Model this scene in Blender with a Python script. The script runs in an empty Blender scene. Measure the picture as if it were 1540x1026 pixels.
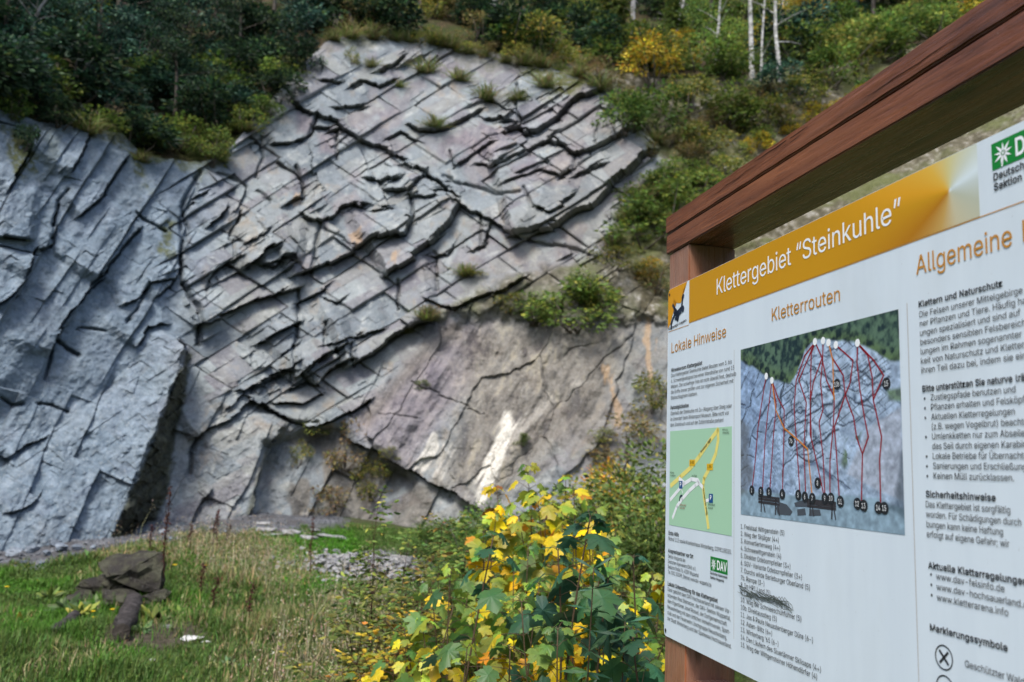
import bpy, bmesh, math, random
import numpy as np
from mathutils import Matrix, Vector

random.seed(7)
rng = np.random.default_rng(7)
scene = bpy.context.scene
COL = scene.collection

# ------------------------------------------------------------------ camera
FPX, CXP, CYP = 1244.0, 770.0, 513.0           # focal length and centre in photo pixels (1540 wide)
CAM = np.array((0.0, 0.0, 1.6))
MROT = np.array(((0.999103875742823, -0.04232547076725449, 0.0),
                 (-0.006440372844992684, -0.1520266958410115, -0.9883554043709591),
                 (0.04183260777536102, 0.9874697151183903, -0.15216305284371084)))
cam_data = bpy.data.cameras.new('camera')
cam_data.sensor_width = 36.0
cam_data.lens = 36.0 * FPX / 1540.0
cam_data.clip_start = 0.05
cam_data.clip_end = 2000.0
cam_data.dof.use_dof = True
cam_data.dof.focus_distance = 2.2
cam_data.dof.aperture_fstop = 4.0
camera = bpy.data.objects.new('camera', cam_data)
COL.objects.link(camera)
mw = Matrix.Identity(4)
for i in range(3):
    for j in range(3):
        mw[i][j] = MROT[i, j]
    mw[i][3] = CAM[i]
camera.matrix_world = mw
scene.camera = camera

# ------------------------------------------------------------------ world, sun, exposure
SUN_EL, SUN_AZ = math.radians(57), math.radians(200)     # azimuth from north (+Y) clockwise: behind the camera
world = bpy.data.worlds.new('World')
scene.world = world
world.use_nodes = True
wn = world.node_tree
wn.nodes.clear()
w_out = wn.nodes.new('ShaderNodeOutputWorld')
w_bg = wn.nodes.new('ShaderNodeBackground')
w_sky = wn.nodes.new('ShaderNodeTexSky')
w_sky.sky_type = 'NISHITA'
w_sky.sun_disc = False
w_sky.sun_elevation = SUN_EL
w_sky.sun_rotation = SUN_AZ
w_sky.dust_density = 2.5
w_bg.inputs['Strength'].default_value = 0.15
wn.links.new(w_sky.outputs[0], w_bg.inputs[0])
wn.links.new(w_bg.outputs[0], w_out.inputs[0])
sun_data = bpy.data.lights.new('sun', 'SUN')
sun_data.energy = 2.1
sun_data.angle = math.radians(15)
sun_data.color = (1.0, 0.965, 0.91)
sun = bpy.data.objects.new('sun', sun_data)
COL.objects.link(sun)
sd = Vector((math.sin(SUN_AZ) * math.cos(SUN_EL), math.cos(SUN_AZ) * math.cos(SUN_EL), math.sin(SUN_EL)))
sun.rotation_euler = sd.to_track_quat('Z', 'Y').to_euler()
sun.location = (-10, -14, 25)
scene.view_settings.view_transform = 'Standard'
scene.view_settings.look = 'None'
scene.view_settings.exposure = 1.04
scene.view_settings.gamma = 1.0
scene.render.film_transparent = False
scene.cycles.use_denoising = True
scene.cycles.max_bounces = 8
scene.cycles.transparent_max_bounces = 8

# ------------------------------------------------------------------ helpers
def ray(px, py):
    return MROT @ np.array((px - CXP, -(py - CYP), -FPX))

def at(px, py, D):
    """the world point at depth D (metres along +Y) seen at photo pixel (px, py)"""
    r = ray(px, py)
    return CAM + r * (D / r[1])

def proj(P):
    v = (np.asarray(P) - CAM) @ MROT
    d = -v[..., 2]
    d = np.where(np.abs(d) < 1e-6, 1e-6, d)
    return CXP + FPX * v[..., 0] / d, CYP - FPX * v[..., 1] / d

def lin(r, g, b):
    f = lambda c: (c / 12.92 if c <= 0.04045 else ((c + 0.055) / 1.055) ** 2.4)
    return (f(r / 255), f(g / 255), f(b / 255))

def hsh(ix, iy, s):
    ix = np.asarray(ix).astype(np.int64); iy = np.asarray(iy).astype(np.int64)
    h = (ix * 374761393 + iy * 668265263 + s * 1442695041) & 0xFFFFFFFF
    h = ((h ^ (h >> 13)) * 1274126177) & 0xFFFFFFFF
    h = ((h ^ (h >> 16)) * 2246822519) & 0xFFFFFFFF
    h = h ^ (h >> 15)
    return (h & 0xFFFFFF) / float(0x1000000)

def vnoise(x, y, s):
    ix = np.floor(x); iy = np.floor(y)
    fx = x - ix; fy = y - iy
    fx = fx * fx * (3 - 2 * fx); fy = fy * fy * (3 - 2 * fy)
    a = hsh(ix, iy, s); b = hsh(ix + 1, iy, s); c = hsh(ix, iy + 1, s); d = hsh(ix + 1, iy + 1, s)
    return (a + (b - a) * fx) * (1 - fy) + (c + (d - c) * fx) * fy - 0.5

def fbm(x, y, octv, s, gain=0.5):
    t = 0; a = 1.0
    for o in range(octv):
        t = t + a * vnoise(x * 2 ** o + 17.3 * o, y * 2 ** o - 9.1 * o, s + o)
        a *= gain
    return t

def cells(x, y, ang, la, lb, s, jit=0.8):
    """jittered cells in a frame turned by ang (degrees, up to the right in the picture): returns edge distance, three randoms, local coordinates"""
    c, sn = math.cos(math.radians(ang)), math.sin(math.radians(ang))
    a = (x * c - y * sn) / la
    b = (x * sn + y * c) / lb
    jb = np.floor(b)
    F1 = np.full(x.shape, 9.0); F2 = np.full(x.shape, 9.0)
    ida = np.zeros(x.shape); idb = np.zeros(x.shape); ca = np.zeros(x.shape); cb = np.zeros(x.shape)
    for dj in (-1, 0, 1):
        rj = jb + dj
        off = hsh(rj, rj * 0, s + 5)
        ja = np.floor(a - off)
        for di in (-1, 0, 1):
            ri = ja + di
            sa = ri + off + 0.5 + jit * (hsh(ri, rj, s) - 0.5)
            sb = rj + 0.5 + jit * (hsh(ri, rj, s + 1) - 0.5)
            d = np.sqrt((a - sa) ** 2 + (b - sb) ** 2)
            m = d < F1
            F2 = np.where(m, F1, np.minimum(F2, d))
            F1 = np.where(m, d, F1)
            ida = np.where(m, ri, ida); idb = np.where(m, rj, idb)
            ca = np.where(m, a - sa, ca); cb = np.where(m, b - sb, cb)
    return F2 - F1, hsh(ida, idb, s + 11), hsh(ida, idb, s + 12), hsh(ida, idb, s + 13), ca, cb

def joints(x, y, angA, angB, wa, wb, s):
    """blocks between two sets of straight joints (directions in degrees, up to the right): cell randoms, place across the bed 0..1, along it, distance to the nearest joint in pixels"""
    nA = (math.sin(math.radians(angA)), math.cos(math.radians(angA)))
    nB = (math.sin(math.radians(angB)), math.cos(math.radians(angB)))
    a = (x * nA[0] + y * nA[1]) / wa
    i0 = np.floor(a); f = a - i0
    e0, e1 = .32 * (hsh(i0, i0 * 0, s) - .5), 1 + .32 * (hsh(i0 + 1, i0 * 0, s) - .5)
    i = np.where(f < e0, i0 - 1, np.where(f >= e1, i0 + 1, i0))
    lo, hi = i + .32 * (hsh(i, i * 0, s) - .5), i + 1 + .32 * (hsh(i + 1, i * 0, s) - .5)
    fa = (a - lo) / (hi - lo)
    wv = .6 + .9 * hsh(i, i * 0, s + 1)
    b = (x * nB[0] + y * nB[1]) / (wb * wv) + 17.3 * hsh(i, i * 0, s + 2)
    j0 = np.floor(b); g = b - j0
    g0, g1 = .5 * (hsh(i, j0, s + 3) - .5), 1 + .5 * (hsh(i, j0 + 1, s + 3) - .5)
    j = np.where(g < g0, j0 - 1, np.where(g >= g1, j0 + 1, j0))
    lo2, hi2 = j + .5 * (hsh(i, j, s + 3) - .5), j + 1 + .5 * (hsh(i, j + 1, s + 3) - .5)
    fb = (b - lo2) / (hi2 - lo2)
    d = np.minimum(np.minimum(fa, 1 - fa) * wa, np.minimum(fb, 1 - fb) * wb * wv)
    return hsh(i, j, s + 4), hsh(i, j, s + 5), hsh(i, j, s + 6), fa, fb, d

def sstep(e0, e1, x):
    t = np.clip((x - e0) / (e1 - e0), 0, 1)
    return t * t * (3 - 2 * t)

def poly_sd(px, py, poly):
    """signed distance to a polygon, positive inside"""
    P = np.asarray(poly, float)
    n = len(P)
    d = np.full(px.shape, 1e9); ins = np.zeros(px.shape, bool)
    for i in range(n):
        x0, y0 = P[i]; x1, y1 = P[(i + 1) % n]
        dx, dy = x1 - x0, y1 - y0
        t = np.clip(((px - x0) * dx + (py - y0) * dy) / (dx * dx + dy * dy + 1e-9), 0, 1)
        d = np.minimum(d, np.hypot(px - x0 - t * dx, py - y0 - t * dy))
        if abs(dy) > 1e-9:
            c = ((y0 > py) != (y1 > py)) & (px < dx * (py - y0) / dy + x0)
            ins ^= c
    return np.where(ins, d, -d)

def tag(o, label=None, cat=None, group=None, kind=None):
    if label: o['label'] = label
    if cat: o['category'] = cat
    if group: o['group'] = group
    if kind: o['kind'] = kind
    return o

def mesh_np(name, V, F, cols=None, smooth=False):
    """a mesh from arrays: F is a list of (n,k) index arrays; cols is {attribute: (nv,4)}"""
    me = bpy.data.meshes.new(name)
    V = np.asarray(V, np.float32)
    me.vertices.add(len(V)); me.vertices.foreach_set('co', V.ravel())
    F = [np.asarray(f, np.int32) for f in F if len(f)]
    loops = np.concatenate([f.ravel() for f in F])
    tot = np.concatenate([np.full(len(f), f.shape[1], np.int32) for f in F])
    start = np.concatenate(([0], np.cumsum(tot)[:-1])).astype(np.int32)
    me.loops.add(len(loops)); me.loops.foreach_set('vertex_index', loops)
    me.polygons.add(len(tot)); me.polygons.foreach_set('loop_start', start)
    me.polygons.foreach_set('loop_total', tot)
    me.polygons.foreach_set('use_smooth', np.full(len(tot), smooth, bool))
    for k, c in (cols or {}).items():
        at_ = me.attributes.new(k, 'FLOAT_COLOR', 'POINT')
        at_.data.foreach_set('color', np.asarray(c, np.float32).ravel())
    me.update(calc_edges=True)
    return me

def link(name, me, mat, parent=None, loc=None, rot=None):
    o = bpy.data.objects.new(name, me)
    COL.objects.link(o)
    if mat is not None and me is not None and len(me.materials) == 0:
        me.materials.append(mat)
    if parent is not None: o.parent = parent
    if loc is not None: o.location = loc
    if rot is not None: o.rotation_euler = rot
    return o

def empty(name, loc=(0, 0, 0), rot=(0, 0, 0)):
    o = bpy.data.objects.new(name, None)
    COL.objects.link(o)
    o.location = loc; o.rotation_euler = rot
    o.empty_display_size = 0.1
    return o

def copy_tree(o, parent=None):
    c = o.copy(); COL.objects.link(c)
    if parent is not None: c.parent = parent
    for ch in list(o.children):
        copy_tree(ch, c)
    return c

def grid_faces(nr, nc):
    i = np.arange(nr * nc).reshape(nr, nc)
    return np.stack([i[:-1, :-1], i[:-1, 1:], i[1:, 1:], i[1:, :-1]], -1).reshape(-1, 4)

class MB:
    """collects boxes, tubes and rings as one mesh"""
    def __init__(s): s.V = []; s.F3 = []; s.F4 = []; s.n = 0
    def add(s, V, F):
        V = np.asarray(V, float)
        for f in F:
            (s.F4 if len(f) == 4 else s.F3).append([i + s.n for i in f])
        s.V.append(V); s.n += len(V)
    def tube(s, pts, rad, k=7, cap=True):
        pts = np.asarray(pts, float); m = len(pts)
        rad = np.broadcast_to(np.asarray(rad, float), (m,))
        t = np.gradient(pts, axis=0); t /= np.linalg.norm(t, axis=1)[:, None] + 1e-12
        ref = np.array((0.31, 0.12, 0.94)) if abs(t[0] @ np.array((0.31, 0.12, 0.94))) < 0.9 else np.array((1.0, 0, 0))
        V = []
        for i in range(m):
            a = np.cross(t[i], ref); a /= np.linalg.norm(a) + 1e-12; b = np.cross(t[i], a)
            for j in range(k):
                th = 2 * math.pi * j / k
                V.append(pts[i] + rad[i] * (math.cos(th) * a + math.sin(th) * b))
        F = []
        for i in range(m - 1):
            for j in range(k):
                F.append((i * k + j, i * k + (j + 1) % k, (i + 1) * k + (j + 1) % k, (i + 1) * k + j))
        if cap:
            V.append(pts[0]); V.append(pts[-1]); c0, c1 = m * k, m * k + 1
            for j in range(k):
                F.append((c0, (j + 1) % k, j)); F.append((c1, (m - 1) * k + j, (m - 1) * k + (j + 1) % k))
        s.add(V, F)
    def mesh(s, name, smooth=False):
        return mesh_np(name, np.concatenate(s.V), [np.array(s.F3).reshape(-1, 3), np.array(s.F4).reshape(-1, 4)], smooth=smooth)

def scatter(TV, TF, pos, R, sc, col=None):
    """copies of one small template (a leaf, a blade) as arrays: pos (n,3), R (n,3,3), sc (n,) or (n,3), col (n,4)"""
    TV = np.asarray(TV, float); n, m = len(pos), len(TV)
    sc = np.asarray(sc, float)
    S = sc[:, None, None] if sc.ndim == 1 else sc[:, None, :]
    V = np.einsum('nij,nmj->nmi', R, TV[None] * S) + pos[:, None, :]
    F = []
    off = (np.arange(n) * m)[:, None]
    for k in sorted({len(f) for f in TF}):
        f = np.array([g for g in TF if len(g) == k])
        F.append((f[None] + off[:, :, None]).reshape(-1, k))
    C = None if col is None else np.repeat(col, m, axis=0)
    return V.reshape(-1, 3), F, C

def frames(nrm, roll):
    """rotation matrices whose z axis is nrm, turned by roll about it"""
    z = nrm / (np.linalg.norm(nrm, axis=1)[:, None] + 1e-9)
    ref = np.where(np.abs(z[:, 2:3]) < 0.9, np.array([[0, 0, 1.0]]), np.array([[1.0, 0, 0]]))
    x = np.cross(ref, z); x /= np.linalg.norm(x, axis=1)[:, None] + 1e-9
    y = np.cross(z, x)
    c, s = np.cos(roll)[:, None], np.sin(roll)[:, None]
    return np.stack([x * c + y * s, -x * s + y * c, z], axis=2)

# ------------------------------------------------------------------ material helpers
class NT:
    def __init__(s, name):
        s.m = bpy.data.materials.new(name); s.m.use_nodes = True
        s.t = s.m.node_tree; s.t.nodes.clear()
        s.out = s.t.nodes.new('ShaderNodeOutputMaterial')
    def n(s, typ, **kw):
        nd = s.t.nodes.new('ShaderNode' + typ)
        for k, v in kw.items():
            if k.startswith('i_'):
                key = k[2:]
                key = int(key) if key.isdigit() else key.replace('_', ' ')
                nd.inputs[key].default_value = v
            else: setattr(nd, k, v)
        return nd
    def l(s, a, b): s.t.links.new(a, b)
    def attr(s, name): return s.n('Attribute', attribute_name=name)
    def noise(s, scale, detail=5, rough=0.55, vec=None, dist=0.0):
        nd = s.n('TexNoise'); nd.inputs['Scale'].default_value = scale; nd.inputs['Detail'].default_value = detail
        nd.inputs['Roughness'].default_value = rough; nd.inputs['Distortion'].default_value = dist
        if vec is not None: s.l(vec, nd.inputs['Vector'])
        return nd
    def ramp(s, fac, stops):
        nd = s.n('ValToRGB'); e = nd.color_ramp.elements
        while len(e) < len(stops): e.new(0.5)
        for el, (p, c) in zip(e, stops):
            el.position = p
            el.color = (*c, 1) if not isinstance(c, (int, float)) else (c, c, c, 1)
        s.l(fac, nd.inputs[0]); return nd
    def mix(s, fac, a, b, mode='MIX'):
        nd = s.n('Mix', data_type='RGBA', blend_type=mode)
        for k, v in ((0, fac), (6, a), (7, b)):
            if isinstance(v, (int, float)): nd.inputs[k].default_value = v
            elif isinstance(v, tuple): nd.inputs[k].default_value = (*v, 1) if len(v) == 3 else v
            else: s.l(v, nd.inputs[k])
        return nd.outputs[2]
    def math(s, op, a, b=0.0):
        nd = s.n('Math', operation=op)
        for k, v in ((0, a), (1, b)):
            if isinstance(v, (int, float)): nd.inputs[k].default_value = v
            else: s.l(v, nd.inputs[k])
        return nd.outputs[0]
    def coord(s, scale=(1, 1, 1), rot=(0, 0, 0), kind='Object'):
        tc = s.n('TexCoord'); mp = s.n('Mapping')
        mp.inputs['Scale'].default_value = scale; mp.inputs['Rotation'].default_value = rot
        s.l(tc.outputs[kind], mp.inputs['Vector']); return mp.outputs[0]
    def bump(s, h, strength=0.4, dist=0.02):
        nd = s.n('Bump'); nd.inputs['Strength'].default_value = strength; nd.inputs['Distance'].default_value = dist
        s.l(h, nd.inputs['Height']); return nd.outputs[0]
    def bsdf(s, color, rough=0.8, normal=None, spec=0.3, translucent=0.0, metal=0.0, tcol=None):
        p = s.n('BsdfPrincipled')
        p.inputs['Specular IOR Level'].default_value = spec; p.inputs['Metallic'].default_value = metal
        if isinstance(color, tuple): p.inputs['Base Color'].default_value = (*color, 1)
        else: s.l(color, p.inputs['Base Color'])
        if isinstance(rough, (int, float)): p.inputs['Roughness'].default_value = rough
        else: s.l(rough, p.inputs['Roughness'])
        if normal is not None: s.l(normal, p.inputs['Normal'])
        sh = p.outputs[0]
        if translucent:
            tr = s.n('BsdfTranslucent'); mx = s.n('MixShader')
            c = tcol if tcol is not None else color
            if isinstance(c, tuple): tr.inputs['Color'].default_value = (*c, 1)
            else: s.l(c, tr.inputs['Color'])
            mx.inputs[0].default_value = translucent
            s.l(sh, mx.inputs[1]); s.l(tr.outputs[0], mx.inputs[2]); sh = mx.outputs[0]
        s.l(sh, s.out.inputs['Surface'])
        return s.m

def plain(name, c, rough=0.6, spec=0.3, metal=0.0):
    return NT(name).bsdf(tuple(c), rough, spec=spec, metal=metal)

# ------------------------------------------------------------------ the quarry wall: one curved strip of rock with real relief
CTRL = np.array([  # photo column, depth of the foot, height of the foot, lean (horizontal per vertical)
    (-900, 7.0, .1, .30), (-500, 9.5, .1, .30), (-200, 12.0, .1, .30), (0, 13.5, .10, .30), (150, 15.0, .0, .30), (250, 16.0, .18, .32), (400, 17.2, .46, .36),
    (520, 17.6, .40, .40), (640, 17.7, .30, .42), (800, 17.4, .2, .46), (900, 17.1, .15, .52), (1000, 16.6, .2, .66), (1200, 15.2, .3, .85),
    (1400, 13.4, .3, .9), (1700, 10.5, .2, .9), (2100, 7.5, .1, .9), (2600, 5.0, 0, .9)])
TOP = np.array([(-900, 90), (-400, 130), (-200, 150), (0, 168), (60, 185), (100, 190), (185, 203), (215, 236), (300, 246), (330, 238), (350, 220), (385, 178), (420, 138),
                (460, 93), (490, 64), (520, 52), (640, 58), (760, 84), (900, 104), (985, 116), (1100, 112), (1250, 100), (1400, 60), (1540, 20), (1900, -160), (2600, -500)], float)
ROCK_EDGE = [(-2000, -900), (830, -900), (840, 88), (905, 128), (985, 205), (990, 240), (955, 285), (930, 320), (922, 372), (960, 420), (990, 470), (1060, 520), (1060, 1200), (-2000, 1200)]

def smooth_ctrl(pc, col):
    y = np.interp(pc, CTRL[:, 0], CTRL[:, col])
    return y

pcs = np.concatenate([np.arange(-900, -360, 12.0), np.arange(-360, -40, 3.0), np.arange(-40, 1015, 1.25), np.arange(1015, 1500, 4.0), np.arange(1500, 2600, 14.0)])
dep = smooth_ctrl(pcs, 1)
kern = np.hanning(61); kern /= kern.sum()
uu = np.arange(-900, 2600, 2.5)
def soft(col):
    y = smooth_ctrl(uu, col); yp = np.pad(y, 30, mode='edge')
    return np.interp(pcs, uu, np.convolve(yp, kern, 'valid'))
dep, zft, lean = soft(1), soft(2), soft(3)
foot = np.stack([at(p, 672 + .0424 * p, d) for p, d in zip(pcs, dep)])
foot[:, 2] = zft
tan = np.gradient(foot[:, :2], axis=0); tan /= np.linalg.norm(tan, axis=1)[:, None]
nor2 = np.stack([tan[:, 1], -tan[:, 0]], 1)            # horizontal, out of the rock
for _ in range(2):
    k2 = np.hanning(81); k2 /= k2.sum()
    nor2 = np.stack([np.convolve(np.pad(nor2[:, i], 40, mode='edge'), k2, 'valid') for i in (0, 1)], 1)
nor2 /= np.linalg.norm(nor2, axis=1)[:, None]
zz = np.linspace(0, 34, 700)
ztop = np.zeros(len(pcs))
for i in range(len(pcs)):
    P = np.empty((700, 3)); P[:, :2] = foot[i, :2] - nor2[i] * (lean[i] * zz)[:, None]; P[:, 2] = zft[i] + zz
    qx, qy = proj(P)
    k = np.argmax(qy < np.interp(qx, TOP[:, 0], TOP[:, 1]))
    ztop[i] = zz[k] if k else 14.0
k3 = np.hanning(7); k3 /= k3.sum()
ztop = np.convolve(np.pad(ztop, 3, mode='edge'), k3, 'valid')
NR, NCOL = 640, len(pcs)
hv = -0.6 + np.linspace(0, 1, NR)[:, None] * (ztop + 0.6)[None]          # height above the foot
B = np.empty((NR, NCOL, 3))
B[..., 0] = foot[:, 0] - nor2[:, 0] * lean * hv
B[..., 1] = foot[:, 1] - nor2[:, 1] * lean * hv
B[..., 2] = zft + hv
tov = -foot[:, :2] / np.linalg.norm(foot[:, :2], axis=1)[:, None]
bl_ = (.8 * sstep(420, 250, pcs) * sstep(-500, -100, pcs))[:, None]      # the left wall steps forward into the quarry rather than sideways
rel2 = nor2 * (1 - bl_) + tov * bl_; rel2 /= np.linalg.norm(rel2, axis=1)[:, None]
nrm = np.empty((NCOL, 3)); nrm[:, :2] = rel2; nrm[:, 2] = -.07
nrm /= np.linalg.norm(nrm, axis=1)[:, None]
PX, PY = proj(B)

# ledges and joints of this wall, traced once; the rock above / left of a line stands proud of the rock below it
def tr(ox, oy, sc, pts): return [(ox + x / sc, oy + y / sc) for x, y in pts]
Z2, Z4, Z3, Z1, Z5 = (400, 30, 2.565), (400, 400, 2.443), (0, 400, 2.333), (0, 0, 2.442), (240, 200, 3.666)
LEDGES = [  # zoom, amplitude m, reach px, points
    (Z2, .42, 95, [(110, 318), (190, 372), (270, 402), (350, 460), (450, 500), (540, 552), (620, 603), (700, 655), (745, 705), (830, 760), (900, 800), (970, 842)]),
    (Z2, .40, 80, [(560, 424), (600, 440), (685, 436), (780, 375), (822, 345)]),
    (Z2, .35, 50, [(845, 378), (905, 372), (948, 402)]),
    (Z2, .62, 90, [(955, 425), (1050, 445), (1160, 352), (1212, 312), (1290, 282)]),
    (Z2, .30, 60, [(895, 575), (980, 532), (1062, 482), (1112, 462)]),
    (Z2, .55, 85, [(1112, 478), (1210, 540), (1300, 500), (1422, 434)]),
    (Z2, .30, 55, [(1085, 606), (1140, 625), (1192, 600)]),
    (Z2, .28, 45, [(1198, 628), (1262, 590), (1305, 572)]),
    (Z2, .85, 120, [(968, 835), (1042, 815), (1132, 800), (1202, 740), (1252, 730), (1332, 640), (1402, 590), (1500, 500)]),
    (Z2, .26, 45, [(1058, 742), (1102, 755), (1162, 720), (1197, 690)]),
    (Z2, .45, 60, [(398, 632), (460, 640), (512, 622)]),
    (Z2, .50, 70, [(470, 668), (550, 674), (602, 632), (616, 600)]),
    (Z2, .42, 85, [(150, 768), (215, 795), (300, 730), (382, 732)]),
    (Z2, .75, 110, [(108, 1000), (200, 962), (280, 920), (350, 890), (410, 856), (470, 836), (540, 840), (562, 790)]),
    (Z2, .90, 110, [(478, 982), (560, 930), (622, 880), (700, 800), (742, 728)]),
    (Z2, .30, 40, [(190, 420), (232, 428), (272, 418)]),
    (Z2, .28, 50, [(28, 470), (130, 472), (172, 440), (190, 382)]),
    (Z2, .34, 50, [(436, 208), (490, 190), (532, 155)]),
    (Z2, .26, 40, [(268, 350), (330, 352), (372, 342)]),
    (Z2, .24, 40, [(330, 268), (372, 240), (432, 262), (490, 235)]),
    (Z2, .22, 40, [(215, 245), (280, 250)]),
    (Z2, .26, 50, [(755, 560), (830, 512), (880, 490)]),
    (Z2, .20, 40, [(820, 572), (882, 577), (925, 548)]),
    (Z2, .24, 40, [(0, 948), (50, 930), (102, 944)]),
    (Z2, .14, 30, [(410, 752), (490, 744)]),
    (Z2, .28, 45, [(798, 892), (842, 862), (858, 802)]),
    (Z4, .30, 45, [(40, 500), (130, 505), (200, 470)]), (Z4, .26, 40, [(90, 455), (150, 430), (190, 440)]),
    (Z2, .22, 40, [(930, 640), (990, 612), (1060, 600)]),
    (Z2, .20, 40, [(640, 910), (700, 900), (720, 870)]),
    (Z2, .24, 40, [(560, 690), (640, 690), (700, 662)]),
    (Z2, .22, 40, [(470, 470), (520, 440), (580, 470)]),
    (Z2, .20, 40, [(80, 720), (130, 690), (140, 650)]),
    (Z4, .30, 55, [(115, 132), (160, 112), (226, 80)]),
    (Z4, .35, 70, [(0, 272), (60, 240), (112, 225)]),
    (Z4, .34, 70, [(-20, 430), (60, 392), (110, 360)]),
    (Z4, .45, 70, [(130, 408), (210, 337), (300, 290)]),
    (Z4, .90, 110, [(318, 368), (400, 325), (480, 262), (560, 205), (612, 195)]),
    (Z4, .65, 70, [(195, 425), (260, 360), (312, 342)]),
    (Z4, .42, 70, [(-60, 490), (60, 548), (150, 582), (208, 577), (300, 535), (372, 490)]),
    (Z4, .35, 60, [(600, 132), (690, 162), (780, 122), (870, 102), (952, 50)]),
    (Z4, .26, 50, [(210, 300), (330, 262), (430, 240)]),
    (Z4, .20, 40, [(215, 120), (260, 140), (285, 120)]),
    (Z4, .30, 120, [(308, 640), (380, 672), (480, 722), (620, 797), (742, 862), (802, 892)]),
    (Z4, .22, 40, [(40, 330), (90, 300), (110, 285)]),
    (Z3, .60, 110, [(700, 200), (790, 172), (870, 132), (960, 102), (1042, 80)]),
    (Z3, .35, 70, [(902, 272), (970, 240), (1042, 210)]),
    (Z3, .35, 60, [(836, 432), (900, 402), (960, 372), (1022, 370)]),
    (Z3, .35, 60, [(1036, 392), (1090, 350), (1142, 320)]),
    (Z3, .40, 60, [(690, 592), (760, 546), (832, 510), (872, 470)]),
    (Z3, .25, 50, [(796, 502), (840, 460), (870, 430)]),
    (Z3, .30, 60, [(478, 272), (522, 212), (575, 205)]),
    (Z3, .25, 60, [(440, 132), (480, 112), (522, 60), (600, 42)]),
    (Z3, .35, 70, [(180, 300), (205, 220), (262, 140), (312, 70), (352, 40), (372, 0)]),
    (Z3, .40, 70, [(0, 132), (40, 110), (80, 60), (102, 0)]),
    (Z3, .22, 40, [(30, 660), (90, 620), (155, 595)]),
    (Z3, .20, 40, [(20, 850), (90, 822), (120, 790)]),
    (Z1, .35, 70, [(255, 640), (282, 600), (300, 560), (352, 445)]),
    (Z1, .35, 70, [(296, 785), (372, 720), (422, 640), (462, 590)]),
    (Z1, .40, 80, [(352, 1026), (402, 960), (482, 872), (502, 850)]),
    (Z1, .30, 60, [(92, 1000), (132, 920), (185, 900), (212, 745)]),
    (Z1, .40, 70, [(-10, 868), (50, 885), (92, 892)]),
    (Z1, .26, 50, [(858, 772), (880, 740), (902, 682)]),
    (Z1, .26, 50, [(896, 904), (972, 858)]),
    (Z1, .32, 60, [(898, 974), (962, 932), (1012, 908)]),
    (Z1, .20, 40, [(770, 830), (800, 800), (822, 775)]),
    (Z1, .25, 60, [(30, 690), (80, 610), (110, 540)]),
    (Z5, .45, 60, [(560, 740), (610, 748), (660, 700), (740, 712)]),
    (Z5, .35, 60, [(470, 740), (520, 690), (600, 648)]),
    (Z5, .30, 50, [(275, 800), (300, 770), (410, 705)]),
    (Z5, .28, 50, [(690, 410), (740, 375), (790, 362)]),
    (Z5, .25, 45, [(275, 510), (330, 470), (355, 420)]),
    (Z5, .24, 45, [(175, 380), (245, 340)]),
    (Z5, .30, 60, [(-10, 890), (40, 850), (80, 800), (110, 720)]),
]
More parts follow.
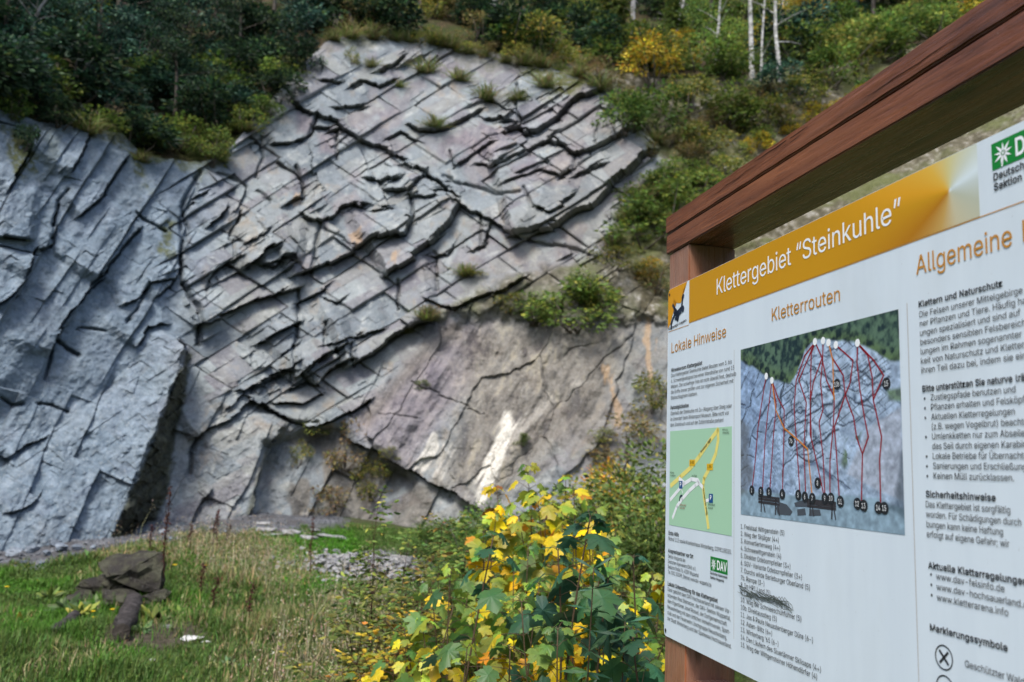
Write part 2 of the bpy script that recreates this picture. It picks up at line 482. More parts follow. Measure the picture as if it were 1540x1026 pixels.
CRACKS = [  # zoom, depth m, width px, points: open joints with no step
    (Z2, .30, 3.0, [(205, 800), (190, 900), (172, 985)]), (Z2, .25, 2.5, [(270, 430), (272, 535)]), (Z2, .2, 2.5, [(112, 575), (140, 640), (148, 700)]),
    (Z2, .25, 2.5, [(190, 380), (165, 450)]), (Z2, .25, 2.5, [(560, 690), (570, 790)]), (Z2, .22, 2.5, [(1195, 540), (1195, 600)]), (Z2, .25, 2.5, [(965, 250), (962, 330), (985, 410)]),
    (Z2, .3, 3, [(970, 842), (1010, 850), (1100, 865), (1180, 885), (1270, 915)]), (Z2, .22, 2.5, [(1285, 420), (1280, 500)]), (Z2, .25, 2.5, [(1000, 660), (1040, 740)]),
    (Z2, .2, 2, [(220, 815), (290, 850), (350, 890)]), (Z2, .25, 3, [(690, 620), (760, 640), (840, 660), (920, 690), (990, 680)]), (Z2, .22, 2.5, [(650, 900), (660, 1000)]),
    (Z2, .2, 2, [(830, 760), (830, 870)]), (Z2, .2, 2, [(715, 520), (730, 580)]),
    (Z4, .3, 3, [(113, 95), (118, 200), (95, 330), (88, 425)]), (Z4, .25, 2.5, [(215, 210), (214, 300)]), (Z4, .3, 2.5, [(490, 60), (490, 165)]), (Z4, .25, 2.5, [(626, 30), (632, 92)]),
    (Z4, .2, 2.5, [(130, 400), (200, 470)]), (Z4, .3, 2.5, [(310, 290), (320, 370)]), (Z4, .1, 1.5, [(540, 430), (700, 500), (800, 550)]), (Z4, .08, 1.5, [(420, 540), (560, 560)]),
    (Z3, .35, 3.5, [(640, 60), (690, 150), (702, 200), (697, 275)]), (Z3, .3, 3, [(702, 590), (672, 660), (668, 725)]), (Z3, .22, 2.5, [(930, 502), (1000, 535), (1060, 546), (1112, 541)]),
    (Z3, .3, 3, [(200, 260), (240, 292), (275, 312)]), (Z3, .25, 2.5, [(185, 300), (160, 400)]), (Z3, .2, 2, [(520, 60), (480, 160), (440, 200)]), (Z3, .2, 2, [(270, 220), (330, 225), (370, 232)]),
    (Z3, .2, 2, [(130, 480), (190, 490), (240, 510)]), (Z3, .2, 2.5, [(0, 460), (40, 490), (80, 480)]),
    (Z1, .35, 3, [(660, 1010), (668, 900), (690, 845), (664, 760), (720, 650)]), (Z1, .25, 2.5, [(902, 680), (860, 650), (800, 630)]), (Z1, .25, 2.5, [(838, 890), (876, 785)]),
    (Z1, .22, 2, [(940, 700), (990, 740)]), (Z1, .25, 2.5, [(845, 890), (850, 950)]), (Z1, .2, 2.5, [(180, 910), (212, 740), (250, 700)]), (Z1, .2, 2, [(500, 780), (560, 820), (610, 850)]),
    (Z5, .3, 3, [(110, 720), (125, 600), (115, 470), (190, 330), (220, 210)]), (Z5, .25, 2.5, [(385, 560), (440, 440)]), (Z5, .25, 2.5, [(750, 190), (790, 290), (795, 370)]),
    (Z5, .25, 2.5, [(110, 800), (160, 900), (210, 1000)]), (Z5, .22, 2.5, [(250, 870), (280, 790)]), (Z5, .22, 2.2, [(560, 20), (570, 120), (540, 240)]),
]

def seg_field(px, py, pts):
    """distance to a polyline, side (+ above / left of travel), distance beyond its ends"""
    P = np.asarray(pts, float)
    D = np.full(px.shape, 1e9); S = np.ones(px.shape); Bd = np.zeros(px.shape)
    for i in range(len(P) - 1):
        x0, y0 = P[i]; dx, dy = P[i + 1] - P[i]
        L2 = dx * dx + dy * dy
        tt = ((px - x0) * dx + (py - y0) * dy) / L2
        t = np.clip(tt, 0, 1)
        d = np.hypot(px - x0 - t * dx, py - y0 - t * dy)
        m = d < D - 1e-6
        D = np.where(m, d, D)
        S = np.where(m, np.where(dx * (py - y0) - dy * (px - x0) < 0, 1.0, -1.0), S)
        L = math.sqrt(L2)
        b = np.zeros(px.shape)
        if i == 0: b = np.maximum(b, -tt * L)
        if i == len(P) - 2: b = np.maximum(b, (tt - 1) * L)
        Bd = np.where(m, np.maximum(b, 0), Bd)
    return D, S, Bd

def jag(px, py, la, lb, ang, s, amp):
    """piecewise constant shifts: edges run straight and step, like broken rock"""
    e, r1, r2, r3, ca, cb = cells(px, py, ang, la, lb, s)
    return px + amp * (r1 - .5) * 2, py + amp * (r2 - .5) * 2

def relief(px, py, fine=True):
    """relief in metres over photo columns and rows (arrays); returns relief and the joint depth alone"""
    shp = px.shape
    wx = px + 7 * fbm(px / 46, py / 46, 2, 31); wy = py + 7 * fbm(px / 46, py / 46, 2, 41)
    q1, q2, q3, _, _, _ = joints(px, py, 33, -38, 15, 26, 901)
    p1, p2, p3, _, _, _ = joints(px, py, 24, -70, 7, 10, 911)
    jx, jy = px + 5.0 * (q1 - .5) + 1.6 * (p1 - .5), py + 7.0 * (q2 - .5) + 2.0 * (p2 - .5)
    # where the face is broken small and where it stays in broad plates
    broken = sstep(-.02, .22, fbm(px / 80, py / 80, 2, 55) + .10 * sstep(760, 860, px) - .06)
    R = np.zeros(shp); J = np.zeros(shp)
    for (z, A, W, pts) in LEDGES:
        q = tr(*z, pts); qa = np.array(q)
        m = (px > qa[:, 0].min() - 1.5 * W - 25) & (px < qa[:, 0].max() + 1.5 * W + 25) & (py > qa[:, 1].min() - 1.5 * W - 25) & (py < qa[:, 1].max() + 1.5 * W + 25)
        if not m.any(): continue
        W = W * 1.45; A = A * .66
        D, S, Bd = seg_field(jx[m], jy[m], q)
        end = np.clip(1 - Bd / 14, 0, 1)
        up = np.clip(1 - D / W, 0, 1) * A * end
        g = np.exp(-(D / 2.6) ** 2) * end
        R[m] += np.where(S > 0, up, -.16 * g)
        J[m] = np.maximum(J[m], np.where(S > 0, .3, 1.0) * np.exp(-(D / (3 + 9 * A)) ** 2) * end * min(1, A * 3))
    for (z, A, W, pts) in CRACKS:
        q = tr(*z, pts); qa = np.array(q)
        m = (px > qa[:, 0].min() - 25) & (px < qa[:, 0].max() + 25) & (py > qa[:, 1].min() - 25) & (py < qa[:, 1].max() + 25)
        if not m.any(): continue
        D, S, Bd = seg_field(jx[m] * .6 + px[m] * .4, jy[m] * .6 + py[m] * .4, q)
        g = np.exp(-(D / W) ** 2) * np.clip(1 - Bd / 8, 0, 1)
        R[m] -= A * g * .7
        J[m] = np.maximum(J[m], g)
    jx0 = jx
    # smaller beds between the traced joints
    block = sstep(-30, 30, poly_sd(px, py, [(330, 60), (1010, 40), (1010, 420), (640, 470), (520, 640), (400, 640), (280, 560), (230, 330)]))
    left = sstep(-30, 30, poly_sd(px, py, [(-2000, -500), (300, -500), (290, 300), (280, 480), (200, 560), (-2000, 900)]))
    slab = sstep(-12, 12, poly_sd(px, py, [(530, 650), (560, 590), (640, 495), (760, 470), (1060, 470), (1060, 1000), (760, 800), (700, 775)]))
    # blocks between two sets of straight joints: each one plane, set back or forward and tipped so that its foot stands proud
    lx, ly = px + 5 * fbm(px / 160, py / 160, 2, 31), py + 7 * fbm(px / 160, py / 160, 2, 41)
    r1, r2, r3, fa, fb, dj = joints(lx, ly, 32, -36, 52, 96, 300)
    c1 = (r1 - .5) * .20 + (fa - .5) * .15 * r3 + (fb - .5) * (r2 - .5) * .26 - .08 * np.exp(-(dj / 1.4) ** 2) * (r3 > .55)
    s1, s2, s3, ga, gb_, dk_ = joints(lx + 5, ly, 27, -52, 23, 44, 400)
    c2 = ((s1 - .5) * .19 + (ga - .5) * .11 + (gb_ - .5) * (s2 - .5) * .2) * np.where(s3 > .5, 1, 0) * broken
    v1, v2, v3, ha, hb, dl = joints(lx + 3, ly, 38, -80, 11, 17, 420)
    c5 = ((v1 - .5) * .10 + (ha - .5) * .06) * broken * (s3 > .74)
    R += block * (c1 + c2 + c5)
    along, across = px * .545 - py * .839, px * .839 + py * .545
    t1, t2, t3, ka, kb, dm = joints(px + 10 * fbm(px / 120, py / 120, 2, 56), py, 58, -14, 84, 420, 500)
    c3 = (t1 - .5) * .22 + (ka - .5) * .30 * t3 + (t2 - .5) * (kb - .5) * .4 + .16 * fbm(across / 60, along / 110, 3, 66) - .10 * np.exp(-(dm / 1.8) ** 2) * (t3 > .45)
    u1, u2, u3, kc, kd, dn = joints(px, py + 6 * fbm(px / 50, py / 50, 2, 59), 55, -18, 26, 130, 520)
    R += left * (c3 + ((u1 - .5) * .10 + (kc - .5) * .06) * broken * (u3 > .62) + .04 * fbm(across / 20, along / 100, 3, 57))
    J = np.maximum(J, .8 * block * np.exp(-(dj / 2.2) ** 2) * (r3 > .5)); J = np.maximum(J, .6 * left * np.exp(-(dm / 2.2) ** 2) * (t3 > .45))
    J = np.maximum(J, .7 * block * broken * np.exp(-(dk_ / 1.6) ** 2) * (s3 > .5))
    base = (1 - np.clip(block + left + slab, 0, 1))
    m1, m2, m3, ma, mb_, do_ = joints(px + 6 * fbm(px / 60, py / 60, 2, 60), py, 64, -20, 40, 110, 600)
    R += base * ((m1 - .5) * .18 + (ma - .5) * .14 * m3 + .07 * fbm(across / 22, along / 80, 4, 58))
    # weathered roughness at every scale down to a hand's breadth
    rid = 1 - 2 * np.abs(fbm(px / 24, py / 18, 4, 93))
    rough_ = .35 + .65 * np.clip(1 - block, 0, 1)
    but = sstep(-20, 20, poly_sd(px, py, tr(*Z3, [(515, 225), (660, 285), (610, 400), (500, 640), (350, 960), (-300, 960), (-300, 760), (120, 620), (400, 420)])))
    R += but * (.12 * fbm(across / 40, along / 90, 4, 97) + .035 * (1 - 2 * np.abs(fbm(px / 26, py / 18, 3, 98))))
    R *= 1 - .12 * block
    R += rough_ * (.015 * rid + .025 * fbm(px / 7, py / 6, 3, 95)) + .10 * fbm(px / 80, py / 80, 2, 96)
    # the polished slab low on the right: long shallow grooves down its dip
    sa_, sb_ = px * .86 + py * .51, px * .51 - py * .86
    R += slab * (.20 * fbm(sa_ / 52, sb_ / 240, 4, 71) + .09 * fbm(sa_ / 13, sb_ / 80, 3, 72) + .10 * fbm(px / 30, py / 30, 4, 73))
    e7, k1, k2, k3, ca7, cb7 = cells(px + 12 * fbm(px / 30, py / 30, 3, 74), py + 12 * fbm(px / 30, py / 30, 3, 75), 62, 150, 60, 640, .95)
    R += slab * ((k1 - .5) * .16 + cb7 * .10 * (k2 - .3) + ca7 * .12 * (k3 - .5) - .05 * np.exp(-(e7 / .02) ** 2) * (k1 > .4))
    # the recess under the overhang
    rec = sstep(-6, 18, poly_sd(px, py, tr(*Z4, [(-30, 640), (130, 600), (300, 585), (330, 655), (480, 735), (620, 810), (800, 900), (800, 1100), (-30, 1100)])))
    R -= rec * (.30 + .25 * fbm(px / 40, py / 70, 3, 81))
    # the big leaning buttress and the second one beside it
    def wedge(yk, xl, xe, xr, A, pw=1.0):
        y = (py - Z3[1]) * Z3[2]; x = (px - Z3[0]) * Z3[2]
        x = x + 34 * fbm(px / 30, py / 30, 4, 91) + (jx - px) * 3
        l = np.interp(y, *xl); e_ = np.interp(y, *xe); r_ = np.maximum(np.interp(y, *xr), e_ + 6)
        t = np.where(x < e_, np.clip((x - l) / (e_ - l + 1e-6), 0, 1) ** pw, np.clip((r_ - x) / (r_ - e_), 0, 1))
        return A * t * sstep(yk[0], yk[1], y)
    R = np.where(True, R, R) + wedge((215, 300), ((225, 330, 420, 500, 620, 720, 960), (515, 470, 400, 280, 120, 0, -400)),
              ((225, 290, 370, 520, 620, 700, 830, 960), (560, 640, 610, 540, 500, 470, 400, 350)),
              ((225, 300, 480, 640, 800, 880, 960), (590, 672, 642, 612, 590, 545, 420)), 1.25, .8)
    R = R + wedge((480, 560), ((490, 600, 910), (800, 690, 690)), ((490, 560, 640, 830, 910), (870, 960, 930, 870, 845)), ((490, 550, 640, 760, 860, 910), (890, 1000, 945, 912, 880, 862)), .5, .8)
    return R, J

RE, JT = np.zeros(PX.shape), np.zeros(PX.shape)
CC = 120
for c0 in range(0, NCOL, CC):
    s_ = np.s_[:, c0:c0 + CC]
    RE[s_], JT[s_] = relief(PX[s_], PY[s_])
rock = sstep(-14, 14, poly_sd(PX, PY, ROCK_EDGE) + 22 * fbm(PX / 40, PY / 40, 3, 61))
ledgeveg = sstep(-10, 14, poly_sd(PX, PY, [(640, 474), (700, 452), (760, 424), (830, 400), (905, 382), (1000, 402), (1010, 480), (900, 486), (770, 480)]) + 14 * fbm(PX / 22, PY / 22, 3, 62))
# the soil bank: lumpy ground with rock showing through
bank = .35 * fbm(PX / 90, PY / 60, 4, 63) + .22 * np.abs(fbm(PX / 34, PY / 28, 3, 64))
RE = RE * rock + (bank - .25) * (1 - rock)
RE += ledgeveg * .25
edge_f = np.clip((np.linspace(1, 0, NR)[:, None]) * 18, 0, 1)
RE *= edge_f ** .5
CV = B + nrm[None] * RE[..., None]

purple = np.clip(.9 * sstep(-20, 20, poly_sd(PX, PY, [(520, 640), (600, 560), (690, 480), (745, 480), (720, 560), (650, 660), (610, 720)])) +
                 .6 * sstep(.06, .25, fbm(PX / 45, PY / 45, 3, 101)) * sstep(-20, 20, poly_sd(PX, PY, [(400, 60), (980, 60), (980, 400), (600, 420), (430, 440)])) +
                 .9 * sstep(-6, 6, poly_sd(PX, PY, tr(*Z2, [(110, 340), (190, 390), (165, 450), (120, 440)]))) + .9 * sstep(-6, 6, poly_sd(PX, PY, tr(*Z2, [(200, 435), (270, 435), (272, 530), (205, 520)]))) +
                 .7 * sstep(-8, 8, poly_sd(PX, PY, tr(*Z2, [(760, 420), (930, 420), (960, 540), (860, 560), (700, 480)]))), 0, 1)
white = np.zeros(PX.shape)
for q, w in (([(885, 545), (905, 600), (870, 700), (830, 800), (810, 885), (770, 870), (800, 740), (850, 620)], 1.0), ([(615, 620), (635, 670), (600, 730), (575, 765), (555, 735), (590, 670)], .75),
             ([(690, 655), (700, 665), (665, 740), (650, 780), (640, 770), (665, 700)], .45), ([(655, 650), (668, 655), (640, 750), (628, 770)], .5), ([(1130, 420), (1140, 425), (960, 590), (905, 660), (915, 600), (1000, 520)], .35)):
    white = np.maximum(white, w * sstep(-5, 5, poly_sd(PX, PY, tr(*Z4, q)) + 15 * fbm((PX * .86 + PY * .51) / 8, (PX * .51 - PY * .86) / 60, 4, 111, .65)))
beige = np.clip(sstep(-30, 40, poly_sd(PX, PY, [(690, 500), (760, 470), (960, 470), (900, 640), (760, 760), (650, 740), (690, 600)])) + .35 * sstep(-25, 25, poly_sd(PX, PY, [(860, 80), (1000, 200), (930, 420), (700, 440), (820, 300)])), 0, 1)
blue = sstep(60, -60, PX - 300 + .2 * (PY - 400))  # bluish skylight shade of the left wall, put into the rock colour
moss = np.zeros(PX.shape)
for q, w in (([(780, 85), (850, 95), (900, 130), (870, 145), (830, 150), (790, 110)], .9), ([(900, 120), (1000, 190), (1100, 200), (1100, 260), (980, 230), (920, 160)], .9), ([(5, 190), (40, 190), (55, 260), (20, 270)], .9),
             ([(170, 205), (215, 230), (225, 290), (190, 230)], .8), ([(100, 180), (330, 240), (300, 260), (200, 235)], .7), ([(240, 340), (252, 330), (250, 380), (240, 380)], .8), ([(60, 180), (110, 185), (60, 280)], .3),
             ([(470, 60), (560, 55), (560, 66), (480, 76)], .4), ([(640, 60), (760, 84), (850, 92), (740, 110)], .35)):
    moss = np.maximum(moss, w * sstep(-8, 8, poly_sd(PX, PY, q) + 22 * fbm(PX / 16, PY / 16, 3, 121)))
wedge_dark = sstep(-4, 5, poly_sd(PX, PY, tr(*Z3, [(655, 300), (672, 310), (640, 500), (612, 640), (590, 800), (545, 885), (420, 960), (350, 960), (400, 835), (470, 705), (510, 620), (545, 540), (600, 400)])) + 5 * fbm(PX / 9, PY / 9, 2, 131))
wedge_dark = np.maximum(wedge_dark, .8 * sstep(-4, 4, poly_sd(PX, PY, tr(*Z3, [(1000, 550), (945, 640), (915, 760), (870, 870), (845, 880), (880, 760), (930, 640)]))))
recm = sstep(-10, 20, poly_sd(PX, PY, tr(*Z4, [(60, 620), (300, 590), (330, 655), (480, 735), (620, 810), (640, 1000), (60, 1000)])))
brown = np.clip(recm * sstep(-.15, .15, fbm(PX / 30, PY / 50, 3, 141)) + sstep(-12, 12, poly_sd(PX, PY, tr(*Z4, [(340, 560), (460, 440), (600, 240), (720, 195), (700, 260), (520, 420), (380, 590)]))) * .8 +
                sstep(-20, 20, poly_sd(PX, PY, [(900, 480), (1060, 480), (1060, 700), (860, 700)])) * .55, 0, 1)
ochre = np.zeros(PX.shape)
for q in (tr(*Z4, [(1235, 360), (1260, 360), (1320, 590), (1275, 600)]), tr(*Z4, [(1380, 190), (1410, 190), (1435, 490), (1415, 500)]), tr(*Z2, [(290, 830), (370, 820), (380, 880), (330, 880)]),
          tr(*Z2, [(480, 920), (520, 910), (500, 960), (470, 960)]), tr(*Z2, [(80, 690), (130, 685), (130, 715), (80, 720)])):
    ochre = np.maximum(ochre, .8 * sstep(-2.5, 2.5, poly_sd(PX, PY, q) - 2 + 12 * fbm(PX / 7, PY / 30, 4, 151, .65)))
soilm = np.clip((1 - rock) + ledgeveg * .85, 0, 1)
one = np.ones(PX.size)
tx, ty = PX + 5 * fbm(PX / 160, PY / 160, 2, 31), PY + 7 * fbm(PX / 160, PY / 160, 2, 41)
bt = joints(tx, ty, 32, -36, 52, 96, 300)[2] * .6 + joints(tx + 5, ty, 27, -52, 23, 44, 400)[2] * .4      # each block keeps a tint of its own
c_a = np.stack([purple.ravel(), white.ravel(), beige.ravel(), bt.ravel()], 1)
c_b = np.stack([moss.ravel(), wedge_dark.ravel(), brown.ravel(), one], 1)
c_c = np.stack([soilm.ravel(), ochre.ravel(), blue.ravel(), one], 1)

def rock_material():
    t = NT('quarry rock')
    a, b, c = t.attr('mask_a'), t.attr('mask_b'), t.attr('mask_c')
    sa, sb, sc_ = [t.n('SeparateColor') for _ in range(3)]
    for x, y in ((a, sa), (b, sb), (c, sc_)): t.l(x.outputs['Color'], y.inputs[0])
    v = t.coord()
    n1 = t.noise(.9, 6, .6, v); n2 = t.noise(5, 7, .65, v); n3 = t.noise(24, 6, .7, v)
    vs = t.coord((1, 1, .16), (0, math.radians(-30), 0)); n4 = t.noise(3.0, 6, .65, vs, .3)
    base = t.ramp(n1.outputs[0], [(.34, (.10, .118, .13)), (.5, (.17, .19, .197)), (.66, (.25, .275, .278))])
    col = t.mix(t.ramp(n2.outputs[0], [(.42, 0.0), (.62, .8)]).outputs[0], base.outputs[0], (.235, .26, .285))
    bl = t.ramp(a.outputs['Alpha'], [(.15, (.085, .105, .12)), (.35, (.17, .196, .206)), (.52, (.21, .208, .18)), (.64, (.125, .108, .122)), (.8, (.225, .25, .248))])
    col = t.mix(.6, col, bl.outputs[0])
    n5 = t.noise(2.1, 7, .72, v, .4); n6 = t.noise(1.5, 6, .6, t.coord((1.6, 1.6, .35)))
    col = t.mix(t.ramp(n5.outputs[0], [(.54, 0.0), (.66, .65)]).outputs[0], col, (.36, .375, .355))
    col = t.mix(t.ramp(n5.outputs[0], [(.32, .7), (.45, 0.0)]).outputs[0], col, (.12, .125, .135))
    col = t.mix(t.ramp(n6.outputs[0], [(.58, 0.0), (.70, .55)]).outputs[0], col, (.24, .19, .135))
    col = t.mix(t.ramp(n6.outputs[0], [(.30, .6), (.42, 0.0)]).outputs[0], col, (.10, .105, .11))
    col = t.mix(t.math('MULTIPLY', sc_.outputs[2], .75), col, t.ramp(n2.outputs[0], [(.32, (.055, .088, .125)), (.5, (.12, .168, .215)), (.68, (.20, .26, .32))]).outputs[0])  # mixes the painted blue shade over the left wall
    col = t.mix(t.math('MULTIPLY', sa.outputs[0], .85), col, t.ramp(n4.outputs[0], [(.38, (.09, .075, .092)), (.5, (.16, .138, .15)), (.62, (.225, .195, .195))]).outputs[0])
    col = t.mix(t.math('MULTIPLY', sa.outputs[2], .85), col, t.ramp(n4.outputs[0], [(.38, (.062, .052, .045)), (.46, (.135, .118, .094)), (.54, (.165, .150, .128)), (.62, (.25, .222, .165))]).outputs[0])
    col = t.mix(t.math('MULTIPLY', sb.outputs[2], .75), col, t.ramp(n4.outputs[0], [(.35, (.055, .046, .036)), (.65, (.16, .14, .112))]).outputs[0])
    col = t.mix(t.math('MULTIPLY', sc_.outputs[1], .7), col, (.36, .235, .12))
    col = t.mix(sa.outputs[1], col, t.ramp(n3.outputs[0], [(.35, (.36, .335, .28)), (.6, (.60, .575, .51))]).outputs[0])
    # pale lichen flecks and dark weathering specks
    col = t.mix(t.ramp(n3.outputs[0], [(.56, 0.0), (.72, .55)]).outputs[0], col, (.46, .46, .44))
    col = t.mix(t.ramp(n3.outputs[0], [(.28, .75), (.42, 0.0)]).outputs[0], col, (.085, .085, .085))
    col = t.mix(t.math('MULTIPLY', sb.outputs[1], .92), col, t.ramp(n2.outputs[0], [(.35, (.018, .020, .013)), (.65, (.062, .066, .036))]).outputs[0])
    mossn = t.noise(7, 5, .7, v)
    col = t.mix(t.math('MULTIPLY', sb.outputs[0], t.ramp(mossn.outputs[0], [(.38, 0.0), (.5, 1.0)]).outputs[0]), col, t.ramp(n3.outputs[0], [(.3, (.03, .035, .008)), (.7, (.11, .115, .02))]).outputs[0])
    soil = t.ramp(n2.outputs[0], [(.30, (.035, .03, .017)), (.5, (.085, .075, .045)), (.60, (.17, .155, .12)), (.70, (.34, .33, .31))])
    soil = t.mix(t.ramp(n1.outputs[0], [(.45, 0.0), (.6, .8)]).outputs[0], soil.outputs[0], t.ramp(n3.outputs[0], [(.3, (.04, .05, .012)), (.7, (.12, .13, .04))]).outputs[0])
    col = t.mix(sc_.outputs[0], col, soil)
    h = t.math('ADD', t.math('MULTIPLY', n2.outputs[0], .6), t.math('MULTIPLY', n3.outputs[0], .35))
    return t.bsdf(col, .85, t.bump(h, .4, .08), spec=.25)
M_ROCK = rock_material()
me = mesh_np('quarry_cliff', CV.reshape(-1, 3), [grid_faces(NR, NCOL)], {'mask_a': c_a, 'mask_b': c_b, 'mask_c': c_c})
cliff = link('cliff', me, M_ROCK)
tag(cliff, 'grey blocky quarry cliff with dark stepped ledges and a smooth purple slab', 'cliff', kind='structure')

# ------------------------------------------------------------------ the wooded hillside above it
hc = np.unique(np.concatenate([np.arange(0, NCOL, 7), [NCOL - 1]]))
TT = np.concatenate([[0, .25, .6], np.linspace(1.1, 34, 60)])
hslope = np.interp(pcs[hc], (-900, 0, 480, 700, 950, 1150, 1500, 2600), (.80, .80, .78, .74, .68, .60, .36, .3))
HP = np.empty((len(TT), len(hc), 3))
d2 = TT[:, None]
HP[..., 0] = CV[-1, hc, 0] - nor2[hc, 0] * d2
HP[..., 1] = CV[-1, hc, 1] - nor2[hc, 1] * d2
rise = hslope * d2 + .5 * np.clip(d2 / 3, 0, 1) * fbm(HP[..., 0] / 2.5, HP[..., 1] / 2.5, 4, 201)
HP[..., 2] = CV[-1, hc, 2] - .04 + rise

def floor_material():
    t = NT('forest floor'); v = t.coord()
    n1, n2 = t.noise(1.3, 6, .6, v), t.noise(14, 6, .7, v)
    c = t.ramp(n2.outputs[0], [(.3, (.02, .016, .009)), (.5, (.06, .045, .025)), (.7, (.13, .10, .06))])
    g = t.ramp(n2.outputs[0], [(.3, (.015, .022, .007)), (.7, (.07, .085, .025))])
    return t.bsdf(t.mix(t.ramp(n1.outputs[0], [(.42, 0.0), (.58, 1.0)]).outputs[0], c.outputs[0], g.outputs[0]), .95, t.bump(n2.outputs[0], .9, .12), spec=.1)
M_FLOOR = floor_material()
hill = link('hillside', mesh_np('hillside', HP.reshape(-1, 3), [grid_faces(len(TT), len(hc))], smooth=True), M_FLOOR)
tag(hill, 'steep wooded hillside rising behind the cliff top', 'hillside', kind='structure')

# added unseen ridge behind the viewer, put there to shut off the low sky
ra = np.radians(np.linspace(95, 265, 120)); rr_ = np.linspace(0, 1, 14)
RX = (30 + 22 * rr_[:, None]) * np.sin(ra)[None]; RY = (30 + 22 * rr_[:, None]) * np.cos(ra)[None]
RZ = -1 + 23 * sstep(0, 1, rr_)[:, None] * (1 + .25 * fbm(np.degrees(ra) / 14, ra * 0, 3, 205))[None] + 1.5 * fbm(RX / 3, RY / 3, 4, 206)
ridge = link('hillside', mesh_np('hillside', np.stack([RX, RY, RZ], -1).reshape(-1, 3), [grid_faces(14, 120)], smooth=True), M_FLOOR)
tag(ridge, 'wooded ridge added out of view behind the viewer to shut off the low sky', 'hillside', kind='structure')

SURF = np.concatenate([CV[::2, ::2].reshape(-1, 3), HP.reshape(-1, 3)])
SPX, SPY = proj(SURF)
def on_rock(px, py):
    """the point of cliff or hillside seen at a photo pixel"""
    k = np.argmin((SPX - px) ** 2 + (SPY - py) ** 2 + 0 * SPX)
    return SURF[k].copy()
def on_hill(px, t):
    """a point of the hillside above photo column px, t metres behind the cliff top"""
    j = np.argmin(np.abs(pcs[hc] - px)); i = np.argmin(np.abs(TT - t))
    return HP[i, j].copy()

# ------------------------------------------------------------------ ground
def ground_z(x, y):
    x = np.asarray(x, float); y = np.asarray(y, float)
    f = np.interp(x, (-12, -8.4, -7.5, -6.6, -5.1, -3.5, -1.8, 3), (.10, .10, .0, .18, .46, .40, .3, .2))
    z = f * sstep(8.5, 15.5, y)
    near = 1 - sstep(2.5, 4.0, y) * 1
    z = z + .10 * fbm(x / 1.7, y / 1.7, 4, 211) * sstep(1.0, 4.5, y) + .25 * sstep(-.8, 1.2, x) * sstep(4.0, 7, y)
    return z
def on_ground(px, py):
    r = ray(px, py); P = None
    t = .5
    for _ in range(4000):
        P = CAM + r * (t / r[1])
        if P[2] <= ground_z(P[0], P[1]): break
        t += .01
        if t > 40: break
    return P
gx = np.concatenate([np.linspace(-260, -30, 12), np.linspace(-26, -11, 14), np.arange(-10.5, 5, .09), np.linspace(5.3, 26, 24), np.linspace(32, 260, 12)])
gy = np.concatenate([np.linspace(-260, -30, 12), np.linspace(-24, 1, 30), np.arange(1.4, 20, .09), np.linspace(20.5, 40, 14), np.linspace(50, 260, 10)])
GX, GY = np.meshgrid(gx, gy)
GZ = ground_z(GX, GY)
GP = np.stack([GX, GY, GZ], -1)
gpx, gpy = proj(GP)
infront = GY > 2
grav = sstep(-10, 10, poly_sd(gpx, gpy, [(-400, 856), (0, 853), (60, 852), (130, 838), (200, 822), (300, 800), (390, 800), (520, 795), (520, 700), (-400, 700)]) + 16 * fbm(gpx / 30, gpy / 14, 3, 221)) * infront
grav = np.maximum(grav, sstep(-8, 8, poly_sd(gpx, gpy, [(505, 855), (540, 828), (600, 830), (640, 850), (620, 880), (560, 872)]) + 8 * fbm(gpx / 20, gpy / 12, 3, 222)) * infront)
bare = sstep(.02, .2, fbm(GX / .9, GY / .9, 3, 223)) * .6
bare = np.maximum(bare, sstep(-14, 10, poly_sd(gpx, gpy, [(170, 930), (300, 935), (320, 962), (230, 980), (150, 965)]) + 10 * fbm(gpx / 25, gpy / 12, 3, 224)) * infront)

def ground_material():
    t = NT('quarry ground'); v = t.coord(); a = t.attr('mask_a'); s = t.n('SeparateColor'); t.l(a.outputs['Color'], s.inputs[0])
    n1, n2, n3 = t.noise(1.5, 6, .6, v), t.noise(18, 6, .7, v), t.noise(70, 5, .7, v)
    turf = t.ramp(n2.outputs[0], [(.3, (.02, .035, .008)), (.6, (.06, .095, .02)), (.75, (.11, .10, .045))])
    soil = t.ramp(n2.outputs[0], [(.3, (.03, .024, .016)), (.7, (.10, .085, .06))])
    vor = t.n('TexVoronoi'); vor.inputs['Scale'].default_value = 26; t.l(v, vor.inputs['Vector'])
    gr = t.mix(t.ramp(n1.outputs[0], [(.4, 0.0), (.6, 1.0)]).outputs[0], t.ramp(vor.outputs['Color'], [(.2, (.06, .064, .072)), (.8, (.20, .21, .23))]).outputs[0], t.ramp(n3.outputs[0], [(.3, (.045, .043, .045)), (.7, (.12, .115, .115))]).outputs[0])
    c = t.mix(s.outputs[1], turf.outputs[0], soil.outputs[0]); c = t.mix(s.outputs[0], c, gr)
    h = t.math('ADD', n2.outputs[0], t.math('MULTIPLY', vor.outputs['Distance'], .8))
    return t.bsdf(c, .95, t.bump(h, .8, .04), spec=.15)
gm = np.stack([grav.ravel(), bare.ravel(), bare.ravel() * 0, np.ones(GX.size)], 1)
ground = link('ground', mesh_np('ground', GP.reshape(-1, 3), [grid_faces(len(gy), len(gx))], {'mask_a': gm}, smooth=True), ground_material())
tag(ground, 'grassy quarry floor with a grey gravel strip at the foot of the cliff', 'ground', kind='structure')

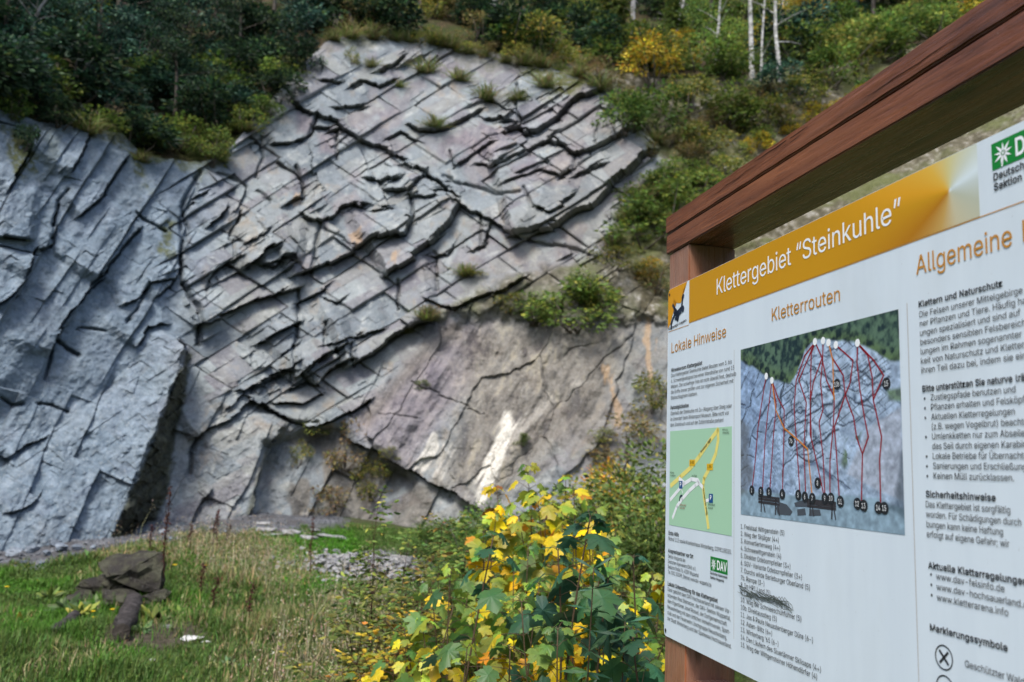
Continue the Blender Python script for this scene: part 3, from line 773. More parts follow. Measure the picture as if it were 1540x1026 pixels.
# ------------------------------------------------------------------ grass
def leaf_material(name, rough=.6, trans=.35, spec=.25, var=.12, gain=1.0, spots=False):
    t = NT(name); a = t.attr('tint'); oi = t.n('ObjectInfo')
    hs = t.n('HueSaturation'); t.l(a.outputs['Color'], hs.inputs['Color'])
    hs.inputs['Hue'].default_value = .5
    mr = t.n('MapRange'); mr.inputs['To Min'].default_value = gain * (1 - var * 1.6); mr.inputs['To Max'].default_value = gain * (1 + var * 1.6)
    t.l(oi.outputs['Random'], mr.inputs['Value']); t.l(mr.outputs[0], hs.inputs['Value'])
    mh = t.n('MapRange'); mh.inputs['To Min'].default_value = .5 - var * .12; mh.inputs['To Max'].default_value = .5 + var * .12
    mm = t.math('FRACT', t.math('MULTIPLY', oi.outputs['Random'], 7.31)); t.l(mm, mh.inputs['Value']); t.l(mh.outputs[0], hs.inputs['Hue'])
    c = hs.outputs[0]
    if spots:
        v = t.coord(); n1, n2 = t.noise(42, 4, .6, v), t.noise(120, 3, .6, v)
        c = t.mix(t.ramp(n1.outputs[0], [(.52, 0.0), (.66, .45)]).outputs[0], c, t.mix(1.0, c, (1.25, 1.05, .6), 'MULTIPLY'))
        c = t.mix(t.ramp(n2.outputs[0], [(.64, 0.0), (.70, .7)]).outputs[0], c, (.10, .06, .025))
        c = t.mix(t.ramp(n1.outputs[0], [(.30, .5), (.44, 0.0)]).outputs[0], c, t.mix(1.0, c, (.6, .68, .6), 'MULTIPLY'))
    return t.bsdf(c, rough, spec=spec, translucent=trans)
M_LEAF = leaf_material('leaves')
M_GRASS = leaf_material('grass blades', var=0.0, trans=.3)

def jitter(c, n, v=.25, h=.12):
    c = np.asarray(c, float)
    k = np.exp(rng.normal(0, v, (n, 1)))
    return np.clip(np.concatenate([c[None] * k * np.exp(rng.normal(0, h, (n, 3))), np.ones((n, 1))], 1), 0, 1)

BLADE = np.array([(-.5, 0, 0), (.5, 0, 0), (.38, 0, .5), (-.38, 0, .5), (0, 0, 1.0)])
BLADE_F = [(0, 1, 2, 3), (3, 2, 4)]
def blades(P, h, w, lean_, cols):
    n = len(P); th = rng.uniform(0, 2 * math.pi, n); ln = rng.normal(0, lean_, n)
    c, s = np.cos(th), np.sin(th)
    R = np.zeros((n, 3, 3))
    R[:, :, 0] = np.stack([c, s, 0 * c], 1)
    up = np.stack([-s * np.sin(ln), c * np.sin(ln), np.cos(ln)], 1)
    R[:, :, 2] = up; R[:, :, 1] = np.cross(R[:, :, 2], R[:, :, 0])
    TVb = BLADE
    V, F, C = scatter(TVb, BLADE_F, P, R, np.stack([w, w, h], 1), cols)
    # curl the tips
    V = V.reshape(n, 5, 3); bend = rng.normal(0, .35, (n, 1)) * h[:, None]
    V[:, 4, :2] += np.stack([-s, c], 1) * bend; V[:, 4, 2] -= np.abs(bend[:, 0]) * .5
    return V.reshape(-1, 3), F, C

def grass_points(n, box, zone, dens):
    x = rng.uniform(box[0], box[1], n * 6); y = box[2] + (box[3] - box[2]) * rng.uniform(0, 1, n * 6) ** 1.25
    P = np.stack([x, y, ground_z(x, y)], 1)
    px, py = proj(P)
    keep = (px > -240) & (px < 1060) & (py < 1120) & (rng.uniform(0, 1, len(P)) < dens(px, py, x, y))
    P = P[keep][:n]
    return P, *proj(P)
NOGRASS = [(-400, 856), (0, 853), (60, 852), (130, 838), (200, 822), (300, 803), (390, 803), (520, 797), (520, 600), (-400, 600)]
PILE = [(505, 855), (540, 828), (600, 830), (640, 850), (620, 880), (560, 872)]
EARTH = [(170, 930), (300, 935), (320, 962), (230, 980), (150, 965)]
def free(px, py):
    return sstep(6, -6, poly_sd(px, py, NOGRASS) + 12 * fbm(px / 30, py / 14, 2, 231)) * sstep(5, -5, poly_sd(px, py, PILE)) * (1 - .85 * sstep(-8, 8, poly_sd(px, py, EARTH) + 8 * fbm(px / 20, py / 10, 2, 232)))
DRY = [(310, 800), (380, 810), (480, 850), (430, 900), (330, 880), (280, 850), (260, 830)]
DRY2 = [(360, 960), (560, 900), (640, 1000), (600, 1100), (300, 1100), (330, 1000)]
DRY3 = [(120, 830), (260, 815), (300, 850), (160, 850)]
def dryness(px, py, x, y):
    d = np.maximum(sstep(-30, 20, poly_sd(px, py, DRY)), .85 * sstep(-60, 30, poly_sd(px, py, DRY2)))
    d = np.maximum(d, .7 * sstep(-20, 10, poly_sd(px, py, DRY3)))
    return np.clip(d * .8 + .45 * sstep(.0, .3, fbm(x / .8, y / .8, 3, 241)), 0, 1)
BOX = (-11.5, 1.6, 4.2, 16.5)
P, px, py = grass_points(180000, BOX, None, lambda px, py, x, y: free(px, py))
dr = dryness(px, py, P[:, 0], P[:, 1]) * .48
vivid = sstep(-15, 10, poly_sd(px, py, [(400, 812), (530, 800), (560, 840), (500, 890), (420, 880)])) + .6 * sstep(.05, .25, fbm(P[:, 0] / 1.1, P[:, 1] / 1.1, 3, 251))
vivid = np.clip(vivid, 0, 1)[:, None]
isdry = (rng.uniform(0, 1, len(P)) < dr)[:, None]
g1 = jitter((.085, .145, .03), len(P)); g2 = jitter((.068, .20, .014), len(P)); g3 = jitter((.32, .27, .13), len(P), .3)
col = np.where(isdry, g3, g1 * (1 - vivid) + g2 * vivid)
tall = .45 + .9 * sstep(-.1, .35, fbm(P[:, 0] / .7, P[:, 1] / .7, 3, 261)) + .8 * dr
h = rng.uniform(.05, .15, len(P)) * tall * (.6 + .4 * sstep(12, 9, P[:, 1]))
V, F, C = blades(P, h, rng.uniform(.006, .014, len(P)) * (1 + .5 * (P[:, 1] > 9)), .45, col)
go = link('grass', mesh_np('grass', V, F, {'tint': C}), M_GRASS)
tag(go, 'green and straw coloured grass covering the quarry floor', 'grass', kind='stuff')
# dry seeding grass, standing taller
def wsel(px, py, x, y): return np.clip(sstep(-14, 20, poly_sd(px, py, DRY)) + .5 * sstep(-20, 10, poly_sd(px, py, DRY3)) + .75 * sstep(-40, 20, poly_sd(px, py, [(480, 920), (560, 870), (640, 940), (600, 1100), (380, 1100), (420, 980)])), 0, 1) * free(px, py)
P, px, py = grass_points(3000, BOX, None, wsel)
n = len(P)
col = jitter((.33, .28, .17), n, .3)
h = rng.uniform(.2, .5, n) * np.where(rng.uniform(0, 1, n) < .15, 1.4, .8)
V, F, C = blades(P, h, rng.uniform(.004, .008, n), .30, col)
V5 = V.reshape(n, 5, 3); tip = V5[:, 4]
k = 7
hp = np.repeat(tip, k, 0) + rng.normal(0, .018, (n * k, 3)) * np.array((1, 1, 2.2))
V2, F2, C2 = scatter(np.array([(-.5, 0, 0), (0, -.2, .5), (.5, 0, 0), (0, .2, -.5)]) * .9, [(0, 1, 2, 3)], hp, frames(rng.normal(0, 1, (n * k, 3)), rng.uniform(0, 6, n * k)), rng.uniform(.008, .018, n * k), jitter((.42, .36, .25), n * k, .25))
do = link('dry_grass', mesh_np('dry_grass', np.concatenate([V, V2]), F + [f + len(V) for f in F2], {'tint': np.concatenate([C, C2])}), M_GRASS)
tag(do, 'pale dry seeding grass standing above the green turf', 'dry grass', kind='stuff')

# ------------------------------------------------------------------ the information board
SO = np.array((0.466, 2.44335, 2.15177)); SU = np.array((0.22610489, -0.97410296, 0.0)); SN = np.array((-0.97410296, -0.22610489, 0.0)); SV = np.array((0, 0, 1.0))
PW = 1.86
def S(u, v, w=0.0):
    return SO + SU * u + SV * v + SN * w
def uv(px, py, w=0.0):
    """sign coordinates of the sign's own face at a photo pixel"""
    r = ray(px, py); t = np.dot(SO + SN * w - CAM, SN) / np.dot(r, SN); P = CAM + r * t - SO
    return float(P @ SU), float(P[2])
SIGN_BASE = S(.07, 0, -.075); SIGN_BASE[2] = 0
board = empty('information_board', SIGN_BASE)
tag(board, 'timber framed climbing area information board with a white printed panel beside the camera', 'information board')
def sgn(name, me, mat, parent=None):
    """sign pieces are meshed in world coordinates, then moved under the board's empty"""
    par = board if parent is None else parent
    me.transform(Matrix.Translation(-Vector(SIGN_BASE)))
    o = link(name, me, mat); o.parent = par
    return o

def wood_material(name, axis, tone=1.0):
    t = NT(name)
    sc = {'u': (26, 1.3, 26), 'z': (26, 26, 1.3)}[axis]
    rot = (0, 0, -math.atan2(SU[0], -SU[1]) if axis == 'u' else 0)
    tc = t.n('TexCoord'); m1 = t.n('Mapping'); m1.inputs['Rotation'].default_value = rot; t.l(tc.outputs['Object'], m1.inputs['Vector'])
    m2 = t.n('Mapping'); m2.inputs['Scale'].default_value = sc; t.l(m1.outputs[0], m2.inputs['Vector'])
    g = t.noise(1.0, 7, .68, m2.outputs[0], .8); g2 = t.noise(4.0, 5, .7, m2.outputs[0], .3)
    big = t.noise(2.6, 4, .6, m1.outputs[0]); fine = t.noise(210, 3, .6, m1.outputs[0])
    c = t.ramp(g.outputs[0], [(.34, (.050 * tone, .020 * tone, .011 * tone)), (.5, (.150 * tone, .050 * tone, .022 * tone)), (.66, (.245 * tone, .090 * tone, .040 * tone))])
    c = t.mix(t.ramp(g2.outputs[0], [(.56, 0.0), (.7, .7)]).outputs[0], c.outputs[0], (.045, .017, .011))
    c = t.mix(t.ramp(big.outputs[0], [(.42, 0.0), (.66, .55)]).outputs[0], c, (.20 * tone, .082 * tone, .045 * tone))
    gm_ = t.n('NewGeometry')
    c = t.mix(t.math('MULTIPLY', t.ramp(gm_.outputs['Pointiness'], [(.515, 0.0), (.56, 1.0)]).outputs[0], t.ramp(big.outputs[0], [(.35, .1), (.6, .8)]).outputs[0]), c, (.30, .17, .12))
    kn = t.n('TexVoronoi'); kn.inputs['Scale'].default_value = 1.0; m3 = t.n('Mapping'); m3.inputs['Scale'].default_value = {'u': (9, 3.2, 9), 'z': (9, 9, 3.2)}[axis]; t.l(m1.outputs[0], m3.inputs['Vector']); t.l(m3.outputs[0], kn.inputs['Vector'])
    c = t.mix(t.ramp(kn.outputs['Distance'], [(.07, .85), (.16, 0.0)]).outputs[0], c, (.03, .011, .007))
    # worn spots where the stain has gone pale
    c = t.mix(t.ramp(fine.outputs[0], [(.70, 0.0), (.76, .75)]).outputs[0], c, (.34, .25, .19))
    h = t.math('ADD', g.outputs[0], t.math('MULTIPLY', g2.outputs[0], .6))
    rr = t.ramp(g2.outputs[0], [(.3, .20), (.7, .38)])
    return t.bsdf(c, rr.outputs[0], t.bump(h, .5, .004), spec=.55)
M_WOODU, M_WOODZ = wood_material('stained rail timber', 'u', 1.12), wood_material('stained post timber', 'z', 1.5)

def timber(name, u0, u1, v0, v1, w0, w1, mat, bev=.003, seg=14, rag=.0004, parent=None):
    """a board between sign coordinates, with worn, slightly uneven arrises"""
    bm = bmesh.new()
    bmesh.ops.create_cube(bm, size=1.0)
    L = {0: u1 - u0, 1: v1 - v0, 2: w1 - w0}
    for v in bm.verts:
        v.co = Vector((u0 + (v.co.x + .5) * L[0], v0 + (v.co.y + .5) * L[1], w0 + (v.co.z + .5) * L[2]))
    ax = 0 if L[0] > L[1] else 1
    ed = [e for e in bm.edges if abs((e.verts[0].co - e.verts[1].co)[ax]) > .5 * L[ax]]
    bmesh.ops.subdivide_edges(bm, edges=ed, cuts=seg * 4)
    long_e = [e for e in bm.edges if abs((e.verts[0].co - e.verts[1].co)[ax]) > 1e-5 and len(e.link_faces) == 2 and abs(e.link_faces[0].normal.dot(e.link_faces[1].normal)) < .5]
    cap_e = [e for e in bm.edges if e not in set(long_e) and len(e.link_faces) == 2 and abs(e.link_faces[0].normal.dot(e.link_faces[1].normal)) < .5]
    bmesh.ops.bevel(bm, geom=list(set(long_e + cap_e)), offset=bev, segments=2, affect='EDGES')
    mid = [(u0 + u1) / 2, (v0 + v1) / 2, (w0 + w1) / 2]
    for v in bm.verts:
        k = v.co[ax] * 13
        for a in range(3):
            if a == ax: continue
            v.co[a] += rag * (math.sin(k * .7 + a * 2 + mid[a] * 40) + .6 * math.sin(k * 4.3 + a + mid[a] * 70)) * .7
        P = S(*v.co); v.co = Vector(P)
    bmesh.ops.recalc_face_normals(bm, faces=bm.faces[:])
    me = bpy.data.meshes.new(name); bm.to_mesh(me); bm.free()
    return sgn(name, me, mat, parent)

post_u1 = uv(1036, 470, -.006)[0]
for u0 in (-.006, PW - .14):
    timber('post', u0, u0 + post_u1 + .006, -2.45, .1125, -.152, -.005, M_WOODZ, bev=.004)
beam = timber('top_beam', -.021, PW + .02, .1140, .1755, -.158, .0, M_WOODU, bev=.0032, seg=20)
cap_ = timber('top_board', -.0235, PW + .022, .1783, .234, -.160, .0015, M_WOODU, bev=.004, seg=20, rag=.0009)
# lower rail between the posts, its end seen against the post
r_ = ray(1066, 1022); tt_ = np.dot(S(post_u1, 0) - CAM, SU) / np.dot(r_, SU); Pl = CAM + r_ * tt_ - SO
timber('lower_rail', post_u1 + .001, PW - .142, Pl[2] - .10, Pl[2], -.125, -.03, M_WOODU, bev=.004)
# drying checks in the beam: flat dark strips, the shadow of each gap put into their colour
def slit(pts, wd, name='crack'):
    V, F = [], []
    for i, (u, v) in enumerate(pts):
        k = math.sin(math.pi * i / (len(pts) - 1)) * wd
        V += [S(u, v + k, .0021), S(u, v - k, .0021)]
    for i in range(len(pts) - 1): F.append((2 * i, 2 * i + 1, 2 * i + 3, 2 * i + 2))
    return mesh_np(name, V, [np.array(F)])
M_CRACK = plain('crack shadow gap', (.012, .006, .004), .9, .1)
ch = [slit([(.25 + .02 * i, .2045 + .0016 * math.sin(i * 1.3) + .0004 * i) for i in range(16)], .0009), slit([(.48 + .025 * i, .222 + .001 * math.sin(i * 2.1) - .0003 * i) for i in range(14)], .0012),
      slit([(.9 + .03 * i, .199 + .0012 * math.sin(i * 1.9)) for i in range(12)], .0011), slit([(.62 + .012 * i, .2105 + .001 * math.sin(i)) for i in range(10)], .0007)]
for m_ in ch: sgn('crack', m_, M_CRACK, None)

# ---- the panel
def panel_material():
    t = NT('white coated aluminium'); v = t.coord()
    vs = t.coord((14, 14, .9)); n1 = t.noise(2.0, 5, .6, vs); n2 = t.noise(60, 3, .5, v); n3 = t.noise(240, 2, .5, v)
    c = t.ramp(n1.outputs[0], [(.30, (.60, .675, .735)), (.7, (.635, .71, .765))])
    c = t.mix(t.ramp(n3.outputs[0], [(.74, 0.0), (.79, .6)]).outputs[0], c.outputs[0], (.25, .25, .23))
    sm = t.noise(3.0, 5, .6, t.coord((1, 1, .5)))
    c = t.mix(t.ramp(sm.outputs[0], [(.52, 0.0), (.72, .28)]).outputs[0], c, (.45, .49, .50))
    return t.bsdf(c, t.ramp(n1.outputs[0], [(.3, .32), (.7, .45)]).outputs[0], spec=.45)
def rr_outline(u0, u1, v0, v1, r, k=6):
    o = []
    for cu, cv, a0 in ((u1 - r, v1 - r, 0), (u0 + r, v1 - r, 90), (u0 + r, v0 + r, 180), (u1 - r, v0 + r, 270)):
        for i in range(k + 1):
            a = math.radians(a0 + 90 * i / k); o.append((cu + r * math.cos(a), cv + r * math.sin(a)))
    return o
def slab_mesh(name, outl, w0, w1):
    n = len(outl)
    V = [S(u, v, w1) for u, v in outl] + [S(u, v, w0) for u, v in outl]
    bm = bmesh.new(); vs = [bm.verts.new(p) for p in V]
    bm.faces.new(vs[:n]); bm.faces.new(vs[n:][::-1])
    for i in range(n): bm.faces.new((vs[i], vs[n + i], vs[n + (i + 1) % n], vs[(i + 1) % n]))
    bmesh.ops.recalc_face_normals(bm, faces=bm.faces[:])
    me = bpy.data.meshes.new(name); bm.to_mesh(me); bm.free(); return me
panel = sgn('panel', slab_mesh('panel', rr_outline(0, PW - .008, -1, 0, .014), -.0035, 0), panel_material())
E0 = .0006
def flat(name, polys, mat, w=E0, parent=None):
    """flat printed shapes; each polygon a list of (u, v)"""
    bm = bmesh.new()
    for p in polys:
        try: bm.faces.new([bm.verts.new(S(u, v, w)) for u, v in p])
        except ValueError: pass
    bmesh.ops.triangulate(bm, faces=bm.faces[:])
    me = bpy.data.meshes.new(name); bm.to_mesh(me); bm.free()
    return sgn(name, me, mat, parent or panel)
def stroke(pts, wd):
    """a drawn line as quads in sign coordinates"""
    out = []
    for (x0, y0), (x1, y1) in zip(pts[:-1], pts[1:]):
        L = math.hypot(x1 - x0, y1 - y0) + 1e-9; nx, ny = -(y1 - y0) / L * wd / 2, (x1 - x0) / L * wd / 2
        ex, ey = (x1 - x0) / L * wd * .25, (y1 - y0) / L * wd * .25
        out.append([(x0 + nx - ex, y0 + ny - ey), (x0 - nx - ex, y0 - ny - ey), (x1 - nx + ex, y1 - ny + ey), (x1 + nx + ex, y1 + ny + ey)])
    return out
def disc(u, v, ru, rv, k=18): return [(u + ru * math.cos(2 * math.pi * i / k), v + rv * math.sin(2 * math.pi * i / k)) for i in range(k)]

INK = plain('black ink', (.018, .020, .024), .5, .3)
OCHRE = plain('ochre ink', lin(186, 128, 34), .45, .4)
WHITEINK = plain('white ink', (.80, .82, .83), .45, .4)
REDINK = plain('route red ink', lin(140, 22, 34), .5, .3)
ORANGEINK = plain('route orange ink', lin(206, 128, 40), .5, .3)
GREENINK = plain('club green ink', lin(6, 122, 42), .45, .4)
GREYINK = plain('fine grey rule', lin(172, 164, 158), .5, .3)
M_AMBER = plain('amber ink', lin(206, 144, 10), .45, .4)
M_NAVY = plain('navy ink', lin(34, 44, 62), .5, .3)
M_MAPG = plain('map green ink', lin(160, 200, 168), .5, .3)
M_ROADY = plain('map road yellow ink', lin(226, 212, 118), .5, .3)
M_MAPB = plain('parking sign blue ink', lin(22, 78, 134), .5, .3)
M_BADGE = plain('road badge yellow ink', lin(216, 172, 30), .5, .3)
M_SCRIB = plain('pencil scribble', lin(84, 92, 88), .7, .2)

# ---- lettering
TEXTQ = []
def T(lines, u, v0, dv, cap, mat, k=.93, bold=False, name='text', width=None, align=0, rot=0.0, w=E0 + .0004, stretch=None):
    """printed lines: left edge u, first baseline v0, line step dv, capital height cap (metres)"""
    TEXTQ.append(dict(lines=lines if isinstance(lines, list) else [lines], u=u, v0=v0, dv=dv, cap=cap, mat=mat, k=k, bold=bold, name=name, width=width, align=align, rot=rot, w=w))

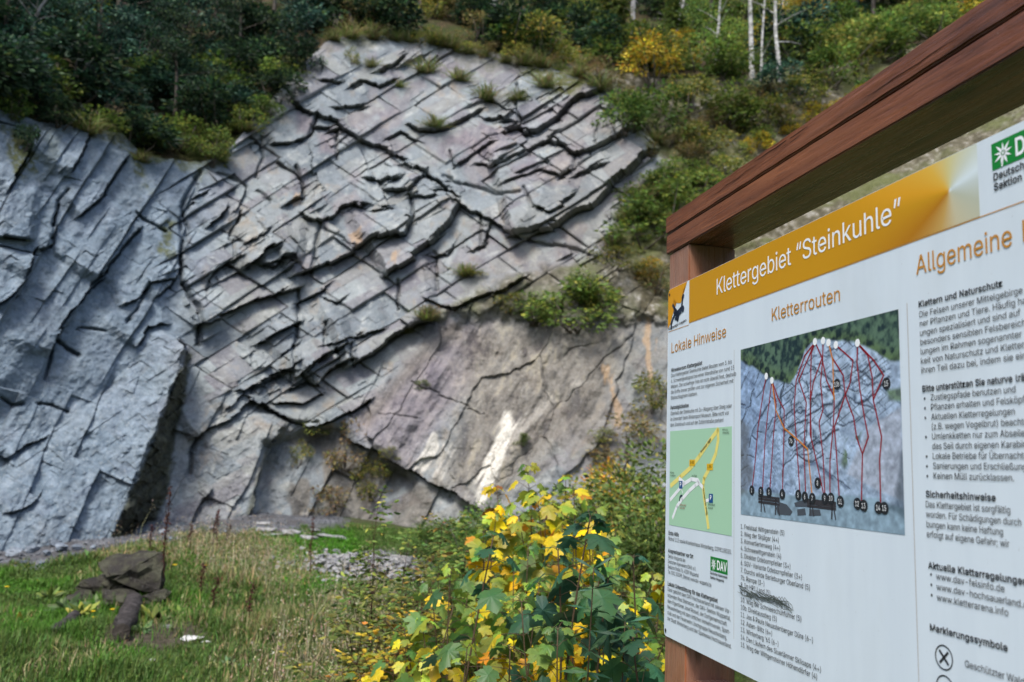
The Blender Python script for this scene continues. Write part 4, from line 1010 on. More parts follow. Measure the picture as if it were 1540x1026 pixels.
GLYPH_DATA = r'''
!98|34,80 32,254 66,254 64,80|49,-2 43,-1 38,1 33,4 29,9 27,15 26,20 27,26 29,32 33,37 38,40 43,42 49,43 55,42 60,40 65,37 69,32 71,26 72,20 71,15 69,9 65,4 60,1 55,-1
A240|8,0 101,254 138,254 231,0 198,0 144,151 132,186 116,239 123,239 106,185 95,151 43,0|55,71 55,99 185,99 185,71
B228|30,0 30,254 121,254 137,253 152,250 164,245 175,239 184,230 190,221 195,210 198,199 199,187 198,177 197,168 193,160 189,153 184,148 178,143 172,139 165,136 157,133 157,131 166,130 174,127 182,123 189,117 196,110 201,102 205,92 208,81 209,68 208,56 205,44 200,33 193,24 184,16 172,9 158,4 142,1 123,0|62,29 122,29 140,30 154,34 165,40 172,48 176,58 178,68 177,77 175,85 171,92 166,99 160,104 153,109 144,113 135,115 124,115 62,115|62,143 119,143 128,143 136,145 144,148 151,152 157,157 162,163 165,170 167,178 168,186 167,197 163,206 156,214 147,221 135,225 120,226 62,226
C255|134,-3 113,-2 93,4 75,12 59,25 46,40 35,58 27,78 22,101 20,127 22,153 27,176 35,197 46,215 59,230 75,242 93,251 113,256 134,258 146,257 158,255 170,252 181,248 191,242 201,236 210,228 217,219 224,209 229,198 234,187 236,174 204,174 202,183 199,190 195,197 190,204 185,209 179,214 172,218 165,222 158,224 150,226 142,228 134,228 119,227 105,223 92,216 80,207 71,196 62,182 57,166 53,148 52,127 53,107 57,88 63,72 71,59 80,47 92,38 105,32 119,28 134,26 142,27 150,28 158,30 165,33 172,36 179,40 185,45 190,51 195,57 199,64 202,72 204,80 236,80 234,68 229,56 224,45 217,36 210,27 201,19 192,12 181,7 170,2 159,-1 146,-3
D251|109,0 48,0 48,29 107,29 127,30 144,34 159,40 171,49 182,61 189,75 195,90 198,108 200,128 198,147 195,165 190,180 182,194 172,205 160,214 145,221 129,225 110,226 47,226 47,254 113,254 136,253 157,248 176,239 192,228 206,213 217,196 225,175 229,153 231,128 229,102 224,80 217,59 206,42 192,27 175,15 156,7 134,2|62,254 62,0 30,0 30,254
E209|30,0 30,254 186,254 186,226 62,226 62,143 178,143 178,114 62,114 62,29 188,29 188,0
F205|30,0 30,254 185,254 185,226 62,226 62,139 173,139 173,111 62,111 62,0
G260|134,-3 113,-2 93,4 75,13 59,25 45,40 35,58 27,78 22,102 20,127 22,153 27,176 35,197 45,215 59,230 74,242 92,251 112,256 132,258 146,257 158,255 170,252 181,247 192,242 202,235 210,227 218,218 225,208 230,198 234,186 237,174 204,174 201,182 198,190 194,197 189,203 184,208 178,213 172,218 165,221 158,224 150,226 141,227 133,228 118,227 104,223 92,216 80,207 70,196 62,182 57,166 53,148 52,127 53,107 57,88 63,72 71,59 81,47 92,38 105,32 119,28 134,26 148,27 161,31 172,36 183,43 191,51 198,62 203,74 206,87 207,101 217,100 141,100 141,128 239,128 239,100 237,80 233,62 225,45 215,31 203,19 188,9 172,2 154,-2
H258|30,0 30,254 62,254 62,144 196,144 196,254 228,254 228,0 196,0 196,116 62,116 62,0
I150|16,0 16,29 59,29 59,226 16,226 16,254 135,254 135,226 91,226 91,29 135,29 135,0
J198|93,-3 71,-1 53,5 38,16 26,31 19,50 17,73 17,86 49,86 49,73 50,58 54,47 61,37 70,30 80,26 93,25 105,26 115,30 124,37 131,47 135,58 136,73 136,254 168,254 168,73 166,50 159,31 147,16 132,5 113,-1
K233|52,73 52,108 70,131 87,152 106,172 182,254 224,254 116,138 114,138|30,0 30,254 62,254 62,167 62,112 62,97 62,0|186,0 94,130 114,155 224,0
L196|30,0 30,254 62,254 62,29 181,29 181,0
M314|30,0 30,254 76,254 139,94 144,79 150,61 156,42 161,24 154,24 159,41 165,61 171,79 176,94 238,254 284,254 284,0 252,0 252,145 252,163 253,184 253,207 253,229 256,229 249,205 241,181 234,161 228,145 171,0 143,0 85,145 80,160 72,181 65,204 56,229 59,229 60,208 60,186 61,164 61,145 61,0
N262|30,0 30,254 68,254 172,91 181,75 194,53 207,27 202,27 200,54 200,79 199,97 199,254 232,254 232,0 193,0 101,145 89,165 74,191 54,226 60,227 61,192 62,164 62,145 62,0
O266|133,-3 112,-2 93,4 75,12 59,25 46,40 35,58 27,78 22,101 20,127 22,153 27,176 35,197 46,215 59,230 75,242 93,251 112,256 133,258 155,256 174,251 192,242 208,230 221,215 232,197 240,176 245,153 247,127 245,101 240,78 232,58 221,40 208,25 192,12 174,4 155,-2|133,26 148,28 162,32 175,38 186,47 196,58 204,72 210,88 214,106 215,127 214,148 210,166 204,182 196,196 186,207 175,216 162,223 148,227 133,228 119,227 105,223 92,216 81,207 71,196 63,182 57,166 53,148 52,127 53,106 57,88 63,72 71,58 81,47 92,38 105,32 119,28
P222|30,0 30,254 118,254 136,253 152,250 166,244 178,236 187,226 195,215 200,202 203,189 204,174 203,159 200,145 195,133 187,121 178,112 166,104 152,98 136,94 118,93 55,93 55,121 116,121 129,122 139,124 149,128 156,133 162,139 167,147 170,155 172,164 172,174 172,184 170,193 167,201 162,208 156,214 148,219 139,223 129,225 116,226 62,226 62,0
R224|30,0 30,254 118,254 136,253 153,250 167,244 178,237 188,227 195,217 200,204 204,191 205,176 204,161 200,148 195,136 188,125 178,116 166,109 152,103 136,100 118,99 48,99 48,128 117,128 129,128 140,130 149,133 156,138 162,143 167,150 170,158 172,167 173,176 172,186 170,194 167,202 162,209 156,215 149,220 140,223 129,225 116,226 62,226 62,0|177,0 115,115 151,115 214,0
S223|112,-4 94,-3 78,0 64,5 51,11 41,20 32,30 25,42 21,54 19,68 52,68 54,59 57,51 62,44 68,38 75,33 83,29 92,27 102,25 112,25 123,25 133,27 143,30 151,34 159,40 165,46 169,53 172,61 173,70 172,77 170,84 166,89 161,94 155,99 148,102 122,111 92,120 72,126 56,135 43,145 34,156 28,170 26,186 27,200 31,213 37,224 46,234 57,242 69,249 83,254 97,257 114,258 130,257 145,254 158,249 170,242 180,234 189,224 195,213 199,202 200,189 169,189 166,201 160,211 151,219 140,225 127,228 112,229 102,229 92,227 84,224 76,220 70,215 64,209 61,203 58,195 58,188 58,180 61,173 65,167 71,162 78,158 85,154 106,147 132,140 156,132 164,128 172,124 179,119 186,113 192,106 197,99 201,90 203,80 204,69 203,56 199,43 193,32 185,21 174,13 162,5 147,0 130,-3
T224|16,226 16,254 208,254 208,226 128,226 128,0 96,0 96,226
U258|129,-4 110,-3 93,1 77,8 63,17 52,27 42,40 36,54 31,70 30,87 30,254 62,254 62,89 63,77 66,66 70,57 77,48 84,40 94,34 104,29 116,27 129,26 143,27 155,29 165,34 175,40 182,48 188,57 193,66 195,77 196,89 196,254 229,254 229,87 227,70 223,54 216,40 207,27 195,17 182,8 166,1 149,-3
V240|102,0 8,254 42,254 96,103 108,69 124,15 117,15 133,69 145,103 197,254 231,254 139,0
W343|78,0 8,254 41,254 82,98 88,73 93,47 98,20 95,20 100,47 106,73 112,98 153,254 190,254 231,98 237,73 243,47 249,20 244,20 249,47 255,73 261,98 302,254 335,254 265,0 228,0 184,161 176,196 168,237 175,237 167,197 159,161 115,0
Z219|21,0 21,23 137,193 153,215 170,238 174,227 143,226 111,226 20,226 20,254 198,254 198,231 84,64 67,40 49,17 45,27 76,28 107,29 200,29 200,0
a194|80,-4 68,-4 57,-1 47,2 38,8 30,14 24,22 19,32 16,42 15,54 16,64 18,73 22,80 26,87 32,92 39,97 46,100 54,103 63,105 89,110 117,113 133,117 138,127 138,128 137,136 136,142 133,148 130,153 125,158 120,161 113,163 106,165 98,165 89,165 82,164 75,161 59,150 50,137 20,146 26,156 32,165 39,173 48,179 57,184 66,188 77,190 87,192 97,192 119,190 128,187 135,184 143,180 150,175 156,168 161,160 165,150 168,139 168,126 168,0 138,0 138,26 136,26 126,12 121,8 115,4 108,1 100,-2 90,-4|85,23 96,23 106,26 114,29 121,34 127,40 132,47 135,54 137,61 138,69 138,95 130,91 116,88 100,86 88,84 67,79 61,77 56,74 52,70 48,65 47,59 46,52 46,46 48,41 51,36 55,32 59,29 65,26 71,24 78,23
b212|115,-4 104,-3 94,-1 86,2 79,6 74,11 69,16 59,29 56,29 56,0 26,0 26,254 57,254 57,160 59,160 69,173 73,178 79,182 86,186 94,190 103,192 115,192 130,191 144,187 156,180 168,171 177,160 185,146 191,131 194,113 195,94 194,75 191,58 185,42 177,29 168,17 157,8 144,1 130,-3|110,23 121,24 131,28 140,33 147,40 153,48 158,58 161,70 163,82 164,95 163,108 161,120 158,131 153,140 147,149 140,156 131,161 121,164 110,165 99,164 89,161 81,156 73,149 67,141 62,131 59,120 57,108 56,95 57,81 59,69 63,58 67,48 73,39 81,32 89,27 99,24
c198|104,-4 87,-3 72,1 58,8 46,17 36,29 28,43 22,58 18,75 17,94 18,113 22,130 28,146 36,159 46,171 58,180 72,187 87,191 104,192 113,192 122,191 130,189 138,186 146,182 153,178 159,173 165,167 170,161 174,154 178,146 181,138 151,131 145,145 135,155 121,162 104,165 92,164 81,161 73,155 65,148 59,139 54,129 51,118 49,106 48,94 49,81 51,70 54,59 59,49 65,40 73,33 81,28 92,24 104,23 121,26 135,33 146,44 152,59 181,51 179,43 175,35 171,28 165,22 160,16 153,11 146,6 138,3 130,0 122,-2 113,-4
d212|98,-4 82,-3 68,1 56,8 44,17 35,29 27,42 22,58 18,75 17,94 18,113 22,131 27,146 35,160 45,171 56,180 69,187 83,191 98,192 109,192 118,190 126,186 133,182 139,178 144,173 153,160 155,160 155,254 186,254 186,0 156,0 156,29 153,29 143,16 139,11 133,6 126,2 118,-1 109,-3|102,23 113,24 123,27 132,32 139,39 145,48 150,58 153,69 155,81 156,95 155,108 153,120 150,131 145,141 139,149 132,156 123,161 113,164 102,165 91,164 81,161 72,156 65,149 59,140 54,131 51,120 49,108 48,95 49,82 51,70 54,58 59,48 65,40 73,33 81,28 91,24
e202|106,-4 88,-3 73,1 58,8 46,17 36,29 28,42 22,58 18,75 17,93 18,112 22,129 28,145 36,159 46,170 58,180 71,187 86,191 103,192 113,192 123,190 133,187 142,183 151,177 160,170 167,162 173,152 179,141 182,128 185,113 186,97 186,85 37,85 37,110 169,110 155,101 154,113 152,124 149,134 144,143 138,151 131,157 123,161 113,164 103,165 92,164 82,161 73,157 66,151 59,143 54,135 51,125 49,116 48,105 48,89 49,75 51,64 55,53 61,44 67,37 76,31 85,26 95,24 106,23 114,23 120,25 127,26 133,29 138,32 143,36 147,41 150,47 153,53 182,45 179,36 174,27 168,20 160,13 151,7 141,2 130,-1 119,-3
f127|114,190 114,164 3,164 3,190|40,0 40,216 41,226 44,235 48,243 53,250 60,255 68,259 76,262 85,264 94,265 111,263 121,260 114,234 107,236 97,237 89,236 82,234 77,230 74,225 72,218 71,209 71,0
g212|103,-75 90,-75 78,-73 67,-70 57,-66 49,-61 41,-55 35,-49 30,-42 25,-35 51,-20 61,-33 65,-37 71,-41 77,-44 85,-47 93,-48 103,-49 118,-47 130,-44 141,-38 149,-29 154,-17 156,-3 156,34 153,34 143,21 139,16 133,12 126,8 118,5 109,3 97,2 83,4 69,7 56,13 45,22 35,32 28,45 22,60 18,77 17,96 18,114 22,131 27,147 35,160 45,171 56,180 69,187 83,191 98,192 109,192 119,190 127,186 134,182 139,178 144,173 154,159 157,159 157,190 186,190 186,-4 185,-20 181,-33 175,-45 167,-54 157,-62 145,-68 132,-72 118,-74|102,30 113,30 123,33 132,38 139,44 145,51 150,61 153,71 156,83 156,96 156,109 153,121 150,132 145,141 139,150 132,156 123,161 114,164 102,165 91,164 81,161 73,156 65,149 59,141 54,131 51,120 49,109 48,96 49,84 51,72 54,61 59,52 65,44 73,38 81,33 91,30
h205|57,113 57,0 26,0 26,254 57,254 57,144 51,144 58,159 66,172 76,181 87,187 100,191 114,192 126,191 137,189 148,184 157,178 164,170 170,160 175,149 178,135 179,120 179,0 148,0 148,118 147,131 143,143 136,152 128,159 117,163 105,165 96,164 88,162 80,159 74,154 68,148 63,141 60,133 58,124
i83|26,0 26,190 57,190 57,0|42,221 36,222 31,224 27,227 23,231 21,236 21,242 21,247 23,252 27,256 31,259 36,261 42,262 47,261 52,259 57,256 60,252 62,247 63,242 62,236 60,231 57,227 52,224 47,222
j83|26,190 57,190 57,-15 56,-26 54,-36 51,-45 46,-53 40,-59 32,-65 24,-68 13,-71 2,-71 -5,-71 -5,-43 1,-43 9,-43 15,-40 20,-36 24,-30 26,-23 26,-15|42,221 36,222 31,224 27,227 23,231 21,236 20,242 21,247 23,252 27,256 31,259 36,261 42,262 47,261 52,259 57,256 60,252 62,247 63,242 62,236 60,231 57,227 52,224 47,222
k190|55,68 55,106 60,106 142,190 180,190 92,100 89,100|26,0 26,254 57,254 57,0|147,0 74,93 96,114 186,0
l94|70,-1 56,0 45,4 37,10 31,19 27,29 26,42 26,254 57,254 57,49 57,42 58,35 60,31 63,28 67,27 73,26 80,26 85,27 90,1 81,0
m305|26,0 26,190 56,190 56,148 54,148 57,157 61,166 66,173 72,179 79,184 86,188 94,191 102,193 110,193 123,192 134,187 144,180 151,171 157,160 160,147 156,147 159,156 163,164 169,172 175,178 182,183 190,187 199,191 208,192 218,193 229,192 239,190 249,186 257,180 264,173 270,164 275,154 278,141 278,128 278,0 248,0 248,127 247,139 243,149 236,156 228,161 219,164 209,165 201,165 194,163 187,160 181,156 177,151 173,145 170,139 168,131 168,124 168,0 137,0 137,130 136,140 132,148 126,156 119,161 110,164 100,165 92,165 85,163 79,160 73,156 67,151 63,145 60,137 58,129 57,119 57,0
n205|57,113 57,0 26,0 26,190 56,190 56,144 51,144 58,159 66,172 76,181 87,187 100,191 114,192 126,191 137,189 147,184 156,178 164,170 170,160 175,149 178,135 179,120 179,0 148,0 148,118 147,131 143,143 136,152 128,159 117,163 105,165 96,164 88,162 80,159 74,154 68,148 63,141 60,133 58,124
o207|104,-4 87,-3 72,1 58,8 46,17 36,29 28,43 22,58 18,75 17,94 18,113 22,130 28,146 36,159 46,171 58,180 72,187 87,191 104,192 120,191 136,187 149,180 161,171 171,159 180,146 186,130 189,113 191,94 189,75 186,58 180,43 171,29 161,17 149,8 136,1 120,-3|104,23 116,24 126,28 135,33 143,40 149,49 154,59 157,70 159,81 160,94 159,106 157,118 154,129 149,139 143,148 135,155 126,161 116,164 104,165 92,164 81,161 73,155 65,148 59,139 54,129 51,118 49,106 48,94 49,81 51,70 54,59 59,49 65,40 73,33 81,28 92,24
p212|26,-71 26,190 56,190 56,160 59,160 69,173 73,178 79,182 86,186 94,190 103,192 115,192 130,191 144,187 156,180 168,171 177,160 185,146 191,131 194,113 195,94 194,75 191,58 185,42 177,29 168,17 157,8 144,1 130,-3 115,-4 104,-3 94,-1 86,2 79,6 74,11 69,16 59,29 57,29 57,-71|110,23 121,24 131,28 140,33 147,40 153,48 158,58 161,70 163,82 164,95 163,108 161,120 158,131 153,140 147,149 140,156 131,161 121,164 110,165 99,164 89,161 81,156 73,149 67,141 62,131 59,120 57,108 56,95 57,81 59,69 63,58 67,48 73,39 81,32 89,27 99,24
r129|26,0 26,190 56,190 56,160 58,160 62,169 68,177 76,184 85,188 96,191 107,192 115,192 122,192 122,161 115,162 103,163 95,162 87,160 80,157 73,153 67,148 63,142 60,135 58,127 57,118 57,0
s182|91,-4 78,-3 67,-2 56,2 46,6 38,12 31,19 25,27 21,37 18,47 47,53 50,44 55,36 62,30 70,26 80,24 91,23 103,24 113,26 122,31 129,37 133,44 134,51 133,58 131,63 127,68 122,72 115,75 106,78 75,85 59,90 46,96 36,104 29,113 25,124 23,137 24,147 27,157 33,166 39,173 48,180 58,185 69,189 81,191 94,192 106,192 117,190 127,186 136,182 143,176 149,170 155,162 159,154 162,145 134,139 131,146 127,152 121,158 114,163 105,165 94,166 83,165 74,163 65,158 59,153 56,146 54,139 55,132 58,126 62,122 68,118 76,114 86,111 115,105 131,100 143,93 153,86 160,76 164,66 166,53 165,43 161,33 156,24 149,16 140,9 130,3 118,-1 105,-3
t114|102,190 102,164 3,164 3,190|32,236 63,236 63,49 64,41 65,35 68,31 72,27 78,26 85,25 93,26 101,27 107,1 96,-1 84,-2 69,-1 56,4 46,11 38,20 34,32 32,46
u205|91,-3 79,-2 68,1 57,5 48,12 41,20 35,29 30,41 27,54 26,69 26,190 57,190 57,72 58,58 62,47 68,37 77,31 88,26 100,25 109,26 117,28 125,31 131,36 137,41 142,48 145,57 147,66 148,76 148,190 179,190 179,0 149,0 149,46 154,46 147,30 139,18 129,8 117,2 105,-1
v194|81,0 9,190 42,190 83,78 93,43 103,10 92,10 101,43 112,78 152,190 186,190 113,0
w283|69,0 11,190 44,190 67,107 77,68 88,21 82,21 93,67 103,107 126,190 158,190 181,107 191,68 201,21 196,21 206,68 217,107 240,190 272,190 215,0 184,0 159,86 152,112 145,140 138,169 145,169 138,140 131,112 124,86 99,0
x189|10,0 86,109 86,86 14,190 50,190 74,153 90,127 104,103 88,103 101,127 117,153 141,190 176,190 104,84 104,107 179,0 143,0 115,43 100,68 86,91 102,91 89,68 74,43 46,0
y194|24,-69 31,-43 36,-44 52,-44 57,-43 61,-41 65,-37 69,-32 72,-26 75,-18 81,-1 9,190 42,190 83,78 93,43 103,10 92,10 101,43 112,78 153,190 186,190 102,-29 98,-38 93,-47 88,-54 83,-59 76,-64 70,-68 62,-70 54,-72 46,-73 32,-72
z190|21,0 21,23 127,160 127,161 24,161 24,190 166,190 166,165 63,30 63,28 169,28 169,0
ä194|80,-4 68,-4 57,-1 47,2 38,8 30,14 24,22 19,32 16,42 15,54 16,64 18,73 22,80 26,87 32,92 39,97 46,100 54,103 63,105 89,110 117,113 133,117 138,127 138,128 137,136 136,142 133,148 130,153 125,158 120,161 113,163 106,165 98,165 89,165 82,164 75,161 59,150 50,137 20,146 26,156 32,165 39,173 48,179 57,184 66,188 77,190 87,192 97,192 119,190 128,187 135,184 143,180 150,175 156,168 161,160 165,150 168,139 168,126 168,0 138,0 138,26 136,26 126,12 121,8 115,4 108,1 100,-2 90,-4|85,23 96,23 106,26 114,29 121,34 127,40 132,47 135,54 137,61 138,69 138,95 130,91 116,88 100,86 88,84 67,79 61,77 56,74 52,70 48,65 47,59 46,52 46,46 48,41 51,36 55,32 59,29 65,26 71,24 78,23|131,221 125,222 120,224 116,227 113,231 111,236 110,242 111,247 113,252 116,256 120,259 125,261 131,262 136,261 141,259 145,256 148,252 150,247 151,242 150,236 148,231 145,227 141,224 136,222|59,221 53,222 49,224 44,227 41,231 39,236 38,242 39,247 41,252 44,256 49,259 53,261 59,262 64,261 69,259 73,256 76,252 78,247 79,242 78,236 76,231 73,227 69,224 64,222
ö207|104,-4 87,-3 72,1 58,8 46,17 36,29 28,43 22,58 18,75 17,94 18,113 22,130 28,146 36,159 46,171 58,180 72,187 87,191 104,192 120,191 136,187 149,180 161,171 171,159 180,146 186,130 189,113 191,94 189,75 186,58 180,43 171,29 161,17 149,8 136,1 120,-3|104,23 116,24 126,28 135,33 143,40 149,49 154,59 157,70 159,81 160,94 159,106 157,118 154,129 149,139 143,148 135,155 126,161 116,164 104,165 92,164 81,161 73,155 65,148 59,139 54,129 51,118 49,106 48,94 49,81 51,70 54,59 59,49 65,40 73,33 81,28 92,24|140,221 134,222 130,224 125,227 122,231 120,236 119,242 120,247 122,252 125,256 130,259 134,261 140,262 145,261 150,259 154,256 157,252 159,247 160,242 159,236 157,231 154,227 150,224 145,222|68,221 62,222 58,224 53,227 50,231 48,236 47,242 48,247 50,252 53,256 58,259 62,261 68,262 73,261 78,259 82,256 85,252 87,247 88,242 87,236 85,231 82,227 78,224 73,222
ü205|91,-3 79,-2 68,1 57,5 48,12 41,20 35,29 30,41 27,54 26,69 26,190 57,190 57,72 58,58 62,47 68,37 77,31 88,26 100,25 109,26 117,28 125,31 131,36 137,41 142,48 145,57 147,66 148,76 148,190 179,190 179,0 149,0 149,46 154,46 147,30 139,18 129,8 117,2 105,-1|138,221 133,222 128,224 124,227 121,231 119,236 118,242 119,247 121,252 124,256 128,259 133,261 138,262 144,261 148,259 153,256 156,252 158,247 159,242 158,236 156,231 153,227 148,224 144,222|67,221 61,222 56,224 52,227 49,231 47,236 46,242 47,247 49,252 52,256 56,259 61,261 67,262 72,261 77,259 81,256 84,252 86,247 87,242 86,236 84,231 81,227 77,224 72,222
Ö266|133,-3 112,-2 93,4 75,12 59,25 46,40 35,58 27,78 22,101 20,127 22,153 27,176 35,197 46,215 59,230 75,242 93,251 112,256 133,258 155,256 174,251 192,242 208,230 221,215 232,197 240,176 245,153 247,127 245,101 240,78 232,58 221,40 208,25 192,12 174,4 155,-2|133,26 148,28 162,32 175,38 186,47 196,58 204,72 210,88 214,106 215,127 214,148 210,166 204,182 196,196 186,207 175,216 162,223 148,227 133,228 119,227 105,223 92,216 81,207 71,196 63,182 57,166 53,148 52,127 53,106 57,88 63,72 71,58 81,47 92,38 105,32 119,28|170,286 164,287 159,289 155,292 152,296 150,301 149,306 150,312 152,316 155,321 159,324 164,326 170,326 175,326 180,324 184,321 187,316 189,312 190,306 189,301 187,296 184,292 180,289 175,287|98,286 92,287 88,289 83,292 80,296 78,301 77,306 78,312 80,316 83,321 88,324 92,326 98,326 103,326 108,324 112,321 115,316 117,312 118,306 117,301 115,296 112,292 108,289 103,287
Ü258|129,-4 110,-3 93,1 77,8 63,17 52,27 42,40 36,54 31,70 30,87 30,254 62,254 62,89 63,77 66,66 70,57 77,48 84,40 94,34 104,29 116,27 129,26 143,27 155,29 165,34 175,40 182,48 188,57 193,66 195,77 196,89 196,254 229,254 229,87 227,70 223,54 216,40 207,27 195,17 182,8 166,1 149,-3|165,286 160,287 155,289 151,292 148,296 146,301 145,306 146,312 148,316 151,321 155,324 160,326 165,326 171,326 175,324 180,321 183,316 185,312 186,306 185,301 183,296 180,292 175,289 171,287|94,286 88,287 83,289 79,292 76,296 74,301 73,306 74,312 76,316 79,321 83,324 88,326 94,326 99,326 104,324 108,321 111,316 113,312 114,306 113,301 111,296 108,292 104,289 99,287
ß221|61,181 61,0 30,0 30,181 32,204 39,224 50,239 64,249 80,256 98,258 109,257 120,255 130,251 140,246 148,240 156,231 161,222 165,210 166,197 166,189 164,182 162,175 154,161 146,149 143,136 143,130 145,125 149,121 163,108 181,94 186,89 191,83 196,76 199,68 201,60 202,50 201,39 198,30 193,21 187,14 179,8 170,3 159,-1 148,-3 135,-3 124,-3 113,-2 104,1 95,4 88,7 82,10 94,37 109,29 115,27 123,25 133,25 144,26 153,28 161,32 166,38 170,44 171,52 170,59 168,64 165,69 150,83 132,97 127,102 122,107 117,113 114,120 112,128 111,136 112,143 113,148 115,153 124,165 132,177 134,181 135,187 136,194 135,205 131,214 125,221 117,226 108,228 98,229 87,228 78,224 71,218 65,208 62,196
0226|113,-3 95,-2 79,3 65,12 53,24 42,39 34,57 29,77 25,101 24,127 25,153 29,177 35,197 43,215 53,230 65,242 79,251 95,256 113,258 131,256 147,251 161,242 174,230 184,215 192,197 198,177 201,153 203,127 201,101 198,77 192,57 184,39 174,24 162,12 147,3 131,-2|113,25 125,26 136,30 145,37 153,46 160,58 165,72 169,88 171,107 172,127 171,148 169,166 165,182 160,197 153,208 145,218 136,224 125,228 113,230 101,228 91,224 82,218 73,208 67,197 62,182 58,166 55,148 55,127 55,107 58,88 62,72 67,58 73,46 82,37 91,30 101,26
1226|38,0 38,27 195,27 195,0|138,254 138,0 106,0 106,224 105,224 43,179 43,213 99,254
2226|32,0 32,24 117,114 141,141 147,149 152,156 155,163 158,170 160,178 160,186 159,194 157,202 154,209 149,215 143,220 137,224 129,227 121,229 112,230 102,229 94,227 86,224 79,219 74,213 69,207 66,199 64,190 64,181 33,181 34,196 37,209 43,221 51,232 60,241 72,248 84,253 98,257 112,258 127,257 141,254 153,248 164,241 173,233 181,223 186,211 189,199 191,186 190,177 188,168 185,159 181,150 175,140 168,129 159,118 147,105 133,90 76,30 76,28 195,28 195,0
3226|109,-3 94,-2 80,0 66,5 54,11 44,19 35,29 28,40 24,52 22,66 55,66 56,58 59,50 63,44 69,38 75,33 83,30 91,27 100,25 109,25 119,26 129,27 138,30 145,35 152,40 157,46 161,54 164,63 165,72 164,81 162,90 158,98 153,105 146,112 137,117 127,121 115,123 101,124 78,124 78,150 144,224 144,226 35,226 35,254 186,254 186,230 106,139 106,144 124,145 140,143 154,138 167,131 177,122 185,111 192,99 195,86 196,72 195,58 191,45 185,33 177,22 166,13 154,6 141,1 125,-2
4226|20,53 20,79 123,254 155,254 54,83 54,81 207,81 207,53|141,0 141,61 141,73 141,159 171,159 171,0
5226|111,-3 96,-2 82,1 70,6 59,12 49,20 41,30 35,41 32,53 30,65 61,65 62,58 65,51 69,44 74,39 80,34 87,30 94,27 102,26 111,25 120,26 130,28 138,32 146,38 152,44 157,52 161,61 163,71 164,81 163,92 161,101 157,111 151,119 145,125 137,131 129,135 119,138 109,138 100,138 92,137 84,134 76,131 69,127 64,123 34,126 48,254 183,254 183,226 75,226 67,151 68,151 74,155 81,159 89,162 97,165 106,166 115,167 126,166 137,164 147,160 156,156 165,150 172,143 179,134 185,125 189,116 193,105 195,94 195,82 194,66 191,51 184,38 176,26 166,16 154,8 141,1 126,-2
6226|113,-3 98,-2 84,1 71,7 60,15 50,25 42,37 36,51 33,65 32,81 33,93 35,106 40,119 47,134 56,151 69,170 126,254 161,254 75,131 73,131 83,144 98,153 104,155 110,157 117,157 132,156 146,153 158,147 169,140 178,131 185,120 190,107 193,94 194,79 193,63 190,49 184,36 176,25 166,15 155,7 142,1 128,-2|113,24 123,25 131,27 139,31 146,37 152,43 157,51 161,59 163,69 164,79 163,89 161,98 157,107 152,114 146,121 139,126 131,130 123,132 113,133 104,132 95,130 87,126 80,121 74,114 69,107 65,99 63,89 62,79 63,69 65,59 69,51 74,43 80,37 87,31 95,27 104,25
7226|48,0 162,224 162,226 31,226 31,254 195,254 195,224 82,0
8226|113,-3 97,-2 82,1 68,6 56,13 45,21 37,31 31,42 27,54 26,68 27,78 29,88 33,98 37,106 43,114 51,121 58,126 67,130 76,132 76,133 65,138 55,145 46,154 40,165 36,177 35,190 36,203 40,214 45,225 53,234 62,242 73,249 85,254 99,257 113,258 128,257 141,254 153,249 164,242 173,234 181,225 186,214 190,203 191,190 190,177 186,165 180,154 171,145 162,138 150,133 150,132 159,130 168,126 176,121 183,114 189,106 194,98 197,88 200,78 200,68 199,54 195,42 189,31 181,21 171,13 158,6 145,1 130,-2|113,25 124,25 134,27 142,30 150,34 156,40 161,46 165,53 168,61 168,69 168,78 165,87 161,94 156,101 149,107 141,111 133,115 123,117 113,118 103,117 93,115 85,111 77,107 70,101 65,94 61,87 58,78 58,69 58,61 61,53 64,46 70,40 76,34 84,30 92,27 102,25|113,145 122,145 130,147 137,150 144,154 149,159 154,165 157,172 159,180 160,188 159,196 157,203 154,210 149,216 144,221 138,225 130,228 122,229 113,230 104,229 96,228 89,225 82,221 77,216 72,210 69,203 67,196 66,188 67,180 69,172 72,165 77,159 82,154 89,150 96,147 104,145
9226|113,258 128,257 142,253 155,247 166,239 176,229 184,217 190,204 193,189 194,173 194,161 191,148 186,135 180,120 170,103 158,84 100,0 65,0 151,124 154,124 144,111 128,101 122,99 116,98 109,97 94,98 81,102 69,107 58,114 49,124 41,134 36,147 33,161 32,176 33,191 36,205 42,218 50,230 60,239 71,247 84,253 98,257|113,230 104,229 95,227 87,223 80,218 74,211 69,204 66,195 63,186 63,176 63,166 66,156 69,148 74,140 80,134 87,129 95,125 104,122 113,122 123,122 131,125 139,129 146,134 152,140 157,147 161,156 163,165 164,175 163,185 161,195 157,204 152,211 146,218 139,223 131,227 123,229
.94|48,-2 42,-1 36,1 31,4 28,9 26,15 25,20 26,27 28,32 31,37 36,40 42,43 48,43 54,43 59,40 64,37 68,32 70,27 71,20 70,15 68,9 64,4 59,1 54,-1
,94|19,-60 34,36 68,36 42,-60
:94|48,-2 42,-1 36,1 31,4 28,9 26,15 25,20 26,27 28,32 31,37 36,40 42,43 48,43 54,43 59,40 64,37 68,32 70,27 71,20 70,15 68,9 64,4 59,1 54,-1|48,135 42,136 36,138 31,142 28,147 26,152 25,158 26,164 28,170 31,174 36,178 42,180 48,181 54,180 59,178 64,174 68,170 70,164 71,158 70,152 68,147 64,142 59,138 54,136
